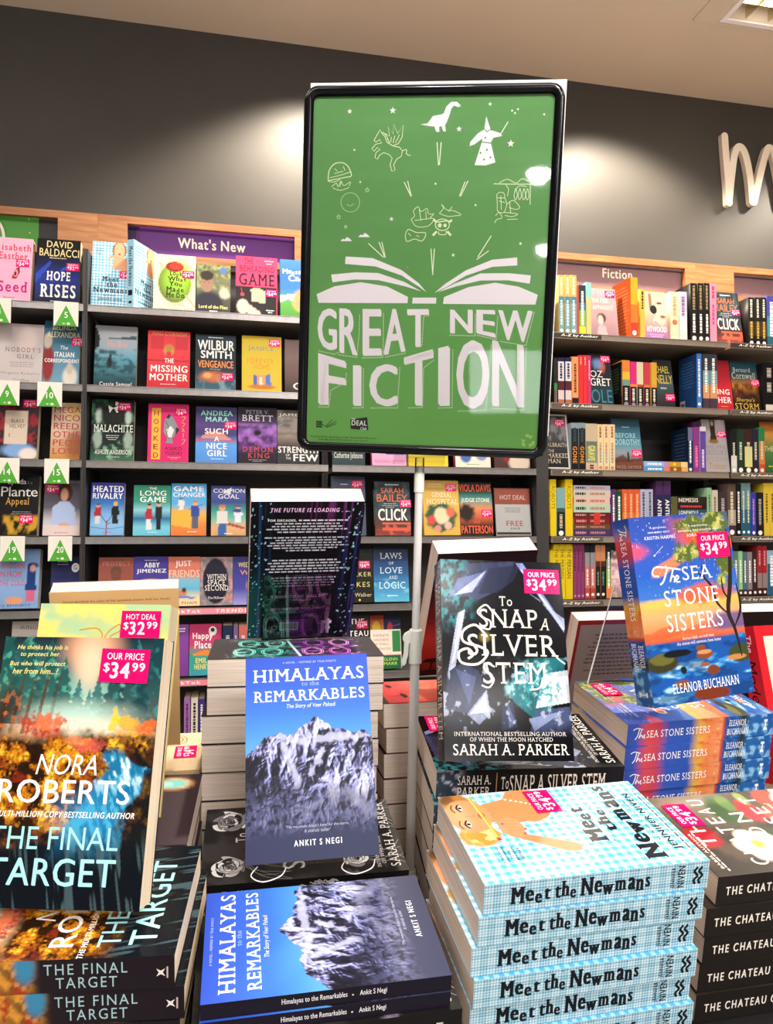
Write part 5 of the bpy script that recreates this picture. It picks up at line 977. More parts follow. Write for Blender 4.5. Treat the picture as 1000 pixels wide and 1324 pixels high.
def ft_front():
    w, h = .153, .234; p = Print(w, h, 190, 290); U, V = p.U, p.W
    p.grad([(0, '#0d1016'), (.22, '#141a20'), (.45, '#2a2418'), (.62, '#caa880'), (.7, '#e8e0c0'), (.78, '#8cc8b8'), (.88, '#3a6a74'), (1, '#1c2a34')])
    p.ell('#f0b08a', .56, .96, .16, .09, .6, .95); p.ell('#f8dcb8', .56, .89, .09, .09, .7, .85)
    n = fbm(U*10, V*14, 3, 5); n2 = fbm(U*30, V*40, 8, 4); n3 = fbm(U*15+V*3, V*24, 17, 5); n4 = fbm(U*60, V*80, 28, 3)
    def conifer(x, y0, y1, w, dark, lit):
        yy = np.clip((V-y0)/(y1-y0), 0, 1); hw = w*(1-yy)*(.75+.45*np.abs(np.sin(yy*26+U*9)))*(.7+.6*n2)
        m = (1-sstep(.8, 1.1, np.abs(U-x)/np.maximum(hw, 1e-4)))*(V > y0)*(V < y1); p.mix(dark, m*.92); p.mix(lit, m*sstep(.52, .66, n2)*sstep(-.2, .8, (x-U)/w*-1+.3)*.85)
    for x, y1, w in ((.02, 1.1, .16), (.16, 1.08, .14), (.3, 1.0, .14), (.4, .93, .1)): conifer(x, .66, y1, w, '#1f5450', '#62c4a8')
    for x, y1, w in ((.5, .84, .07), (.62, .86, .07), (.57, .8, .05)): conifer(x, .67, y1, w, '#2a6a6c', '#8fd4c4')
    for x, y1, w in ((.72, .94, .1), (.84, 1.02, .13), (.97, 1.08, .15)): conifer(x, .64, y1, w, '#1a3f48', '#3f9a96')
    p.ell('#cdeedd', .5, .69, .3, .05, .8, .8); p.ell('#fff2d8', .58, .648, .28, .035, .7, .75)
    for k in range(5): x = .02+k*.075; p.pol('#5a3420', [(x, .62), (x+.025, .62), (x+.07, .86), (x+.055, .86)], .75, .5, k)
    p.mix('#3a1e12', (1-sstep(.05, .22, U+(n-.5)*.2))*sstep(.84, .7, V)*sstep(.58, .64, V)*.85); p.mix('#c86a34', (1-sstep(.05, .24, U+(n-.5)*.2))*sstep(.84, .7, V)*sstep(.58, .64, V)*sstep(.55, .66, n2))
    au = sstep(.64, .58, V+(n-.5)*.08)*sstep(.2, .34, V+(n-.5)*.12)
    p.mix('#2a180c', au); p.mix('#9a5216', au*sstep(.42, .54, n3)); p.mix('#d88a1e', au*sstep(.5, .6, n3*.5+n2*.5)); p.mix('#f6c83a', au*sstep(.56, .66, n2)*sstep(.48, .58, n3)); p.mix('#8a2c1c', au*sstep(.56, .66, n)*(V > .44)*.75); p.mix('#1c120a', au*sstep(.58, .68, n4)*.7)
    for c, cx, cy, rx, ry in (('#b8402c', .3, .655, .17, .05), ('#e8784a', .33, .67, .1, .035), ('#d86050', .6, .585, .14, .03), ('#e89058', .52, .6, .08, .02), ('#f0a82c', .84, .655, .12, .05), ('#fbd444', .75, .685, .04, .06), ('#f4b838', .82, .67, .06, .04), ('#e06a34', .93, .65, .07, .035), ('#4a3420', .86, .605, .2, .02)):
        m = 1-sstep(.6, 1.05, np.hypot((U-cx)/rx, (V-cy)/ry)+(n2-.5)*1.6); p.mix(c, m*(.55+.45*sstep(.4, .55, n4)))
    rv = np.interp(V, [.0, .2, .3, .4, .5, .55, .6], [.7, .62, .68, .78, .86, .74, .72]); rw = np.interp(V, [0, .2, .35, .5, .56, .6], [.2, .2, .15, .12, .06, .02])
    rm = (1-sstep(.8, 1.1, np.abs(U-rv+(n-.5)*.14)/rw))*sstep(.12, .3, V)*sstep(.58, .54, V)
    dk = sstep(.62, .78, U+(n-.5)*.2)*sstep(.6, .55, V)*sstep(.1, .2, V); p.mix('#151a1c', dk*.85)
    fl = fbm(U*30+V*20, V*16-U*10, 37, 4); p.mix('#1c76a6', rm); p.mix('#5cbfe4', rm*sstep(.42, .58, fl)*.85); p.mix('#eaf8f2', rm*sstep(.52, .66, fl)*sstep(.36, .52, V)*.95); p.ell('#2f9fd8', .62, .33, .16, .07, .8, .5)
    p.mix('#0d131b', sstep(.3, .12, V+(n-.5)*.06)*.85)
    rain = sstep(.6, .7, fbm(U*44+V*14, V*5, 51, 2))*sstep(.3, .16, V); p.mix('#5a747c', rain*.5)
    for s, x0, x1, y0, y1 in (('He thinks his job is', .085, .405, .945, .968), ('to protect her.', .11, .36, .918, .941), ('But who will protect', .05, .4, .88, .903), ('her from him...?', .075, .36, .853, .876)):
        p.text(s, x0, y0, x1, y1, '#f7e888', 'bi')
    p.text('NORA', .30, .472, .67, .548, '#fbfaf6', 'i'); p.text('ROBERTS', .09, .368, .88, .455, '#fbfaf6', 'b')
    p.text('THE MULTI-MILLION COPY BESTSELLING AUTHOR', .0, .318, .92, .34, '#fbfaf6', 'Bi')
    p.text('THE FINAL', .08, .205, .84, .285, '#aeeaf2', ''); p.text('TARGET', .09, .078, .84, .175, '#aeeaf2', 'b')
    return p
def ft_spine(h, t):
    p = Print(h, t, 120, 16, '#221a20'); p.grad([(0, '#2a3a30'), (.3, '#c88a3c'), (.46, '#6a4a20'), (.54, '#221a20'), (1, '#1d161c')], False)
    p.noise('#e09a3c', (40, 6), .52, .1, u1=.5); p.noise('#a83a20', (34, 5), .6, .1, u1=.5, seed=9); p.ell('#3f8ab0', .485, .8, .035, .5, .4)
    p.text('THE FINAL', .55, .54, .836, .86, '#a8c8d0', 'w'); p.text('TARGET', .59, .12, .80, .45, '#a8c8d0', 'w')
    p.poly('#f4e8e4', [(.952+.022*(1 if i % 2 == 0 else .32)*math.sin(i*math.pi/4+.785), .5+.022*h/t*(1 if i % 2 == 0 else .32)*math.cos(i*math.pi/4+.785)) for i in range(8)])
    p.bars('#d0b8b8', .972, .3, .978, .7, 1, .9, False); return p
def snap_front():
    w, h = .156, .240; p = Print(w, h, 190, 290); U, V = p.U, p.W
    p.grad(['#0a0a0e', '#0c0c12', '#0e0e16', '#0b0c12']); n = fbm(U*8, V*12, 4, 5); n2 = fbm(U*24, V*30, 14, 4)
    p.mix('#2e8a94', (1-sstep(.12, .34, np.hypot(U-.03, (V-.86)*1.3)+(n-.5)*.3))*sstep(.4, .6, n2))
    for c, pts in (('#3a4064', [(.2, .98), (.62, 1), (.52, .86), (.3, .79), (.12, .82)]), ('#6a76b0', [(.14, .9), (.34, .935), (.38, .95), (.3, .86), (.06, .8)]), ('#c4cbe8', [(.1, .81), (.37, .945), (.25, .83)]), ('#232840', [(.4, .96), (.66, .98), (.6, .9), (.46, .83), (.3, .82)]),
                   ('#8d98d8', [(.62, .99), (.68, .99), (1, .66), (.99, .63)]), ('#e4e8f8', [(.655, .96), (.68, .95), (1, .66), (.985, .64)]), ('#aab6e2', [(.7, .84), (.8, .8), (1, .64), (1, .7)]),
                   ('#c8d0ee', [(.13, .72), (.19, .74), (.1, .45), (.04, .42)]), ('#f2f4fc', [(.15, .7), (.17, .69), (.09, .48), (.07, .46)]),
                   ('#39405f', [(.03, .42), (.16, .47), (.28, .43), (.35, .32), (.22, .22), (.02, .24)]), ('#5a6490', [(.1, .44), (.26, .4), (.2, .26)]), ('#a8b4d8', [(.18, .22), (.34, .34), (.36, .22), (.27, .17)]), ('#e6ecf6', [(.2, .22), (.33, .32), (.34, .23)]), ('#1a1c2c', [(.02, .24), (.28, .16), (.38, .13), (.02, .1)]),
                   ('#343c60', [(.46, .26), (.54, .28), (.57, .16), (.44, .14)]), ('#5b6690', [(.5, .27), (.56, .18), (.5, .15)]),
                   ('#1f7480', [(.5, .36), (.7, .5), (.98, .5), (.95, .3), (.7, .2), (.55, .28)]), ('#dfe6f2', [(.8, .42), (1, .44), (1, .28), (.72, .25)]), ('#f6f8fc', [(.84, .4), (.98, .41), (.96, .33), (.78, .3)]), ('#4a557c', [(.72, .24), (1, .26), (1, .1), (.66, .13)]), ('#8d9cc4', [(.66, .2), (.95, .24), (.7, .14)])):
        p.pol(c, pts, .92, .3, len(pts)*7)
    te = (1-sstep(.5, 1, np.hypot((U-.72)/.24, (V-.38)/.16)+(n-.5)*.9)); p.mix('#2f9ea6', te*sstep(.45, .55, n2)); p.mix('#bfe8ea', te*sstep(.6, .68, n2))
    p.noise('#c8d4ea', (18, 22), .7, .04, .1, .5, .6, 6); p.mix('#08080c', sstep(.2, .1, V+(n-.5)*.06)); p.mix('#0a0a0e', (1-sstep(.6, 1, np.hypot((U-.52)/.4, (V-.58)/.17)))*.75)
    p.ell('#a88a3c', .34, .6, .04, .025, .6, .7, .6)
    c = '#f2e6da'
    p.text('To', .47, .762, .575, .812, c, 's')
    p.text('SNAP', .3, .648, .775, .745, c, 's'); p.text('A', .79, .64, .87, .70, c, 'si'); p.text('SILVER', .2, .505, .93, .615, c, 's'); p.text('STEM', .315, .368, .83, .475, c, 's')
    p.line(c, .0022, [(.42, .72), (.36, .765), (.29, .73), (.33, .7), (.39, .68), (.38, .64), (.31, .65)]); p.line(c, .003, [(.36, .6), (.27, .66), (.17, .63), (.17, .575), (.3, .55), (.36, .52), (.28, .465), (.15, .47), (.13, .52), (.2, .54), (.24, .51), (.2, .49)])
    p.line(c, .002, [(.41, .45), (.35, .47), (.36, .42), (.4, .39), (.36, .35), (.3, .36)]); p.line(c, .002, [(.88, .54), (.92, .5), (.98, .47)]); p.line(c, .002, [(.79, .4), (.76, .35), (.68, .34)])
    p.text('INTERNATIONAL BESTSELLING AUTHOR', .075, .118, .95, .137, '#e8e2dc', 's'); p.text('OF WHEN THE MOON HATCHED', .195, .092, .84, .111, '#e8e2dc', 's'); p.text('SARAH A. PARKER', .065, .028, .965, .08, '#f4efe8', 's')
    return p
def snap_spine(h, t):
    p = Print(h, t, 90, 14, '#191718'); p.grad(['#3a4a5a', '#1c1a1c', '#191718', '#1a1818', '#191718', '#20202a'], False); p.noise('#c8c8e0', (30, 5), .62, .06, u1=.12)
    p.text('SARAH A.', .11, .52, .285, .82, '#f2e6da', 's'); p.text('PARKER', .11, .14, .285, .44, '#f2e6da', 's'); p.line('#c89a5a', .001, [(.315, .1), (.315, .9)]); p.text('To', .34, .35, .38, .75, '#f2e6da', 's')
    p.text('SNAP A SILVER STEM', .385, .22, .9, .8, '#f2e6da', 's'); return p
def rose_front():
    w, h = .153, .234; p = Print(w, h, 50, 76); p.grad(['#1c1a1b', '#211f20', '#1e1c1d']); p.noise('#3a3638', (5, 6), .58, .1)
    r = random.Random(4)
    for cx, cy, R in ((.8, .87, .15), (.2, .87, .13), (.2, .25, .13), (.82, .3, .13)):
        for k in range(26):
            q = R*(1-k/27); a0 = k*2.4+r.uniform(-.3, .3); L = r.uniform(.5, .9); ww = q*.32
            arc = [(a0+L*(i/6-.5)*2) for i in range(7)]
            P = [(cx+q*math.cos(t)*(1+.12*math.sin(3*t+k)), cy+.66*q*math.sin(t)*(1+.12*math.sin(3*t+k))) for t in arc]+[(cx+(q-ww)*math.cos(t), cy+.66*(q-ww)*math.sin(t)) for t in reversed(arc)]
            p.poly(r.choice(('#f2f0f0', '#c9c7ca', '#8d8b90', '#f2f0f0', '#1d1b1d')), np.clip(P, .006, .994)); p.line('#1d1b1d', .0008, P[:7])
        for k in range(5): p.line('#9a989a', .0007, [(cx+r.uniform(-.1, .1), cy-.07), (cx+r.uniform(-.2, .1), cy-.16), (cx+r.uniform(-.3, .2), cy-.3)])
    p.text('To', .5, .78, .62, .84, '#f4f0ee', 's'); p.text('SNAP', .22, .64, .84, .75, '#e8e4e2', 's'); p.text('SILVER', .12, .5, .9, .61, '#e8e4e2', 's'); p.text('STEM', .25, .36, .82, .47, '#e8e4e2', 's')
    p.noise('#b8a8c0', (9, 11), .6, .08, .12, .3, .8); p.text('INTERNATIONAL BESTSELLING AUTHOR', .06, .128, .94, .147, '#e8e2dc', 's'); p.text('OF WHEN THE MOON HATCHED', .1, .1, .9, .12, '#e8e2dc', 's'); p.text('SARAH A. PARKER', .06, .03, .95, .08, '#f4efe8', 's')
    return p
def rose_spine(h, t):
    p = Print(h, t, 0, 0, '#171516'); p.text('To SNAP A SILVER STEM', .1, .3, .6, .7, '#d8d4d0', 's'); p.bars('#c8c4c0', .9, .35, .94, .65, 1, .9, False)
    r = random.Random(2)
    for k in range(18): x = r.uniform(.45, .62); p.line('#c8c6c8', .0012, [(x, .55+r.random()*.3), (x+.02, .6+r.random()*.3), (x+.04, .5+r.random()*.4)])
    return p
def sea_front(w=.153, h=.234):
    p = Print(w, h, 190, 290); U, V = p.U, p.W; n = fbm(U*4, V*9, 6, 5); n2 = fbm(U*20, V*26, 12, 4); n3 = fbm(U*5, V*26, 19, 4)
    p.grad([(0, '#123a78'), (.12, '#1f5aa8'), (.26, '#2a72c4'), (.31, '#1d4c9a'), (.33, '#d86038'), (.38, '#f0905a'), (.46, '#f6b07a'), (.53, '#f2c058'), (.56, '#3f7ad0'), (.68, '#2f62c8'), (.8, '#3a5cc0'), (1, '#3450a8')])
    p.mix('#ee5a3c', (1-sstep(.5, 1.1, np.abs(V-.86+(U-.8)*.16)/.06+(n-.5)*2.5))*sstep(.3, .6, U)); p.mix('#f08a50', (1-sstep(.5, 1.1, np.hypot((U-.35)/.22, (V-.735-(U-.35)*.25)/.035)+(n-.5)*1.6))*.9)
    p.mix('#e05a78', (1-sstep(.4, 1.1, np.hypot((U-.02)/.16, (V-.8)/.06)+(n-.5)))*.9); p.mix('#e8683a', (1-sstep(.6, 1.05, np.hypot((U-.6)/.32, (V-.56)/.07)+(n-.5)*1.4))*.95); p.mix('#f8c860', (1-sstep(.5, 1.1, np.hypot((U-.15)/.3, (V-.53)/.035)+(n-.5)*1.2))*.8)
    p.mix('#e05a34', (1-sstep(.5, 1, np.abs(V-.36-.03*U)/.035+(n3-.5)*2))*.7*(1-sstep(.75, .9, U)))
    p.mix('#2a4a98', sstep(.55, .8, U)*(1-sstep(.5, 1, np.abs(V-.4)/.06))*.8)
    sea = sstep(.33, .31, V); p.mix('#1c58ac', sea); p.mix('#3f9ae0', sea*sstep(.48, .6, n3)); p.mix('#bfe4f8', sea*sstep(.6, .7, n3)*sstep(.25, .1, np.abs(V-.2))*.9); p.mix('#123468', sea*sstep(.5, .62, fbm(U*6, V*22, 77, 4))*.6)
    for c, cx, cy, rx, ry in (('#3a3a24', .13, .22, .17, .05), ('#6a6a34', .14, .24, .12, .03), ('#14181c', .3, .26, .14, .02), ('#3f4a28', .93, .22, .13, .05), ('#c88a50', .88, .2, .1, .015), ('#8a4a2c', .56, .235, .08, .022), ('#d8945a', .56, .25, .07, .012), ('#8a4a2c', .53, .275, .05, .015), ('#9a5a38', .55, .185, .045, .012), ('#7a3f28', .62, .15, .06, .025), ('#1c2418', .33, .17, .03, .02), ('#8a4a30', .3, .1, .07, .02), ('#7a3420', .58, .03, .18, .035)):
        p.ell(c, cx, cy, rx, ry, .15, 1, .35)
    tm = np.zeros_like(U)
    for cx, cy, rx, ry in ((.62, .94, .16, .06), (.84, .95, .16, .09), (.55, .79, .2, .06), (.45, .77, .1, .04), (.9, .7, .09, .08), (.93, .85, .07, .06), (.84, .62, .07, .05)): tm = np.maximum(tm, 1-sstep(.6, 1.05, np.hypot((U-cx)/rx, (V-cy)/ry)+(n2-.5)*1.5))
    p.mix('#5a6a34', tm); p.mix('#a8b050', tm*sstep(.48, .6, n2)); p.mix('#d8cc7a', tm*sstep(.62, .7, n2))
    p.noise('#e8eaff', (60, 80), .78, .02, .55, 1, .7, 33)
    for wd, pts in ((.007, [(.93, .2), (.9, .35), (.86, .45), (.92, .6), (.97, .8), (.96, .9)]), (.004, [(.88, .42), (.76, .5), (.72, .6), (.6, .68)]), (.003, [(.9, .5), (.84, .56), (.84, .64)]), (.0028, [(.95, .75), (.86, .85), (.8, .9)]), (.0025, [(.73, .58), (.66, .66), (.66, .72)]), (.004, [(.9, .36), (.99, .46), (.98, .6)])): p.line('#2c2420', wd, pts, True, False, True)
    p.line('#ffffff', .0018, [(.2, .785), (.3, .835)], False, False, True); p.oval('#fff', .205, .788, .008, .005)
    c = '#fdfdff'
    for s, x0, x1, y0, y1 in (("'A gorgeous,", .19, .36, .93, .945), ("immersive epic'", .17, .38, .905, .92), ('KRISTIN HARMEL', .13, .44, .875, .892), ("'A captivating,", .57, .78, .925, .94), ('sweeping dual-timeline saga', .47, .88, .9, .915), ('SORAYA LANE', .55, .82, .874, .89)): p.text(s, x0, y0, x1, y1, c, 's')
    p.line(c, .0022, [(.16, .7), (.2, .725), (.33, .715), (.44, .7)]); p.line(c, .0024, [(.16, .7), (.17, .68), (.22, .675)]); p.line(c, .0026, [(.31, .712), (.26, .65), (.22, .63)]); p.line(c, .0022, [(.37, .71), (.32, .64), (.35, .67), (.37, .66), (.36, .635)]); p.line(c, .002, [(.37, .64), (.41, .66), (.39, .67), (.38, .64), (.42, .635)])
    p.text('SEA', .45, .64, .75, .715, c, 's'); p.text('STONE', .24, .51, .78, .595, c, 's'); p.text('SISTERS', .23, .375, .79, .465, c, 's')
    p.text('Across land, sea and time,', .36, .325, .68, .342, c, 's'); p.text('the stones will summon them home', .3, .3, .74, .317, c, 's'); p.text('ELEANOR BUCHANAN', .2, .055, .86, .105, c, 's')
    return p
def sea_spine(h, t):
    p = Print(h, t, 150, 20); p.grad([(0, '#3450a8'), (.06, '#3a55b4'), (.13, '#d8505a'), (.2, '#c8485c'), (.27, '#3a5cc0'), (.42, '#2f5ab8'), (.48, '#e8b84c'), (.55, '#f08a50'), (.63, '#f0a070'), (.645, '#c84a30'), (.66, '#1d4c9a'), (.74, '#2a64b4'), (.78, '#2c3420'), (.84, '#2a6ab4'), (1, '#1f5aa8')], False)
    p.noise('#e06a3c', (12, 3), .55, .1, u0=.48, u1=.63); p.noise('#8ac4ee', (30, 4), .6, .08, u0=.68, u1=1)
    c = '#fdfdff'; p.line(c, .0011, [(.035, .72), (.06, .8), (.1, .72)]); p.line(c, .0012, [(.075, .76), (.065, .45), (.05, .3)]); p.line(c, .0011, [(.09, .72), (.075, .35), (.09, .5), (.098, .35)]); p.line(c, .001, [(.1, .38), (.112, .5), (.108, .34), (.118, .36)])
    p.text('SEA STONE SISTERS', .125, .34, .55, .66, c, 's'); p.star(c, .605, .5, .006, 8, .3); p.text('ELEANOR', .68, .56, .8, .84, c, 's'); p.text('BUCHANAN', .67, .16, .82, .44, c, 's')
    p.rect(c, .925, .25, .95, .37); p.rect(c, .925, .63, .95, .75); p.rect(c, .934, .37, .941, .63); return p
def newm_front():
    w, h = .153, .234; p = Print(w, h, 200, 306); gingham(p, 15, '#f4fbff', '#5cc0ec', '#a8e0f6'); U, V = p.U, p.W
    n = fbm(U*12, V*18, 3, 4)
    p.ell('#b07a3a', .9, .93, .12, .08, .15, 1, .5); p.ell('#c8943c', .5, .9, .14, .09, .15, 1, .5); p.mix('#f2d68a', (1-sstep(.7, 1, np.hypot((U-.5)/.13, (V-.9)/.08)))*sstep(.5, .6, n)); p.ell('#6a4420', .95, .97, .08, .04, .3, .9, .6)
    p.pol('#ea8e58', [(.64, .85), (.84, .85), (.9, .7), (1, .66), (1, .54), (.78, .5), (.62, .56), (.6, .68)]); p.ell('#ea8e58', .8, .6, .22, .1, .1)
    p.ell('#f09a68', .73, .905, .2, .105, .06); p.ell('#f6b488', .72, .95, .14, .05, .8, .6)
    p.pol('#ec9060', [(.7, .8), (.62, .78), (.5, .74), (.45, .68), (.33, .52), (.24, .5), (.24, .57), (.4, .72), (.5, .8)]); p.ell('#f09a6a', .55, .74, .12, .055, .1); p.ell('#ec9060', .28, .53, .05, .04, .1)
    for x in (.5, .54, .58, .62): p.line('#d07a58', .0008, [(x, .71), (x+.02, .765)], False)
    for x, y in ((.47, .7), (.6, .775), (.52, .685)): p.oval('#d84a5a', x, y, .012, .007)
    p.oval('#d8404c', .72, .845, .045, .016); p.line('#a82a3a', .0008, [(.68, .846), (.72, .842), (.765, .846)])
    for x in (.63, .83): p.oval('#fff4ec', x, .925, .032, .01); p.oval('#3a2c28', x, .926, .014, .009); p.line('#3a241c', .0022, [(x-.045, .928), (x, .942), (x+.045, .928)]); p.line('#7a4a2a', .0016, [(x-.05, .958), (x, .968), (x+.05, .956)])
    p.line('#d8805c', .001, [(.73, .92), (.715, .885), (.745, .88)])
    p.line('#f0a82c', .0042, [(.96, .855), (.44, .83)], False); p.line('#c83a3c', .0042, [(.45, .8303), (.42, .829)], False); p.line('#f8d888', .0015, [(.96, .858), (.46, .833)], False)
    for i in range(26): a = i/25; p.oval('#fff6ee', .94-.02*math.sin(a*3.1)-.36*a, .76-.27*math.sin(a*2.4)+.03*a, .011, .0072, 12)
    for i, t in enumerate((('A deliciously', .2), ('entertaining', .18), ('romp', .1), ('JENNIFER', .16), ('WEINER', .14))): p.text(t[0], .265-t[1]/2*.9, .86-i*.022, .265+t[1]/2*.9, .874-i*.022, '#1f3a4a', 'b')
    k = '#121821'
    p.text('Meet', .3, .345, .72, .435, k, 'sHj'); p.text('the', .4, .265, .66, .335, k, 'sHj'); p.text('Newmans', .07, .15, .96, .255, k, 'sHj')
    for x, y, r in ((.76, .47, .016), (.83, .44, .009), (.3, .33, .014), (.24, .3, .009), (.7, .31, .012)): p.star(k, x, y, r, 4, .28)
    p.text('No family is ever perfect', .24, .115, .78, .133, k, 'i'); p.text('JENNIFER NIVEN', .14, .058, .83, .1, k, 'B'); p.bars(k, .1, .024, .88, .038, 1, .5, False)
    return p
def newm_spine(h, t):
    p = Print(h, t, 250, 34); U, V = p.U, p.W; a = (np.sin(U*78*2*np.pi) > 0).astype(float); b = (np.sin(V*10*2*np.pi+.3) > 0).astype(float); s = a+b
    p.im = np.where((s == 0)[..., None], lin('#dcecf2'), np.where((s == 1)[..., None], lin('#9cc6da'), lin('#5f9cb8'))); k = '#10161e'
    p.text('Meet', .11, .2, .285, .82, k, 'sHj'); p.text('the', .3, .24, .395, .86, k, 'sHj'); p.text('Newmans', .412, .2, .728, .88, k, 'sHj')
    for x, y, r in ((.2, .1, .005), (.38, .9, .006), (.6, .1, .005), (.67, .92, .005)): p.star(k, x, y, r, 4, .28)
    p.text('JENNIFER', .824, .14, .848, .88, k, 'Br'); p.text('NIVEN', .854, .14, .888, .9, k, 'Br')
    for x in (.94, .962): p.line(k, .0026, [(x, .2), (x-.008, .35), (x+.008, .5), (x-.008, .65), (x+.006, .8)])
    p.bars('#345', .983, .2, .987, .8, 1, .9, False); return p
def chat_front():
    w, h = .153, .234; p = Print(w, h, 150, 230); U, V = p.U, p.W; n = fbm(U*7, V*9, 5, 5); n2 = fbm(U*18, V*24, 15, 4)
    p.grad(['#28221e', '#2c2622', '#322a24', '#3a3028', '#332b26', '#2a2420']); p.noise('#5a4a3c', (4, 5), .55, .12, .2, 1, .8); p.ell('#b8a890', .9, .75, .3, .2, .8, .5, .5)
    for c, cx, cy, rx, ry, rg in (('#3a5a30', .75, .62, .2, .08, .4), ('#6a8a48', .85, .57, .12, .04, .4), ('#2f4a2c', .3, .5, .2, .06, .4), ('#a8202c', .45, .88, .14, .09, .3), ('#c8323c', .8, .88, .12, .06, .4), ('#c83038', .72, .48, .16, .06, .4), ('#e0563a', .62, .38, .12, .05, .4), ('#d8402c', .85, .3, .14, .07, .4), ('#8a1f28', .3, .3, .16, .06, .4), ('#8a9a58', .9, .45, .1, .03, .3), ('#c8b070', .55, .3, .08, .05, .4)): p.ell(c, cx, cy, rx, ry, .25, 1, rg)
    for k in range(5): a = k*1.257+.3; p.ell('#f4e0cc' if k % 2 else '#fbeee0', .3+.1*math.cos(a), .64+.07*math.sin(a), .1, .06, .2, 1, .2)
    p.ell('#f0c040', .31, .64, .05, .03, .5); p.ell('#f6e6d2', .8, .22, .14, .07, .2, 1, .3); p.ell('#e8d8c0', .95, .18, .1, .06, .2, 1, .3); p.mix('#2a2420', sstep(.2, .05, U)*.8)
    c = '#fbf3e6'
    for s, v, x0, dx in (('THE', .83, .34, .17), ('CHATEAU', .68, .08, .128), ('ON', .53, .38, .2), ('SUNSET', .38, .1, .142)):
        for i, ch in enumerate(s): p.text(ch, x0+i*dx, v, x0+i*dx+dx*.66, v+.085, c, 'b')
    p.bars(c, .05, .91, .5, .925, 1, .6, False); p.text('BABEL AUTHOR', .08, .93, .5, .945, c, 'b'); p.text('a novel', .6, .33, .8, .36, c, 'i'); return p
def chat_spine(h, t):
    p = Print(h, t, 0, 0, '#211c1a'); p.text('THE CHATEAU ON SUNSET', .045, .34, .66, .64, '#f6ece0', 'Bw'); p.bars('#d8c8b8', .74, .35, .93, .62, 1, .9, False); return p
def sci_front():
    w, h = .153, .234; p = Print(w, h, 60, 92); U, V = p.U, p.W; p.grad(['#2a282a', '#2c2a2c', '#262428', '#2c2a2c'])
    st = sstep(.5, .66, fbm(U*34, V*4, 3, 3))*sstep(.1, .2, V)*sstep(.93, .84, V); p.mix('#1f7a72', st*(V < .48)*.8); p.mix('#6a2a86', st*(V >= .48)*.8); r = random.Random(5)
    for k in range(150):
        v = r.uniform(.13, .84); u = r.uniform(.04, .96); c = r.choice(('#58e0c8', '#2fa898', '#b8fff0', '#1f7a70')) if v < .46 else r.choice(('#d858c8', '#8a3aa8', '#f4a0ec', '#5a2a8a'))
        p.line(c, .0008+.0016*r.random(), [(u, v), (u+r.uniform(-.01, .01), v+r.uniform(.03, .1))], False)
    for cx, cy, c in ((.72, .2, '#a8fff0'), (.72, .36, '#7af0dc'), (.3, .22, '#7af0dc'), (.3, .38, '#a8fff0'), (.72, .6, '#f0a8ea'), (.72, .76, '#e070d8'), (.3, .62, '#c060d0'), (.3, .78, '#f0a8ea')):
        for q, ww in ((.12, .0022), (.15, .0012)): p.line(c, ww, [(cx+q*1.1*math.cos(a*.628)*(1+.2*(a % 2)), cy+q*.42*math.sin(a*.628)) for a in range(10)], True, True)
    p.line('#c8f0f0', .004, [(.05, .45), (.95, .52)], False); p.noise('#fff', (30, 40), .76, .02, .1, .9); return p
def sci_back():
    w, h = .153, .234; p = Print(w, h, 120, 184); U, V = p.U, p.W; p.grad(['#0b0c14', '#0d0e16', '#0c0c12', '#0d0b12'])
    st = sstep(.55, .72, fbm(U*46, V*1.5, 3, 3)); p.mix('#1c4a78', st*(1-sstep(.08, .24, U))*.8); p.mix('#28306a', st*sstep(.75, .97, U)*.8); p.mix('#7a2f72', st*sstep(.7, .98, V)*sstep(.35, .75, U)*.8); p.mix('#14504e', (1-sstep(.06, .16, U))*sstep(.6, .3, V)*.6)
    p.mix('#a8e0ff', sstep(.77, .8, fbm(U*60, V*70, 8, 2))*((U < .17)+(U > .84))*1.0); p.mix('#5a3a72', st*sstep(.4, .25, V)*.35)
    p.text('THE FUTURE IS LOADING . . .', .17, .93, .87, .958, '#f4c8ee', 'Biw')
    p.text('FOR DECADES,', .15, .865, .4, .882, '#f0f0f4', 'B'); p.bars('#d8d8e0', .42, .865, .86, .884, 1, .55, False)
    for y0, y1, n, sd in ((.785, .862, 4, 1), (.655, .765, 6, 2), (.50, .605, 5, 3), (.395, .475, 4, 4)): p.bars('#c4c4d0', .12, y0, .88, y1, n, .5, True, True, sd)
    p.text("'A BREATHTAKING THRILL RIDE'", .2, .312, .74, .335, '#f0b8ec', 'Bi'); p.text('MARIE LU', .38, .288, .55, .304, '#a8a0b0', 'i'); p.text("'HIGH-VOLTAGE, WHIP-SMART'", .2, .216, .72, .238, '#f0b8ec', 'Bi'); p.text('AXIE OH', .38, .192, .52, .208, '#a8a0b0', 'i')
    p.rect('#8a3a90', .3, .04, .62, .14); p.rect('#f4f0f4', .3, .055, .48, .12); r = random.Random(1); x = .315
    while x < .465: d = r.uniform(.003, .009); p.rect('#1a161a', x, .065, x+d, .112); x += d+r.uniform(.003, .008)
    p.line('#d8d0d8', .0008, [(.25+.025*math.cos(a*.9), .08+.016*math.sin(a*.9)) for a in range(7)], True, True)
    for q in ((.7, .02, .73, .12), (.7, .1, .8, .125), (.7, .055, .79, .075), (.75, .02, .78, .14)): p.rect('#d8c8dc', *q)
    return p
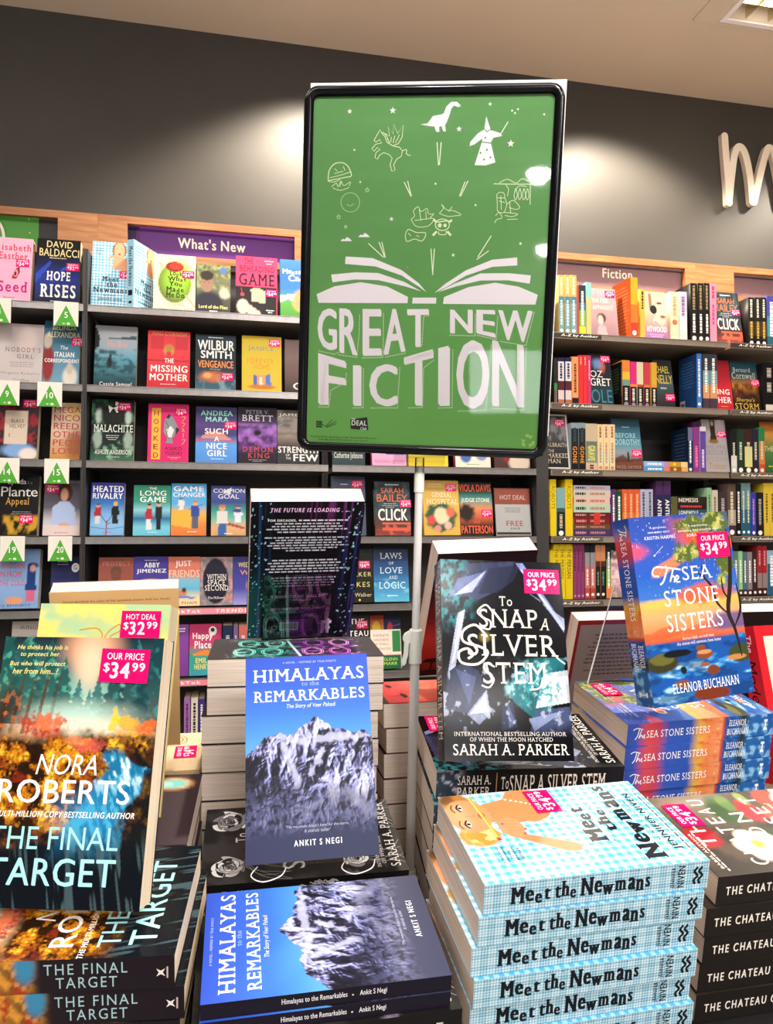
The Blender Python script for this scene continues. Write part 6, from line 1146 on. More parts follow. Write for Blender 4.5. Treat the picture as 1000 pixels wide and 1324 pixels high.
def red_front():
    w, h = .153, .234; p = Print(w, h, 60, 92); p.grad(['#a8242c', '#d84848', '#e86a5a', '#c83c40', '#7a1c24', '#4a141a']); p.noise('#e88a70', (4, 8), .6, .1, .2, .6, .5)
    for x, y, s in ((.25, .12, .16), (.7, .16, .2)): p.line('#2a1210', .002, [(x, y-.08), (x+.01, y)], False); p.poly('#2a1210', [(x-s*.6, y), (x-s*.3, y+.03), (x+s*.3, y+.035), (x+s*.6, y+.005), (x, y-.005)])
    p.rect('#2a1210', 0, 0, 1, .04); p.oval('#e8a030', .25, .6, .14, .04); p.text('GOLD', .17, .585, .33, .615, '#7a2a18', 's'); p.text('MARCH', .12, .8, .88, .9, '#f0d8c8', 's'); return p
def red_back():
    w, h = .153, .234; p = Print(w, h, 70, 106); p.grad(['#24100e', '#8a2420', '#b03028', '#6a1a1c', '#3a1216', '#241014', '#1c0e12']); p.line('#1a0c0a', .003, [(.12, .05), (.13, .12)], False); p.poly('#1a0c0a', [(.02, .12), (.06, .15), (.2, .155), (.26, .125), (.14, .115)]); p.rect('#160a0a', 0, 0, 1, .05)
    p.poly('#1a0c0a', [(.3, .08), (.32, .1), (.4, .1), (.42, .085)]); p.bars('#d8b8a8', .12, .45, .88, .9, 12, .4); return p
def plain(c, w=.153, h=.234, bars=None, **k):
    p = Print(w, h, 0, 0, c)
    if bars: p.bars(*bars)
    return p

# ------------------------------------------------------------------ stacks of flat books
def flat_mat(yaw, tilt, away=False): return rx(math.radians(tilt)) @ rz(math.radians(yaw)+(math.pi if away else 0)) @ FLAT
def stack(proto, Rm, t, th, n, labels, group, jx=.002, jy=.003, jr=.6, seed=1, fixed=None):
    """proto is the top book; its front cover plane starts at t (spine foot corner)"""
    r = random.Random(seed); base = Matrix.Translation(t) @ Rm.to_4x4()
    out = []
    for k in range(n):
        dx, dy, a = (0, 0, 0) if k == 0 else (r.uniform(-jx, jx), r.uniform(-jy, jy), math.radians(r.uniform(-jr, jr)))
        if fixed and k < len(fixed): dx, dy, a = fixed[k]
        mw = base @ T3(dx, dy, -(k+1)*th-k*.0006) @ rz(a)
        lb = labels[k] if k < len(labels) else labels[-1]
        if k == 0: proto.matrix_world = mw; proto['label'] = lb; proto['group'] = group; out.append(proto)
        else:
            c = dup(proto, mw, lb, group); out.append(c)
            for ch in list(c.children):
                if ch.name.startswith('price_sticker'): bpy.data.objects.remove(ch)
    return out
OD = ['top', 'second', 'third', 'fourth', 'fifth', 'sixth', 'seventh', 'eighth', 'ninth']
def labs(n, what, where='', top=None): return [(top if (k == 0 and top) else OD[k]+' book down in the stack of '+what) for k in range(n)]
def depth_to_table(t, x=0):
    y, z = t[1], t[2]; return (y-PY)*NRM[1]+(z-PZ)*NRM[2]
hf = him_front()
th = .0147
him_a = book('paperback_book', '', 'book', '', .140, .216, th, hf, him_spine(.216, th), None, False, 'pages', 'print', trim='#1a1624')
t = (.1932, .6422, 1.0692); d = depth_to_table(t)-.001
stack(him_a, flat_mat(-.45, TILT), t, th, 2, ['blue snowy mountain paperback lying flat on top at the front of the table', 'second blue mountain paperback, spine showing under the top flat copy'], 'flat blue mountain paperbacks', fixed=[(0, 0, 0), (-.0012, .0005, .004)])
rf = rose_front(); th2 = (d-2*th-.0006)/4-.0007
rose = book('paperback_book', '', 'book', '', .153, .234, th2, rf, rose_spine(.234, th2), None, False, 'pages', 'print', trim='#1a1819')
base = np.array(t)-NRM*(2*th+.0014)+np.array([.010, -.0045, -.0008])
stack(rose, flat_mat(-.45, TILT), tuple(base), th2, 4, [OD[k]+' black white-rose paperback under the two flat blue mountain books' for k in range(4)], 'black rose paperbacks at the front of the table', fixed=[(0, 0, 0), (.001, .002, .004), (0, .006, -.004)])
t = (.2024, .8421, 1.0725); th3 = depth_to_table(t)/4-.0007
rose2 = book('paperback_book', '', 'book', '', .153, .234, th3, rf, rose_spine(.234, th3), None, False, 'pages', 'print', trim='#1a1819')
stack(rose2, flat_mat(-1.3, TILT), t, th3, 4, ['black paperback with white line-drawn roses under the standing blue mountain book']+[OD[k]+' black rose paperback in the stack under the standing mountain book' for k in range(1, 4)], 'black rose paperbacks behind the flat mountain books')
t = (.4633, .6611, 1.1375); th = depth_to_table(t)/7-.0007
nm = book('paperback_book', '', 'book', '', .153, .234, th, newm_front(), newm_spine(.234, th), None, False, 'pages', 'print', ('our', .68, .455, 0, .95), trim='#9cc6da')
NL = ['top blue gingham paperback with a reclining blonde woman, price sticker and black title']+[OD[k]+' blue gingham spine down in the front stack' for k in range(1, 7)]
stack(nm, flat_mat(.95, TILT), t, th, 7, NL, 'stacked blue gingham paperbacks', fixed=[(0, 0, 0), (-.003, .0045, -.004), (-.0005, .0095, .006), (-.0055, .0065, .0), (-.001, .0075, .004), (-.005, .0035, .0), (0, .006, .01)])
t = (.7355, .7011, 1.0991); th = depth_to_table(t)/5-.0007
ch = book('paperback_book', '', 'book', '', .153, .234, th, chat_front(), chat_spine(.234, th), None, False, 'pages', 'print', ('our', .58, .80, 0, 1.0), trim='#211c1a')
stack(ch, flat_mat(0, TILT), t, th, 5, ['dark floral paperback with widely spaced cream capitals, top of the right front stack']+[OD[k]+' dark floral paperback, cream lettered spine showing, right front stack' for k in range(1, 5)], 'stacked dark floral paperbacks', fixed=[(0, 0, 0), (-.001, .011, .004), (0, .008, 0), (0, .0095, -.003), (-.001, .011, .003)])
t = (-.0442, .6541, 1.107); th = depth_to_table(t)/6-.0007
ftp = ft_front()
ft = book('paperback_book', '', 'book', '', .153, .234, th, ftp, ft_spine(.234, th), None, False, 'cream', 'gloss', trim='#1d161c')
stack(ft, flat_mat(-6, TILT), t, th, 6, ['autumn river thriller lying on top of the left front stack under the standing copy']+[OD[k]+' autumn river thriller down the left front stack' for k in range(1, 6)], 'stacked autumn river thrillers', fixed=[(0, 0, 0), (.002, -.0075, .012), (.001, -.004, 0)])
# second row
t = (.4867, .864, 1.1654); th = depth_to_table(t)/5-.0007
snf = snap_front()
sn = book('paperback_book', '', 'book', '', .156, .240, th, snf, snap_spine(.240, th), None, False, 'pages', 'gloss', ('our', .68, .83, 0, 1.0), trim='#141216')
stack(sn, flat_mat(-4.85, TILT), t, th, 5, ['black crystal fantasy book lying flat under the standing copy']+[OD[k]+' black crystal fantasy book down the middle stack' for k in range(1, 5)], 'stacked black crystal fantasy books', jy=.001, fixed=[(0, 0, 0), (-.002, .002, .003), (0, .001, -.003)])
t = (.7585, .9295, 1.2032); th = depth_to_table(t)/7-.0007
se = book('paperback_book', '', 'book', '', .153, .234, th, sea_front(), sea_spine(.234, th), None, False, 'pages', 'print', ('our', .6, .79, 0, 1.0), trim='#3450a8')
stack(se, flat_mat(2.3, TILT), t, th, 7, ['blue and orange sunset novel lying flat under the standing copy at right']+[OD[k]+' blue and orange sunset spine down the right-hand stack' for k in range(1, 7)], 'stacked blue sunset novels', fixed=[(0, 0, 0), (-.001, .002, .004), (-.002, 0, -.002)])
t = (-.0451, .848, 1.1198); th = depth_to_table(t)/5-.0007
pf = Print(.153, .234, 30, 46); pf.grad(['#35262e', '#3a2a34', '#33252e']); pf.ell('#b8743c', .85, .14, .1, .11, .12); pf.ell('#e8c090', .85, .14, .085, .095, .1); pf.ell('#7fd0c8', .85, .14, .065, .075, .1); pf.ell('#b8ece0', .85, .17, .03, .03, .4)
pu = book('paperback_book', '', 'book', '', .153, .234, th, pf, Print(.234, th, 0, 0, '#4a1c28'), None, False, 'pages', 'print', trim='#4a1c28')
stack(pu, flat_mat(-4, TILT), t, th, 5, ['dark plum book with a turquoise oval cameo under the yellow standing book']+[OD[k]+' dark plum book down the stack behind the autumn thrillers' for k in range(1, 5)], 'stacked plum books')
t = (-.0401, 1.0588, 1.1355); TOPF = top_z(1.06); th = (t[2]-TOPF-.006)/4
tf = Print(.153, .234, 30, 46); tf.grad(['#e6cfa8', '#ecd8b4', '#e8d2ac'])
for q in (.1, .075, .05): tf.line('#9a6a34', .002, [(.8+q*1.6*math.cos(a*.628), .2+q*math.sin(a*.628)) for a in range(10)], True, True)
ta = book('paperback_book', '', 'book', '', .153, .234, th, tf, Print(.234, th, 0, 0, '#d8bc90'), None, False, 'cream', 'print', ('our', .3, .03, 0, 1.0), trim='#d8bc90')
stack(ta, flat_mat(0, 4), t, th, 4, ['cream book with brown scrollwork and sideways price sticker at the left of the page stack']+[OD[k]+' cream scrollwork book down the stack at left' for k in range(1, 4)], 'stacked cream scrollwork books')
# far side of the table, spines away from the shopper
def R3(rows): return Matrix(rows)
t = (-.0227, 1.1550, 1.2991); th = (1.2991-.006-TOPF)/8-.0007
sb = sci_back()
sc = book('paperback_book', '', 'book', '', .153, .234, th, sci_front(), Print(.234, th, 0, 0, '#17151c'), sb, False, 'pages', 'print', trim='#262428')
stack(sc, R3(((-.0446, .999, .0054), (-.9985, -.0446, -.03), (-.03, -.0068, .9995))), t, th, 8, ['neon teal and magenta lettered paperback topping the tall page stack behind the mountain book']+[OD[k]+' paperback down the tall page stack behind the mountain book' for k in range(1, 8)], 'stacked neon lettered paperbacks', fixed=[(0, 0, 0), (-.001, -.001, .004), (-.002, -.006, -.006), (-.001, -.006, 0), (-.003, -.008, .004), (-.003, -.006, 0), (-.003, -.005, .002), (-.003, -.007, 0)])
t = (.2165, 1.211, 1.213); th = (1.213-TOPF-.001)/6-.0007
rd = book('paperback_book', '', 'book', '', .153, .234, th, red_front(), Print(.234, th, 0, 0, '#3a1216'), red_back(), False, 'pages', 'print', trim='#5a1a20')
stack(rd, flat_mat(0, 0, True), t, th, 6, ['red sunset paperback on top of the page stack behind the sign pole']+[OD[k]+' paperback down the page stack behind the sign pole' for k in range(1, 6)], 'stacked red sunset paperbacks', fixed=[(0, 0, 0), (-.001, .003, .008), (-.003, .001, 0), (-.002, 0, .004), (-.003, .002, -.003), (-.003, 0, 0)])
gb = Print(.153, .234, 0, 0, '#8f807c'); gb.rect('#8a1f2a', 0, .965, 1, 1); gb.rect('#8a1f2a', 0, 0, .035, 1); gb.bars('#5a4a4c', .14, .55, .94, .9, 11, .4, True, True, 3); gb.bars('#3a3034', .1, .2, .94, .42, 4, .5, False, False, 2)
th = .0315
gr = book('paperback_book', '', 'book', '', .153, .234, th, Print(.153, .234, 0, 0, '#a89a94'), None, gb, False, 'pages', 'print', trim='#8a1f2a')
stack(gr, flat_mat(0, 0, True), (.545, 1.30, TOPF+.001+3*.0322), th, 3, ['top grey book of the pile hidden behind the sunset novels', 'second grey book of the pile hidden behind the sunset novels', 'lowest grey book of the pile hidden behind the sunset novels'], 'grey paperbacks behind the sunset novels')
mb_ = Print(.153, .234, 0, 0, '#1a1617'); mb_.bars('#d8d0c8', .1, .62, .95, .88, 6, .4, True, True, 6)
mk = book('paperback_book', '', 'book', '', .153, .234, th, Print(.153, .234, 0, 0, '#1a1617'), None, mb_, False, 'cream', 'print', trim='#1a1617')
stack(mk, flat_mat(0, 0, True), (.845, 1.30, TOPF+.001+3*.0322), th, 3, ['top black book of the pile at the far right of the table', 'second black book of the pile at the far right of the table', 'lowest black book of the pile at the far right of the table'], 'black paperbacks at the far right')
rf2 = Print(.153, .234, 30, 46, '#d2202c'); rf2.rect('#f2e2cc', .1, .07, .93, .93); rf2.text('The', .2, .74, .44, .84, '#c8202c', 'i'); rf2.text('Model', .2, .58, .85, .7, '#1c1414', 'i')
def red_sp(h, t):
    p = Print(h, t, 0, 0, '#c81f2c'); p.text('The', .06, .35, .17, .7, '#fff4ee', 'i'); p.text('Model M', .22, .2, .66, .75, '#2a1014', 'i'); return p
rm = book('paperback_book', '', 'book', '', .153, .234, .033, rf2, red_sp(.234, .033), None, False, 'pages', 'gloss', trim='#c81f2c')
tq = (1.045, .925, 1.066); d = depth_to_table(tq)/3-.0007
stack(rm, flat_mat(0, TILT), tq, .033, max(1, int(d*3/.0333)), [OD[k]+' red bordered book in the stack at the right picture edge' for k in range(3)], 'stacked red bordered books')
# ------------------------------------------------------------------ books standing on the stacks
def face(R, t, th):
    """front cover plane at t"""
    return Matrix(((*R[0], t[0]), (*R[1], t[1]), (*R[2], t[2]), (0, 0, 0, 1))) @ T3(0, 0, -th)
def face_back(R, t, w): return Matrix(((*R[0], t[0]), (*R[1], t[1]), (*R[2], t[2]), (0, 0, 0, 1))) @ T3(w, 0, 0) @ Matrix.Rotation(math.pi, 4, 'Y')
GS = 'display copies standing on the stacks'
R_him = ((.998, .0052, -.0627), (-.0596, .3978, -.9155), (.0202, .9175, .3973)); t_him = (.0164, .7907, 1.1161)
dup(him_a, face(R_him, t_him, .0147), 'blue snowy mountain paperback standing upright at the centre front', GS)
R_snap = ((.9963, .0569, -.0645), (-.0776, .2707, -.9595), (-.0371, .961, .2741)); t_snap = (.2429, .8338, 1.1958)
TSN = .0375
book('hardback_book', 'black crystal fantasy hardback standing upright right of the sign pole', 'book', GS, .156, .240, .038, snf, snap_spine(.240, .038), None, True, 'pages', 'gloss', ('our', .68, .83, 0, 1.0), face(R_snap, t_snap, .038), trim='#141216')
R_sea = ((.9922, -.0796, .0964), (.1047, .1082, -.9886), (.0683, .9909, .1157)); t_sea = (.536, .876, 1.2327)
fs = sea_front(.162, .248); big = book('paperback_book', 'blue and orange sunset novel with a tree standing upright at right', 'book', GS, .162, .248, .036, fs, sea_spine(.248, .036), None, False, 'pages', 'gloss', ('our', .645, .75, -.02, 1.12), face(R_sea, t_sea, .036), trim='#3450a8')
R_ft = ((.9701, .0633, -.2342), (-.2425, .2263, -.9434), (-.0068, .972, .2349)); t_ft = (-.2239, .7218, 1.1325)
f = dup(ft, face(R_ft, t_ft, .0285), 'autumn river thriller standing upright at the front left with price sticker', GS)
s = link('price_sticker', STK['our'], M['gloss'], f); s.location = (.62*.153, .825*.234, ft.children[0].dimensions[2]+.0009); s.rotation_euler = (0, 0, -.02)
R_y0 = ((.9998, -.0184, .0016), (.0062, .2499, -.9682), (.0174, .9681, .25)); t_y0 = (-.2196, .8818, 1.1426)
R_y = R_ft; corner = np.array(t_y0)+np.array(R_y0) @ np.array((.153, .234, 0))
t_y = tuple(EYE+(corner-EYE)*.955-np.array(R_y) @ np.array((.153, .234, 0)))
yf = Print(.153, .234, 60, 92); yf.grad(['#c8b048', '#d8c050', '#e8cc58', '#e8d868', '#d8dc88', '#b8d8a0']); yf.noise('#f6e47a', (4, 9), .52, .12); yf.noise('#e8a848', (5, 10), .62, .1, .4, .8, .6); yf.noise('#a8d8b0', (4, 8), .6, .1, .8, 1, .6, 8)
yf.line('#d8a030', .0016, [(.32, .87), (.45, .88), (.5, .84), (.42, .8)]); yf.line('#d8a030', .0016, [(.5, .8), (.54, .86), (.62, .9), (.63, .87), (.56, .84), (.62, .82)])
book('paperback_book', 'yellow sky paperback with HOT DEAL sticker standing behind the autumn thriller', 'book', GS, .153, .234, .033, yf, Print(.234, .033, 0, 0, '#d8c050'), None, False, 'cream', 'print', ('hot', .635, .835, 0, 1.0), face(R_y, t_y, .033), trim='#d8c050')
R_t = ((.9979, .0058, .064), (.0621, -.3399, -.9384), (.0163, .9404, -.3395)); t_t = (-.2192, 1.0588, 1.166)
tb = Print(.153, .234, 0, 0, '#d2ad7c'); tb.text('Grace watched the sides of the sandwich platter with her thanks', .1, .93, .93, .948, '#4a3a28', 's'); tb.bars('#5a4630', .08, .3, .92, .9, 22, .35)
book('paperback_book', 'tan backed book facing away, standing tallest behind the yellow sky paperback', 'book', GS, .153, .234, .03, Print(.153, .234, 0, 0, '#b8b0b2'), Print(.234, .03, 0, 0, '#c8a070'), tb, False, 'cream', 'matte', None, face_back(R_t, t_t, .153), trim='#c2b8b4')
R_s = ((.9995, .0047, .0304), (.0281, -.5447, -.8382), (.0126, .8386, -.5446)); t_s = (.0247, 1.1184, 1.3035)
dup(sc, face_back(R_s, t_s, .153), 'dark neon-streaked paperback showing its blurb, standing on the tall page stack', GS)
k = 1.186; R_r = ((.9989, -.008, .0465), (.0344, -.5491, -.835), (.0322, .8357, -.5482)); t_r = tuple(EYE+(np.array((.2433, .9637, 1.2691))-EYE)*k)
dup(rd, face_back(R_r, t_r, .153), 'red sunset paperback facing away behind the black fantasy hardback', GS)
R_n = ((1, 0, 0), (0, -.3746, -.9272), (0, .9272, -.3746))
dup(gr, face_back(R_n, (.5519, 1.2078, 1.0997), .153), 'grey backed book with a dark red border leaning behind the sunset novel', GS)
dup(mk, face_back(R_n, (.85, 1.2078, 1.107), .153), 'black backed book facing away at the right picture edge', GS)
yaw, lean = math.radians(7), math.radians(12)
dup(rm, T3(.7984, .968, 1.0860) @ rz(yaw) @ rx(-lean) @ STAND @ T3(0, 0, -.033), 'red bordered book standing at the right picture edge beside the sunset novel', GS)

# clear acrylic easels
def easel(name, label, Rr, t, w, up, off, foot, x0, front=False, lip=.014):
    """bent sheet: back plate behind the book, floor plate and front lip"""
    Mx = Matrix(((*Rr[0], t[0]), (*Rr[1], t[1]), (*Rr[2], t[2]), (0, 0, 0, 1)))
    r = empty('book_easel', Mx, label, 'book stand', 'clear acrylic book stands')
    mb = MB(); e = .002
    if front: mb.box((x0, 0, .0012), (x0+w, up, .0012+e)); mb.box((x0, -.0022, -foot), (x0+w, -.0002, .0012+e)); mb.build('sheet', M['acrylic'], r, .0004)
    else:
        mb.box((x0, -.0022, -off-e-.0006), (x0+w, up, -off-.0006)); mb.build('back_plate', M['acrylic'], r, .0004)
        mb = MB(); mb.box((x0, -.0032, -off-e), (x0+w, -.0012, .004)); mb.box((x0, -.0032, .004), (x0+w, lip-.003, .006)); mb.build('ledge', M['acrylic'], r, .0004)
    return r
easel('book_easel', 'clear acrylic stand in front of the dark neon-streaked blurb', R_s, t_s, .098, .115, .04, .03, .02, True)
e = easel('book_easel', 'clear acrylic stand with curled feet under the standing mountain paperback', R_him, t_him, .07, .12, .0147, .03, .035, lip=.0)
for x in (.012, .105):
    mb = MB(); mb.path([tuple(p) for p in smooth([(x, -.002, -.01), (x-.006, -.010, .006), (x+.006, -.016, .016), (x+.024, -.012, .014), (x+.03, -.004, -.004)], 5)], .0006); mb.build('wire_foot', M['white'], e, smooth=True)
easel('book_easel', 'clear acrylic stand under the standing black fantasy hardback', R_snap, t_snap, .07, .1, .041, .03, .04, lip=.004)
# tall side strut easel behind the sunset novel
r = empty('book_easel', T3(0, 0, 0), 'clear acrylic easel leaning behind the standing sunset novel', 'book stand', 'clear acrylic book stands')
a = at(795, 757, 1.045); b = at(760, 884, .985); c = a+np.array([.12, 0, 0]); d = b+np.array([.14, -.0, 0])
r.matrix_world = T3(*b)
mb = MB(); q = [np.array(v)-b for v in (a, b, d, c)]; nn = np.cross(q[2]-q[1], q[0]-q[1]); nn = nn/np.linalg.norm(nn)*.0022
mb.add([tuple(v) for v in q]+[tuple(v+nn) for v in q], [(0, 1, 2, 3), (7, 6, 5, 4), (0, 4, 5, 1), (1, 5, 6, 2), (2, 6, 7, 3), (3, 7, 4, 0)]); mb.build('back_plate', M['acrylic'], r)
mb = MB(); mb.path([tuple(q[0]), tuple(q[1])], .0012, 8); mb.build('polished_edge', M['clampgrey'], r, smooth=True)

# ------------------------------------------------------------------ the sign on its pole
k = .786; R_g = ((.953, .0076, -.3027), (-.2995, -.1248, -.9459), (-.045, .9922, -.1167))
Rg = np.array(R_g); Uq, _, Vq = np.linalg.svd(Rg); Rg = Uq @ Vq
t_g = EYE+(np.array((.1087, 1.2715, 1.5991))-EYE)*k; GW, GH = .330, .467
GM = M4(Rg.tolist(), t_g)
TOPP = t_g+Rg @ np.array((GW/2, -.004, -.012)); BOT = np.array((.2412, 1.0, top_z(1.0)+.0035))
sg = empty('sign_stand', T3(*BOT), 'green GREAT NEW FICTION poster in a black frame on a grey pole', 'sign stand')
def into(o): o.parent = sg; o.matrix_parent_inverse = T3(*BOT).inverted(); return o
def rr(w, h, rad, off, n=7):
    pts = []
    x0, y0, x1, y1 = off, off, w-off, h-off; rad = max(rad-off, .004)
    for cx, cy, a0 in ((x1-rad, y1-rad, 0), (x0+rad, y1-rad, 90), (x0+rad, y0+rad, 180), (x1-rad, y0+rad, 270)):
        for i in range(n): a = math.radians(a0+90*i/(n-1)); pts.append((cx+rad*math.cos(a), cy+rad*math.sin(a)))
    return pts
prof = [(.0, -.010), (.0, -.001), (.0012, .0015), (.004, .003), (.0085, .003), (.0115, .0012), (.0125, -.0015), (.0125, -.0045)]
vs = []; N = 28
for off, z in prof: vs += [(x, y, z) for x, y in rr(GW, GH, .019, off)]
fs = [(i*N+j, i*N+(j+1) % N, (i+1)*N+(j+1) % N, (i+1)*N+j) for i in range(len(prof)-1) for j in range(N)]
mb = MB(); mb.add(vs, fs); into(mb.build('frame', M['blk'], None, smooth=True, mw=GM))
mb = MB(); mb.box((.004, .004, -.010), (GW-.004, GH-.004, -.0065)); into(mb.build('back_board', M['blk'], None, mw=GM))
mb = MB(); mb.box((.006, .03, -.013), (GW+.002, GH+.0072, -.0105)); into(mb.build('backing_card', M['white'], None, mw=GM))
# poster artwork, measured on the photographed poster and turned into fractions of the sheet
PW, PH = GW-.020, GH-.020
def qmap(src):
    A = []
    for (x, y), (u, v) in zip(src, ((0, 0), (1, 0), (1, 1), (0, 1))): A += [[x, y, 1, 0, 0, 0, -u*x, -u*y, -u], [0, 0, 0, x, y, 1, -v*x, -v*y, -v]]
    Hm = np.linalg.svd(np.array(A, float))[2][-1].reshape(3, 3)
    def f(x, y):
        p = Hm @ np.array((x, y, 1.0)); return (p[0]/p[2], p[1]/p[2])
    return f
q = qmap(((46, 1268), (852, 1290), (908, 86), (75, 98)))
po = Print(PW, PH, 60, 84, '#64a05a'); po.grad(['#74b45a', '#6cac5a', '#669f5a', '#62995a', '#649b5c']); po.noise('#72aa68', (3, 40), .62, .2, 0, 1, .35)
WH = '#f7eef4'
def pg(pts, c=WH): po.poly(c, [q(*p) for p in pts])
def ln(pts, w=.0008, c='#e8f2c8', cl=False, sm=True): po.line(c, w, [q(*p) for p in pts], sm, cl)
def let(ch, x0, x1, tl, tr, bl, br, sx=0): po.warp(ch, (q(x0, bl), q(x1, br), q(x1+sx, tr), q(x0+sx, tl)), WH, 'B')
for a in (('G', 91, 158, 812, 812, 944, 956), ('R', 166, 229, 811, 813, 960, 970), ('E', 246, 312, 813, 813, 971, 970), ('A', 318, 394, 812, 813, 968, 955), ('T', 399, 474, 813, 812, 946, 934), ('N', 546, 624, 814, 814, 894, 893), ('E', 636, 702, 814, 815, 893, 908), ('W', 711, 829, 815, 817, 912, 926),
          ('F', 93, 190, 962, 990, 1137, 1137), ('I', 213, 242, 1003, 1003, 1140, 1140), ('C', 269, 367, 1000, 998, 1141, 1141), ('T', 388, 490, 976, 946, 1138, 1138), ('I', 506, 546, 944, 934, 1139, 1138), ('O', 568, 682, 920, 912, 1150, 1146), ('N', 691, 800, 916, 934, 1138, 1142)): let(*a)
def dots(pts):
    p = np.array(pts, float); d = np.concatenate([[0], np.cumsum(np.hypot(*np.diff(p, axis=0).T))]); V = []; T = []
    for i, s in enumerate(np.arange(0, d[-1], 7.5)):
        x = np.interp(s, d, p[:, 0]); y = np.interp(s, d, p[:, 1]); V += [q(x-1.7, y+1.7), q(x+1.7, y+1.7), q(x+1.7, y-1.7), q(x-1.7, y-1.7)]; T += [(4*i, 4*i+1, 4*i+2), (4*i, 4*i+2, 4*i+3)]
    po.tri(po.S(V), T, '#e6f0d8')
for d in ([(96, 955), (150, 966), (166, 958)], [(166, 968), (226, 976), (234, 900), (236, 830)], [(246, 978), (316, 976), (318, 825)], [(326, 974), (398, 960)], [(440, 940), (450, 936), (456, 836), (474, 834)], [(546, 900), (632, 902), (633, 830)], [(640, 900), (704, 914), (710, 830)], [(720, 920), (806, 934), (834, 822)],
          [(96, 1144), (130, 1145), (136, 1088), (188, 1060), (190, 1030)], [(214, 1147), (248, 1146), (249, 1010)], [(276, 1147), (366, 1146), (374, 1010)], [(404, 1146), (452, 1144), (456, 1010), (496, 980)], [(508, 1146), (554, 1144), (556, 945)], [(576, 1156), (670, 1152), (688, 930)], [(692, 1146), (800, 1150), (808, 940)]): dots(d)
pg([(88, 764), (150, 737), (240, 723), (330, 737), (402, 772), (400, 793), (95, 793)]); pg([(522, 795), (525, 772), (610, 738), (700, 723), (780, 736), (846, 763), (838, 796)]); pg([(418, 774), (499, 774), (498, 794), (416, 794)])
pg([(188, 637), (280, 642), (380, 682), (440, 727), (466, 757), (440, 738), (380, 700), (290, 670), (186, 662)]); pg([(138, 698), (220, 690), (300, 692), (390, 722), (448, 753), (390, 736), (300, 716), (220, 714), (143, 724)])
pg([(775, 638), (690, 646), (600, 682), (530, 727), (492, 758), (530, 740), (600, 700), (690, 670), (775, 665)]); pg([(822, 698), (745, 691), (650, 692), (560, 727), (503, 756), (570, 735), (650, 716), (745, 715), (818, 726)])
for x, y, rd in ((202, 153, 9), (349, 150, 12), (575, 211, 10), (680, 128, 7), (751, 259, 13), (345, 511, 8), (556, 631, 7), (786, 592, 6)): po.star(WH, *q(x, y), rd/806)
for x, y, rd in ((262, 415, 8), (164, 505, 8), (188, 538, 6)): po.line('#e8f2c8', .0006, [(q(x, y)[0]+rd/806*(1 if i % 2 == 0 else .45)*math.sin(i*math.pi/5), q(x, y)[1]+.69*rd/806*(1 if i % 2 == 0 else .45)*math.cos(i*math.pi/5)) for i in range(10)], False, True)
for x, y in ((218, 281), (495, 393), (632, 464), (238, 388), (765, 158), (755, 150), (864, 162), (775, 145)): po.oval(WH, *q(x, y), .004, .003, 10)
po.oval('#d88a6a', *q(400, 673), .004, .003, 10)
for a, b in (((500, 255), (505, 332)), ((514, 255), (508, 330)), ((388, 388), (412, 436)), ((400, 384), (412, 434)), ((606, 383), (580, 436)), ((596, 386), (577, 434)), ((266, 593), (318, 640)), ((302, 588), (322, 640)), ((312, 588), (324, 640)), ((686, 566), (640, 638)), ((678, 616), (636, 646)), ((480, 610), (486, 690)), ((492, 610), (486, 698))): ln([a, b], .0012, '#f0f4dc', False, False)
pg([(443, 196), (468, 192), (486, 168), (508, 164), (522, 160), (531, 137), (548, 121), (568, 121), (581, 134), (572, 139), (558, 133), (549, 142), (541, 168), (532, 190), (527, 198), (530, 219), (521, 219), (515, 202), (507, 203), (508, 221), (497, 221), (491, 203), (468, 201)])
pg([(667, 168), (681, 209), (661, 209)]); pg([(661, 208), (681, 208), (678, 222), (671, 232), (664, 222)]); pg([(658, 214), (688, 216), (714, 224), (722, 234), (692, 240), (683, 256), (699, 322), (665, 332), (628, 331), (650, 262), (655, 242), (628, 262), (611, 268), (613, 254), (638, 226)])
ln([(716, 228), (742, 186)], .001, '#f7eef4', False, False); ln([(664, 213), (670, 220), (678, 213)], .0012, '#5a9a4e'); ln([(652, 254), (684, 258)], .0012, '#5a9a4e', False, False)
for x, y in ((648, 290), (670, 280), (660, 312), (682, 305), (664, 240)): po.oval('#5a9a4e', *q(x, y), .004, .003, 8)
ln([(285, 250), (296, 230), (306, 214), (312, 226), (322, 236), (330, 256), (350, 268), (372, 272), (382, 284), (378, 302), (362, 312), (352, 330), (357, 348), (346, 352), (340, 330), (347, 308), (336, 296), (318, 290), (304, 298), (297, 312), (288, 306), (292, 290), (306, 279), (296, 273), (285, 286), (278, 277), (291, 262), (311, 258), (304, 247), (292, 255)], .0009, '#eef4d4', True, False)
ln([(382, 284), (396, 280), (396, 294), (410, 300)], .0009, '#eef4d4'); ln([(314, 222), (326, 232), (334, 250)], .0009, '#eef4d4')
ln([(338, 258), (324, 226), (338, 236), (333, 204), (350, 228), (352, 196), (366, 226), (385, 198), (381, 238), (368, 260), (352, 266)], .0009, '#eef4d4', False, False)
for p in ([(342, 256), (344, 238)], [(350, 258), (356, 234)], [(358, 258), (372, 230)]): ln(p, .0008, '#eef4d4', False, False)
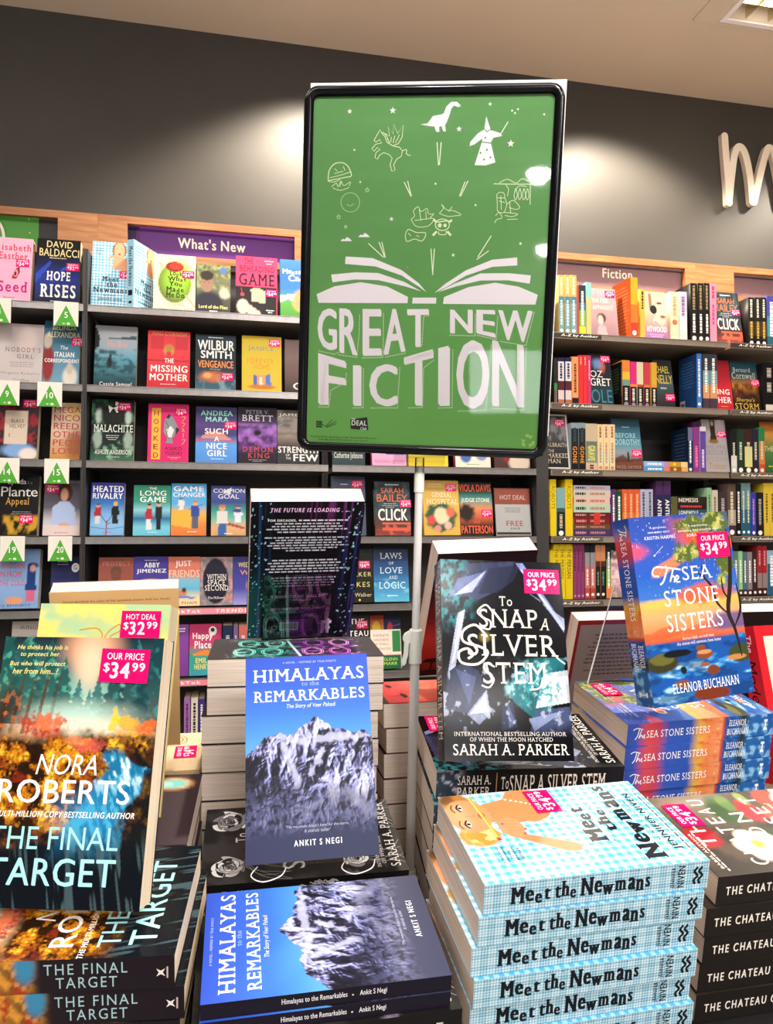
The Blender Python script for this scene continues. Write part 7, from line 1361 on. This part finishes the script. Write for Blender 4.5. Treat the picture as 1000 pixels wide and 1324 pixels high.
ln([(128, 384), (132, 350), (150, 328), (176, 324), (196, 336), (208, 366), (190, 372), (150, 380)], .0011, '#e8f2c8', True); ln([(134, 374), (168, 366), (206, 354)]); ln([(150, 344), (160, 352)]); ln([(180, 336), (186, 350)]); ln([(150, 360), (180, 352)]); ln([(128, 386), (148, 388), (170, 380)]); ln([(140, 404), (156, 392), (162, 404), (172, 386), (182, 400), (204, 388), (200, 402)]); ln([(144, 408), (170, 416), (200, 406)]); ln([(168, 404), (174, 384)])
ln([(204+32*math.cos(a*.4488), 456+32*math.sin(a*.4488)) for a in range(14)], .0007, '#c8e0a8', True); ln([(192, 462), (204, 468), (216, 460)], .0006, '#c8e0a8')
ln([(412, 512), (424, 500), (420, 484), (436, 470), (446, 486), (466, 476), (472, 494), (490, 494), (478, 506), (490, 512), (470, 534), (430, 536), (412, 512)]); ln([(440, 480), (446, 516)]); ln([(424, 516), (484, 508)]); ln([(462, 484), (464, 512)])
ln([(392, 566), (402, 546), (430, 556), (462, 558), (450, 584), (424, 578), (398, 586)], .001, '#e8f2c8', True); ln([(402, 558), (412, 568)]); ln([(430, 566), (440, 570)])
ln([(508, 492), (522, 476), (516, 462), (534, 480), (560, 484), (582, 496), (562, 500), (538, 502), (508, 492)]); ln([(540, 486), (552, 470)])
ln([(519+24*math.cos(a*.524), 530+19*math.sin(a*.524)) for a in range(12)], .0012, '#e8f2c8', True); ln([(506, 552), (508, 562), (530, 562), (532, 550)], .0011); po.oval('#e8f2c8', *q(510, 532), .008, .006); po.oval('#e8f2c8', *q(528, 532), .007, .005); ln([(496, 522), (540, 516)], .0014)
for a, b in (((488, 512), (498, 520)), ((552, 514), (540, 522)), ((486, 566), (500, 552)), ((548, 566), (536, 552))): ln([a, b], .0028, '#e8f2c8', False, False)
ln([(694, 393), (740, 394), (832, 394)], .0012, '#d8e8c0', False, False); ln([(818, 396), (818, 462)], .0011, '#d8e8c0', False, False); ln([(712, 390), (740, 378), (770, 390), (790, 376), (815, 386)]); ln([(735, 396), (744, 412), (740, 434)])
for x in (768, 782, 796, 808): ln([(x, 410), (x-5, 432), (x, 446), (x+6, 432), (x+2, 410)], .0009, '#dcecc8', True)
ln([(764, 420), (780, 400), (806, 402)])
ln([(704, 430), (712, 422), (728, 424), (732, 440), (738, 462), (728, 488), (708, 484), (706, 460), (704, 430)]); ln([(706, 440), (732, 440)]); ln([(712, 450), (732, 456)]); ln([(738, 462), (760, 448), (782, 470), (770, 478), (746, 472)]); ln([(728, 488), (752, 490), (776, 494), (756, 502), (732, 498)]); ln([(700, 500), (712, 488), (722, 506), (704, 512), (698, 524)]); ln([(748, 452), (752, 490)]); ln([(740, 512), (776, 510)]); ln([(718, 432), (720, 480)])
for x, y in ((190, 580), (251, 566)): pg([(x-20, y+6), (x-12, y-2), (x-4, y), (x+2, y-8), (x+12, y-3), (x+20, y+6)])
# club badges, small print, recycling mark
pg([(204, 1186), (262, 1178), (266, 1222), (205, 1218)], '#232a26'); po.text('DEAL', *q(208, 1206), *q(261, 1190), '#f0f0e8', 'B'); po.text('Club', *q(238, 1221), *q(260, 1212), '#f0f0e8', 'Bi'); po.text('big', *q(208, 1188), *q(222, 1180), '#f0f0e8', 'Bi')
for a, b in (((120, 1212), (156, 1192)), ((122, 1214), (156, 1200)), ((118, 1210), (142, 1188)), ((90, 1192), (118, 1210))): ln([a, b], .0009, '#2c4a2c', False, False)
for i in range(3): po.bars('#2c4a2c', q(86, 1196+i*8)[0], q(86, 1198+i*8)[1], q(112, 1196+i*8)[0], q(86, 1191+i*8)[1], 1, .9, False)
a, b = q(68, 1246), q(294, 1240); po.text('Pre-buy Book, Accessory, Toys, Games and Gift items', a[0], a[1]-.002, b[0], a[1]+.005, '#2f5a2c', 'b'); a, b = q(94, 1256), q(266, 1250); po.text('with Big Deal Gift Rewards, and up over', a[0], a[1]-.002, b[0], a[1]+.005, '#2f5a2c', 'b')
for s in range(3):
    an = math.radians(90+120*s); cx, cy = 815, 1256
    P = lambda rad, d: (cx+rad*math.cos(an+math.radians(d)), cy-rad*math.sin(an+math.radians(d)))
    pg([P(24, 30), P(25, 0), P(20, -32), P(27, -44), P(12, -52), P(9, -22), P(13, -26), P(14, 0), P(13, 24)], '#a8d86a')
PMX = GM @ T3(.010, .010, -.0042)
V, F, C = merge([po.fit(lambda v: v), solid((0, 0, -.001), (PW, PH, -.0001), '#5a9a4e')])
into(link('poster', mesh_np('poster', V, F, C), M['matte'], None, PMX))
mb = MB(); mb.box((.0105, .0105, -.0036), (GW-.0105, GH-.0105, -.0030)); into(mb.build('clear_cover', M['sleeve'], None, mw=GM))
mb = MB(); mb.box((GW/2-.034, -.010, -.013), (GW/2+.034, .006, -.0105)); mb.box((GW/2-.034, -.013, -.013), (GW/2+.034, -.0105, .008)); mb.box((GW/2-.034, -.0105, .0045), (GW/2+.034, .004, .0065)); into(mb.build('bracket', M['acrylic'], None, mw=GM))
ax = BOT-TOPP; al = np.linalg.norm(ax); ax = ax/al
Pq = lambda s: tuple(TOPP+ax*s)
s_cl = .262
mb = MB(); mb.tube(Pq(.012), Pq(s_cl), .0053, n=24); into(mb.build('upper_pole', M['pole'], None, smooth=True))
mb = MB(); mb.tube(Pq(.020), Pq(.046), .0068, n=24); into(mb.build('collar', M['clampgrey'], None, smooth=True))
mb = MB(); mb.tube(Pq(.0), Pq(.024), .0062, n=24); into(mb.build('clear_plug', M['acrylic'], None, smooth=True))
mb = MB(); mb.tube(Pq(s_cl), Pq(al-.001), .0064, n=24); into(mb.build('lower_pole', M['pole'], None, smooth=True))
mb = MB(); mb.tube(Pq(s_cl-.030), Pq(s_cl+.014), .0088, n=28); mb.tube(Pq(s_cl-.0315), Pq(s_cl-.030), .0075, .0088, n=28)
c0 = np.array(Pq(s_cl-.028)); dx = RGT*-1.0; dv = ax
cl = into(mb.build('clamp', M['clampgrey'], None, smooth=True))
mb = MB(); P3 = [(.0, .0), (-.009, -.001), (-.0155, .003), (-.0175, .009), (-.015, .014), (-.0155, .03), (-.0185, .042), (-.0165, .046), (-.0125, .043), (-.0095, .030), (-.009, .015), (-.002, .014)]
mb.prism(P3, lambda u, v, t: tuple(c0-dx*u+dv*v+FWD*t), -.006, .006); lv = mb.build('lever', M['clampgrey'], None, .0008); into(lv)
mb = MB(); mb.tube(tuple(BOT+np.array((0, 0, .002))), tuple(BOT+np.array((0, 0, .016))), .0095, .0085, n=24); into(mb.build('socket', M['clampgrey'], None, smooth=True))
mb = MB(); mb.tube(tuple(BOT+NRM*-.0015), tuple(BOT+NRM*.004), .012, n=32); into(mb.build('base', M['clampgrey'], None, smooth=True))
bpy.context.view_layer.update()
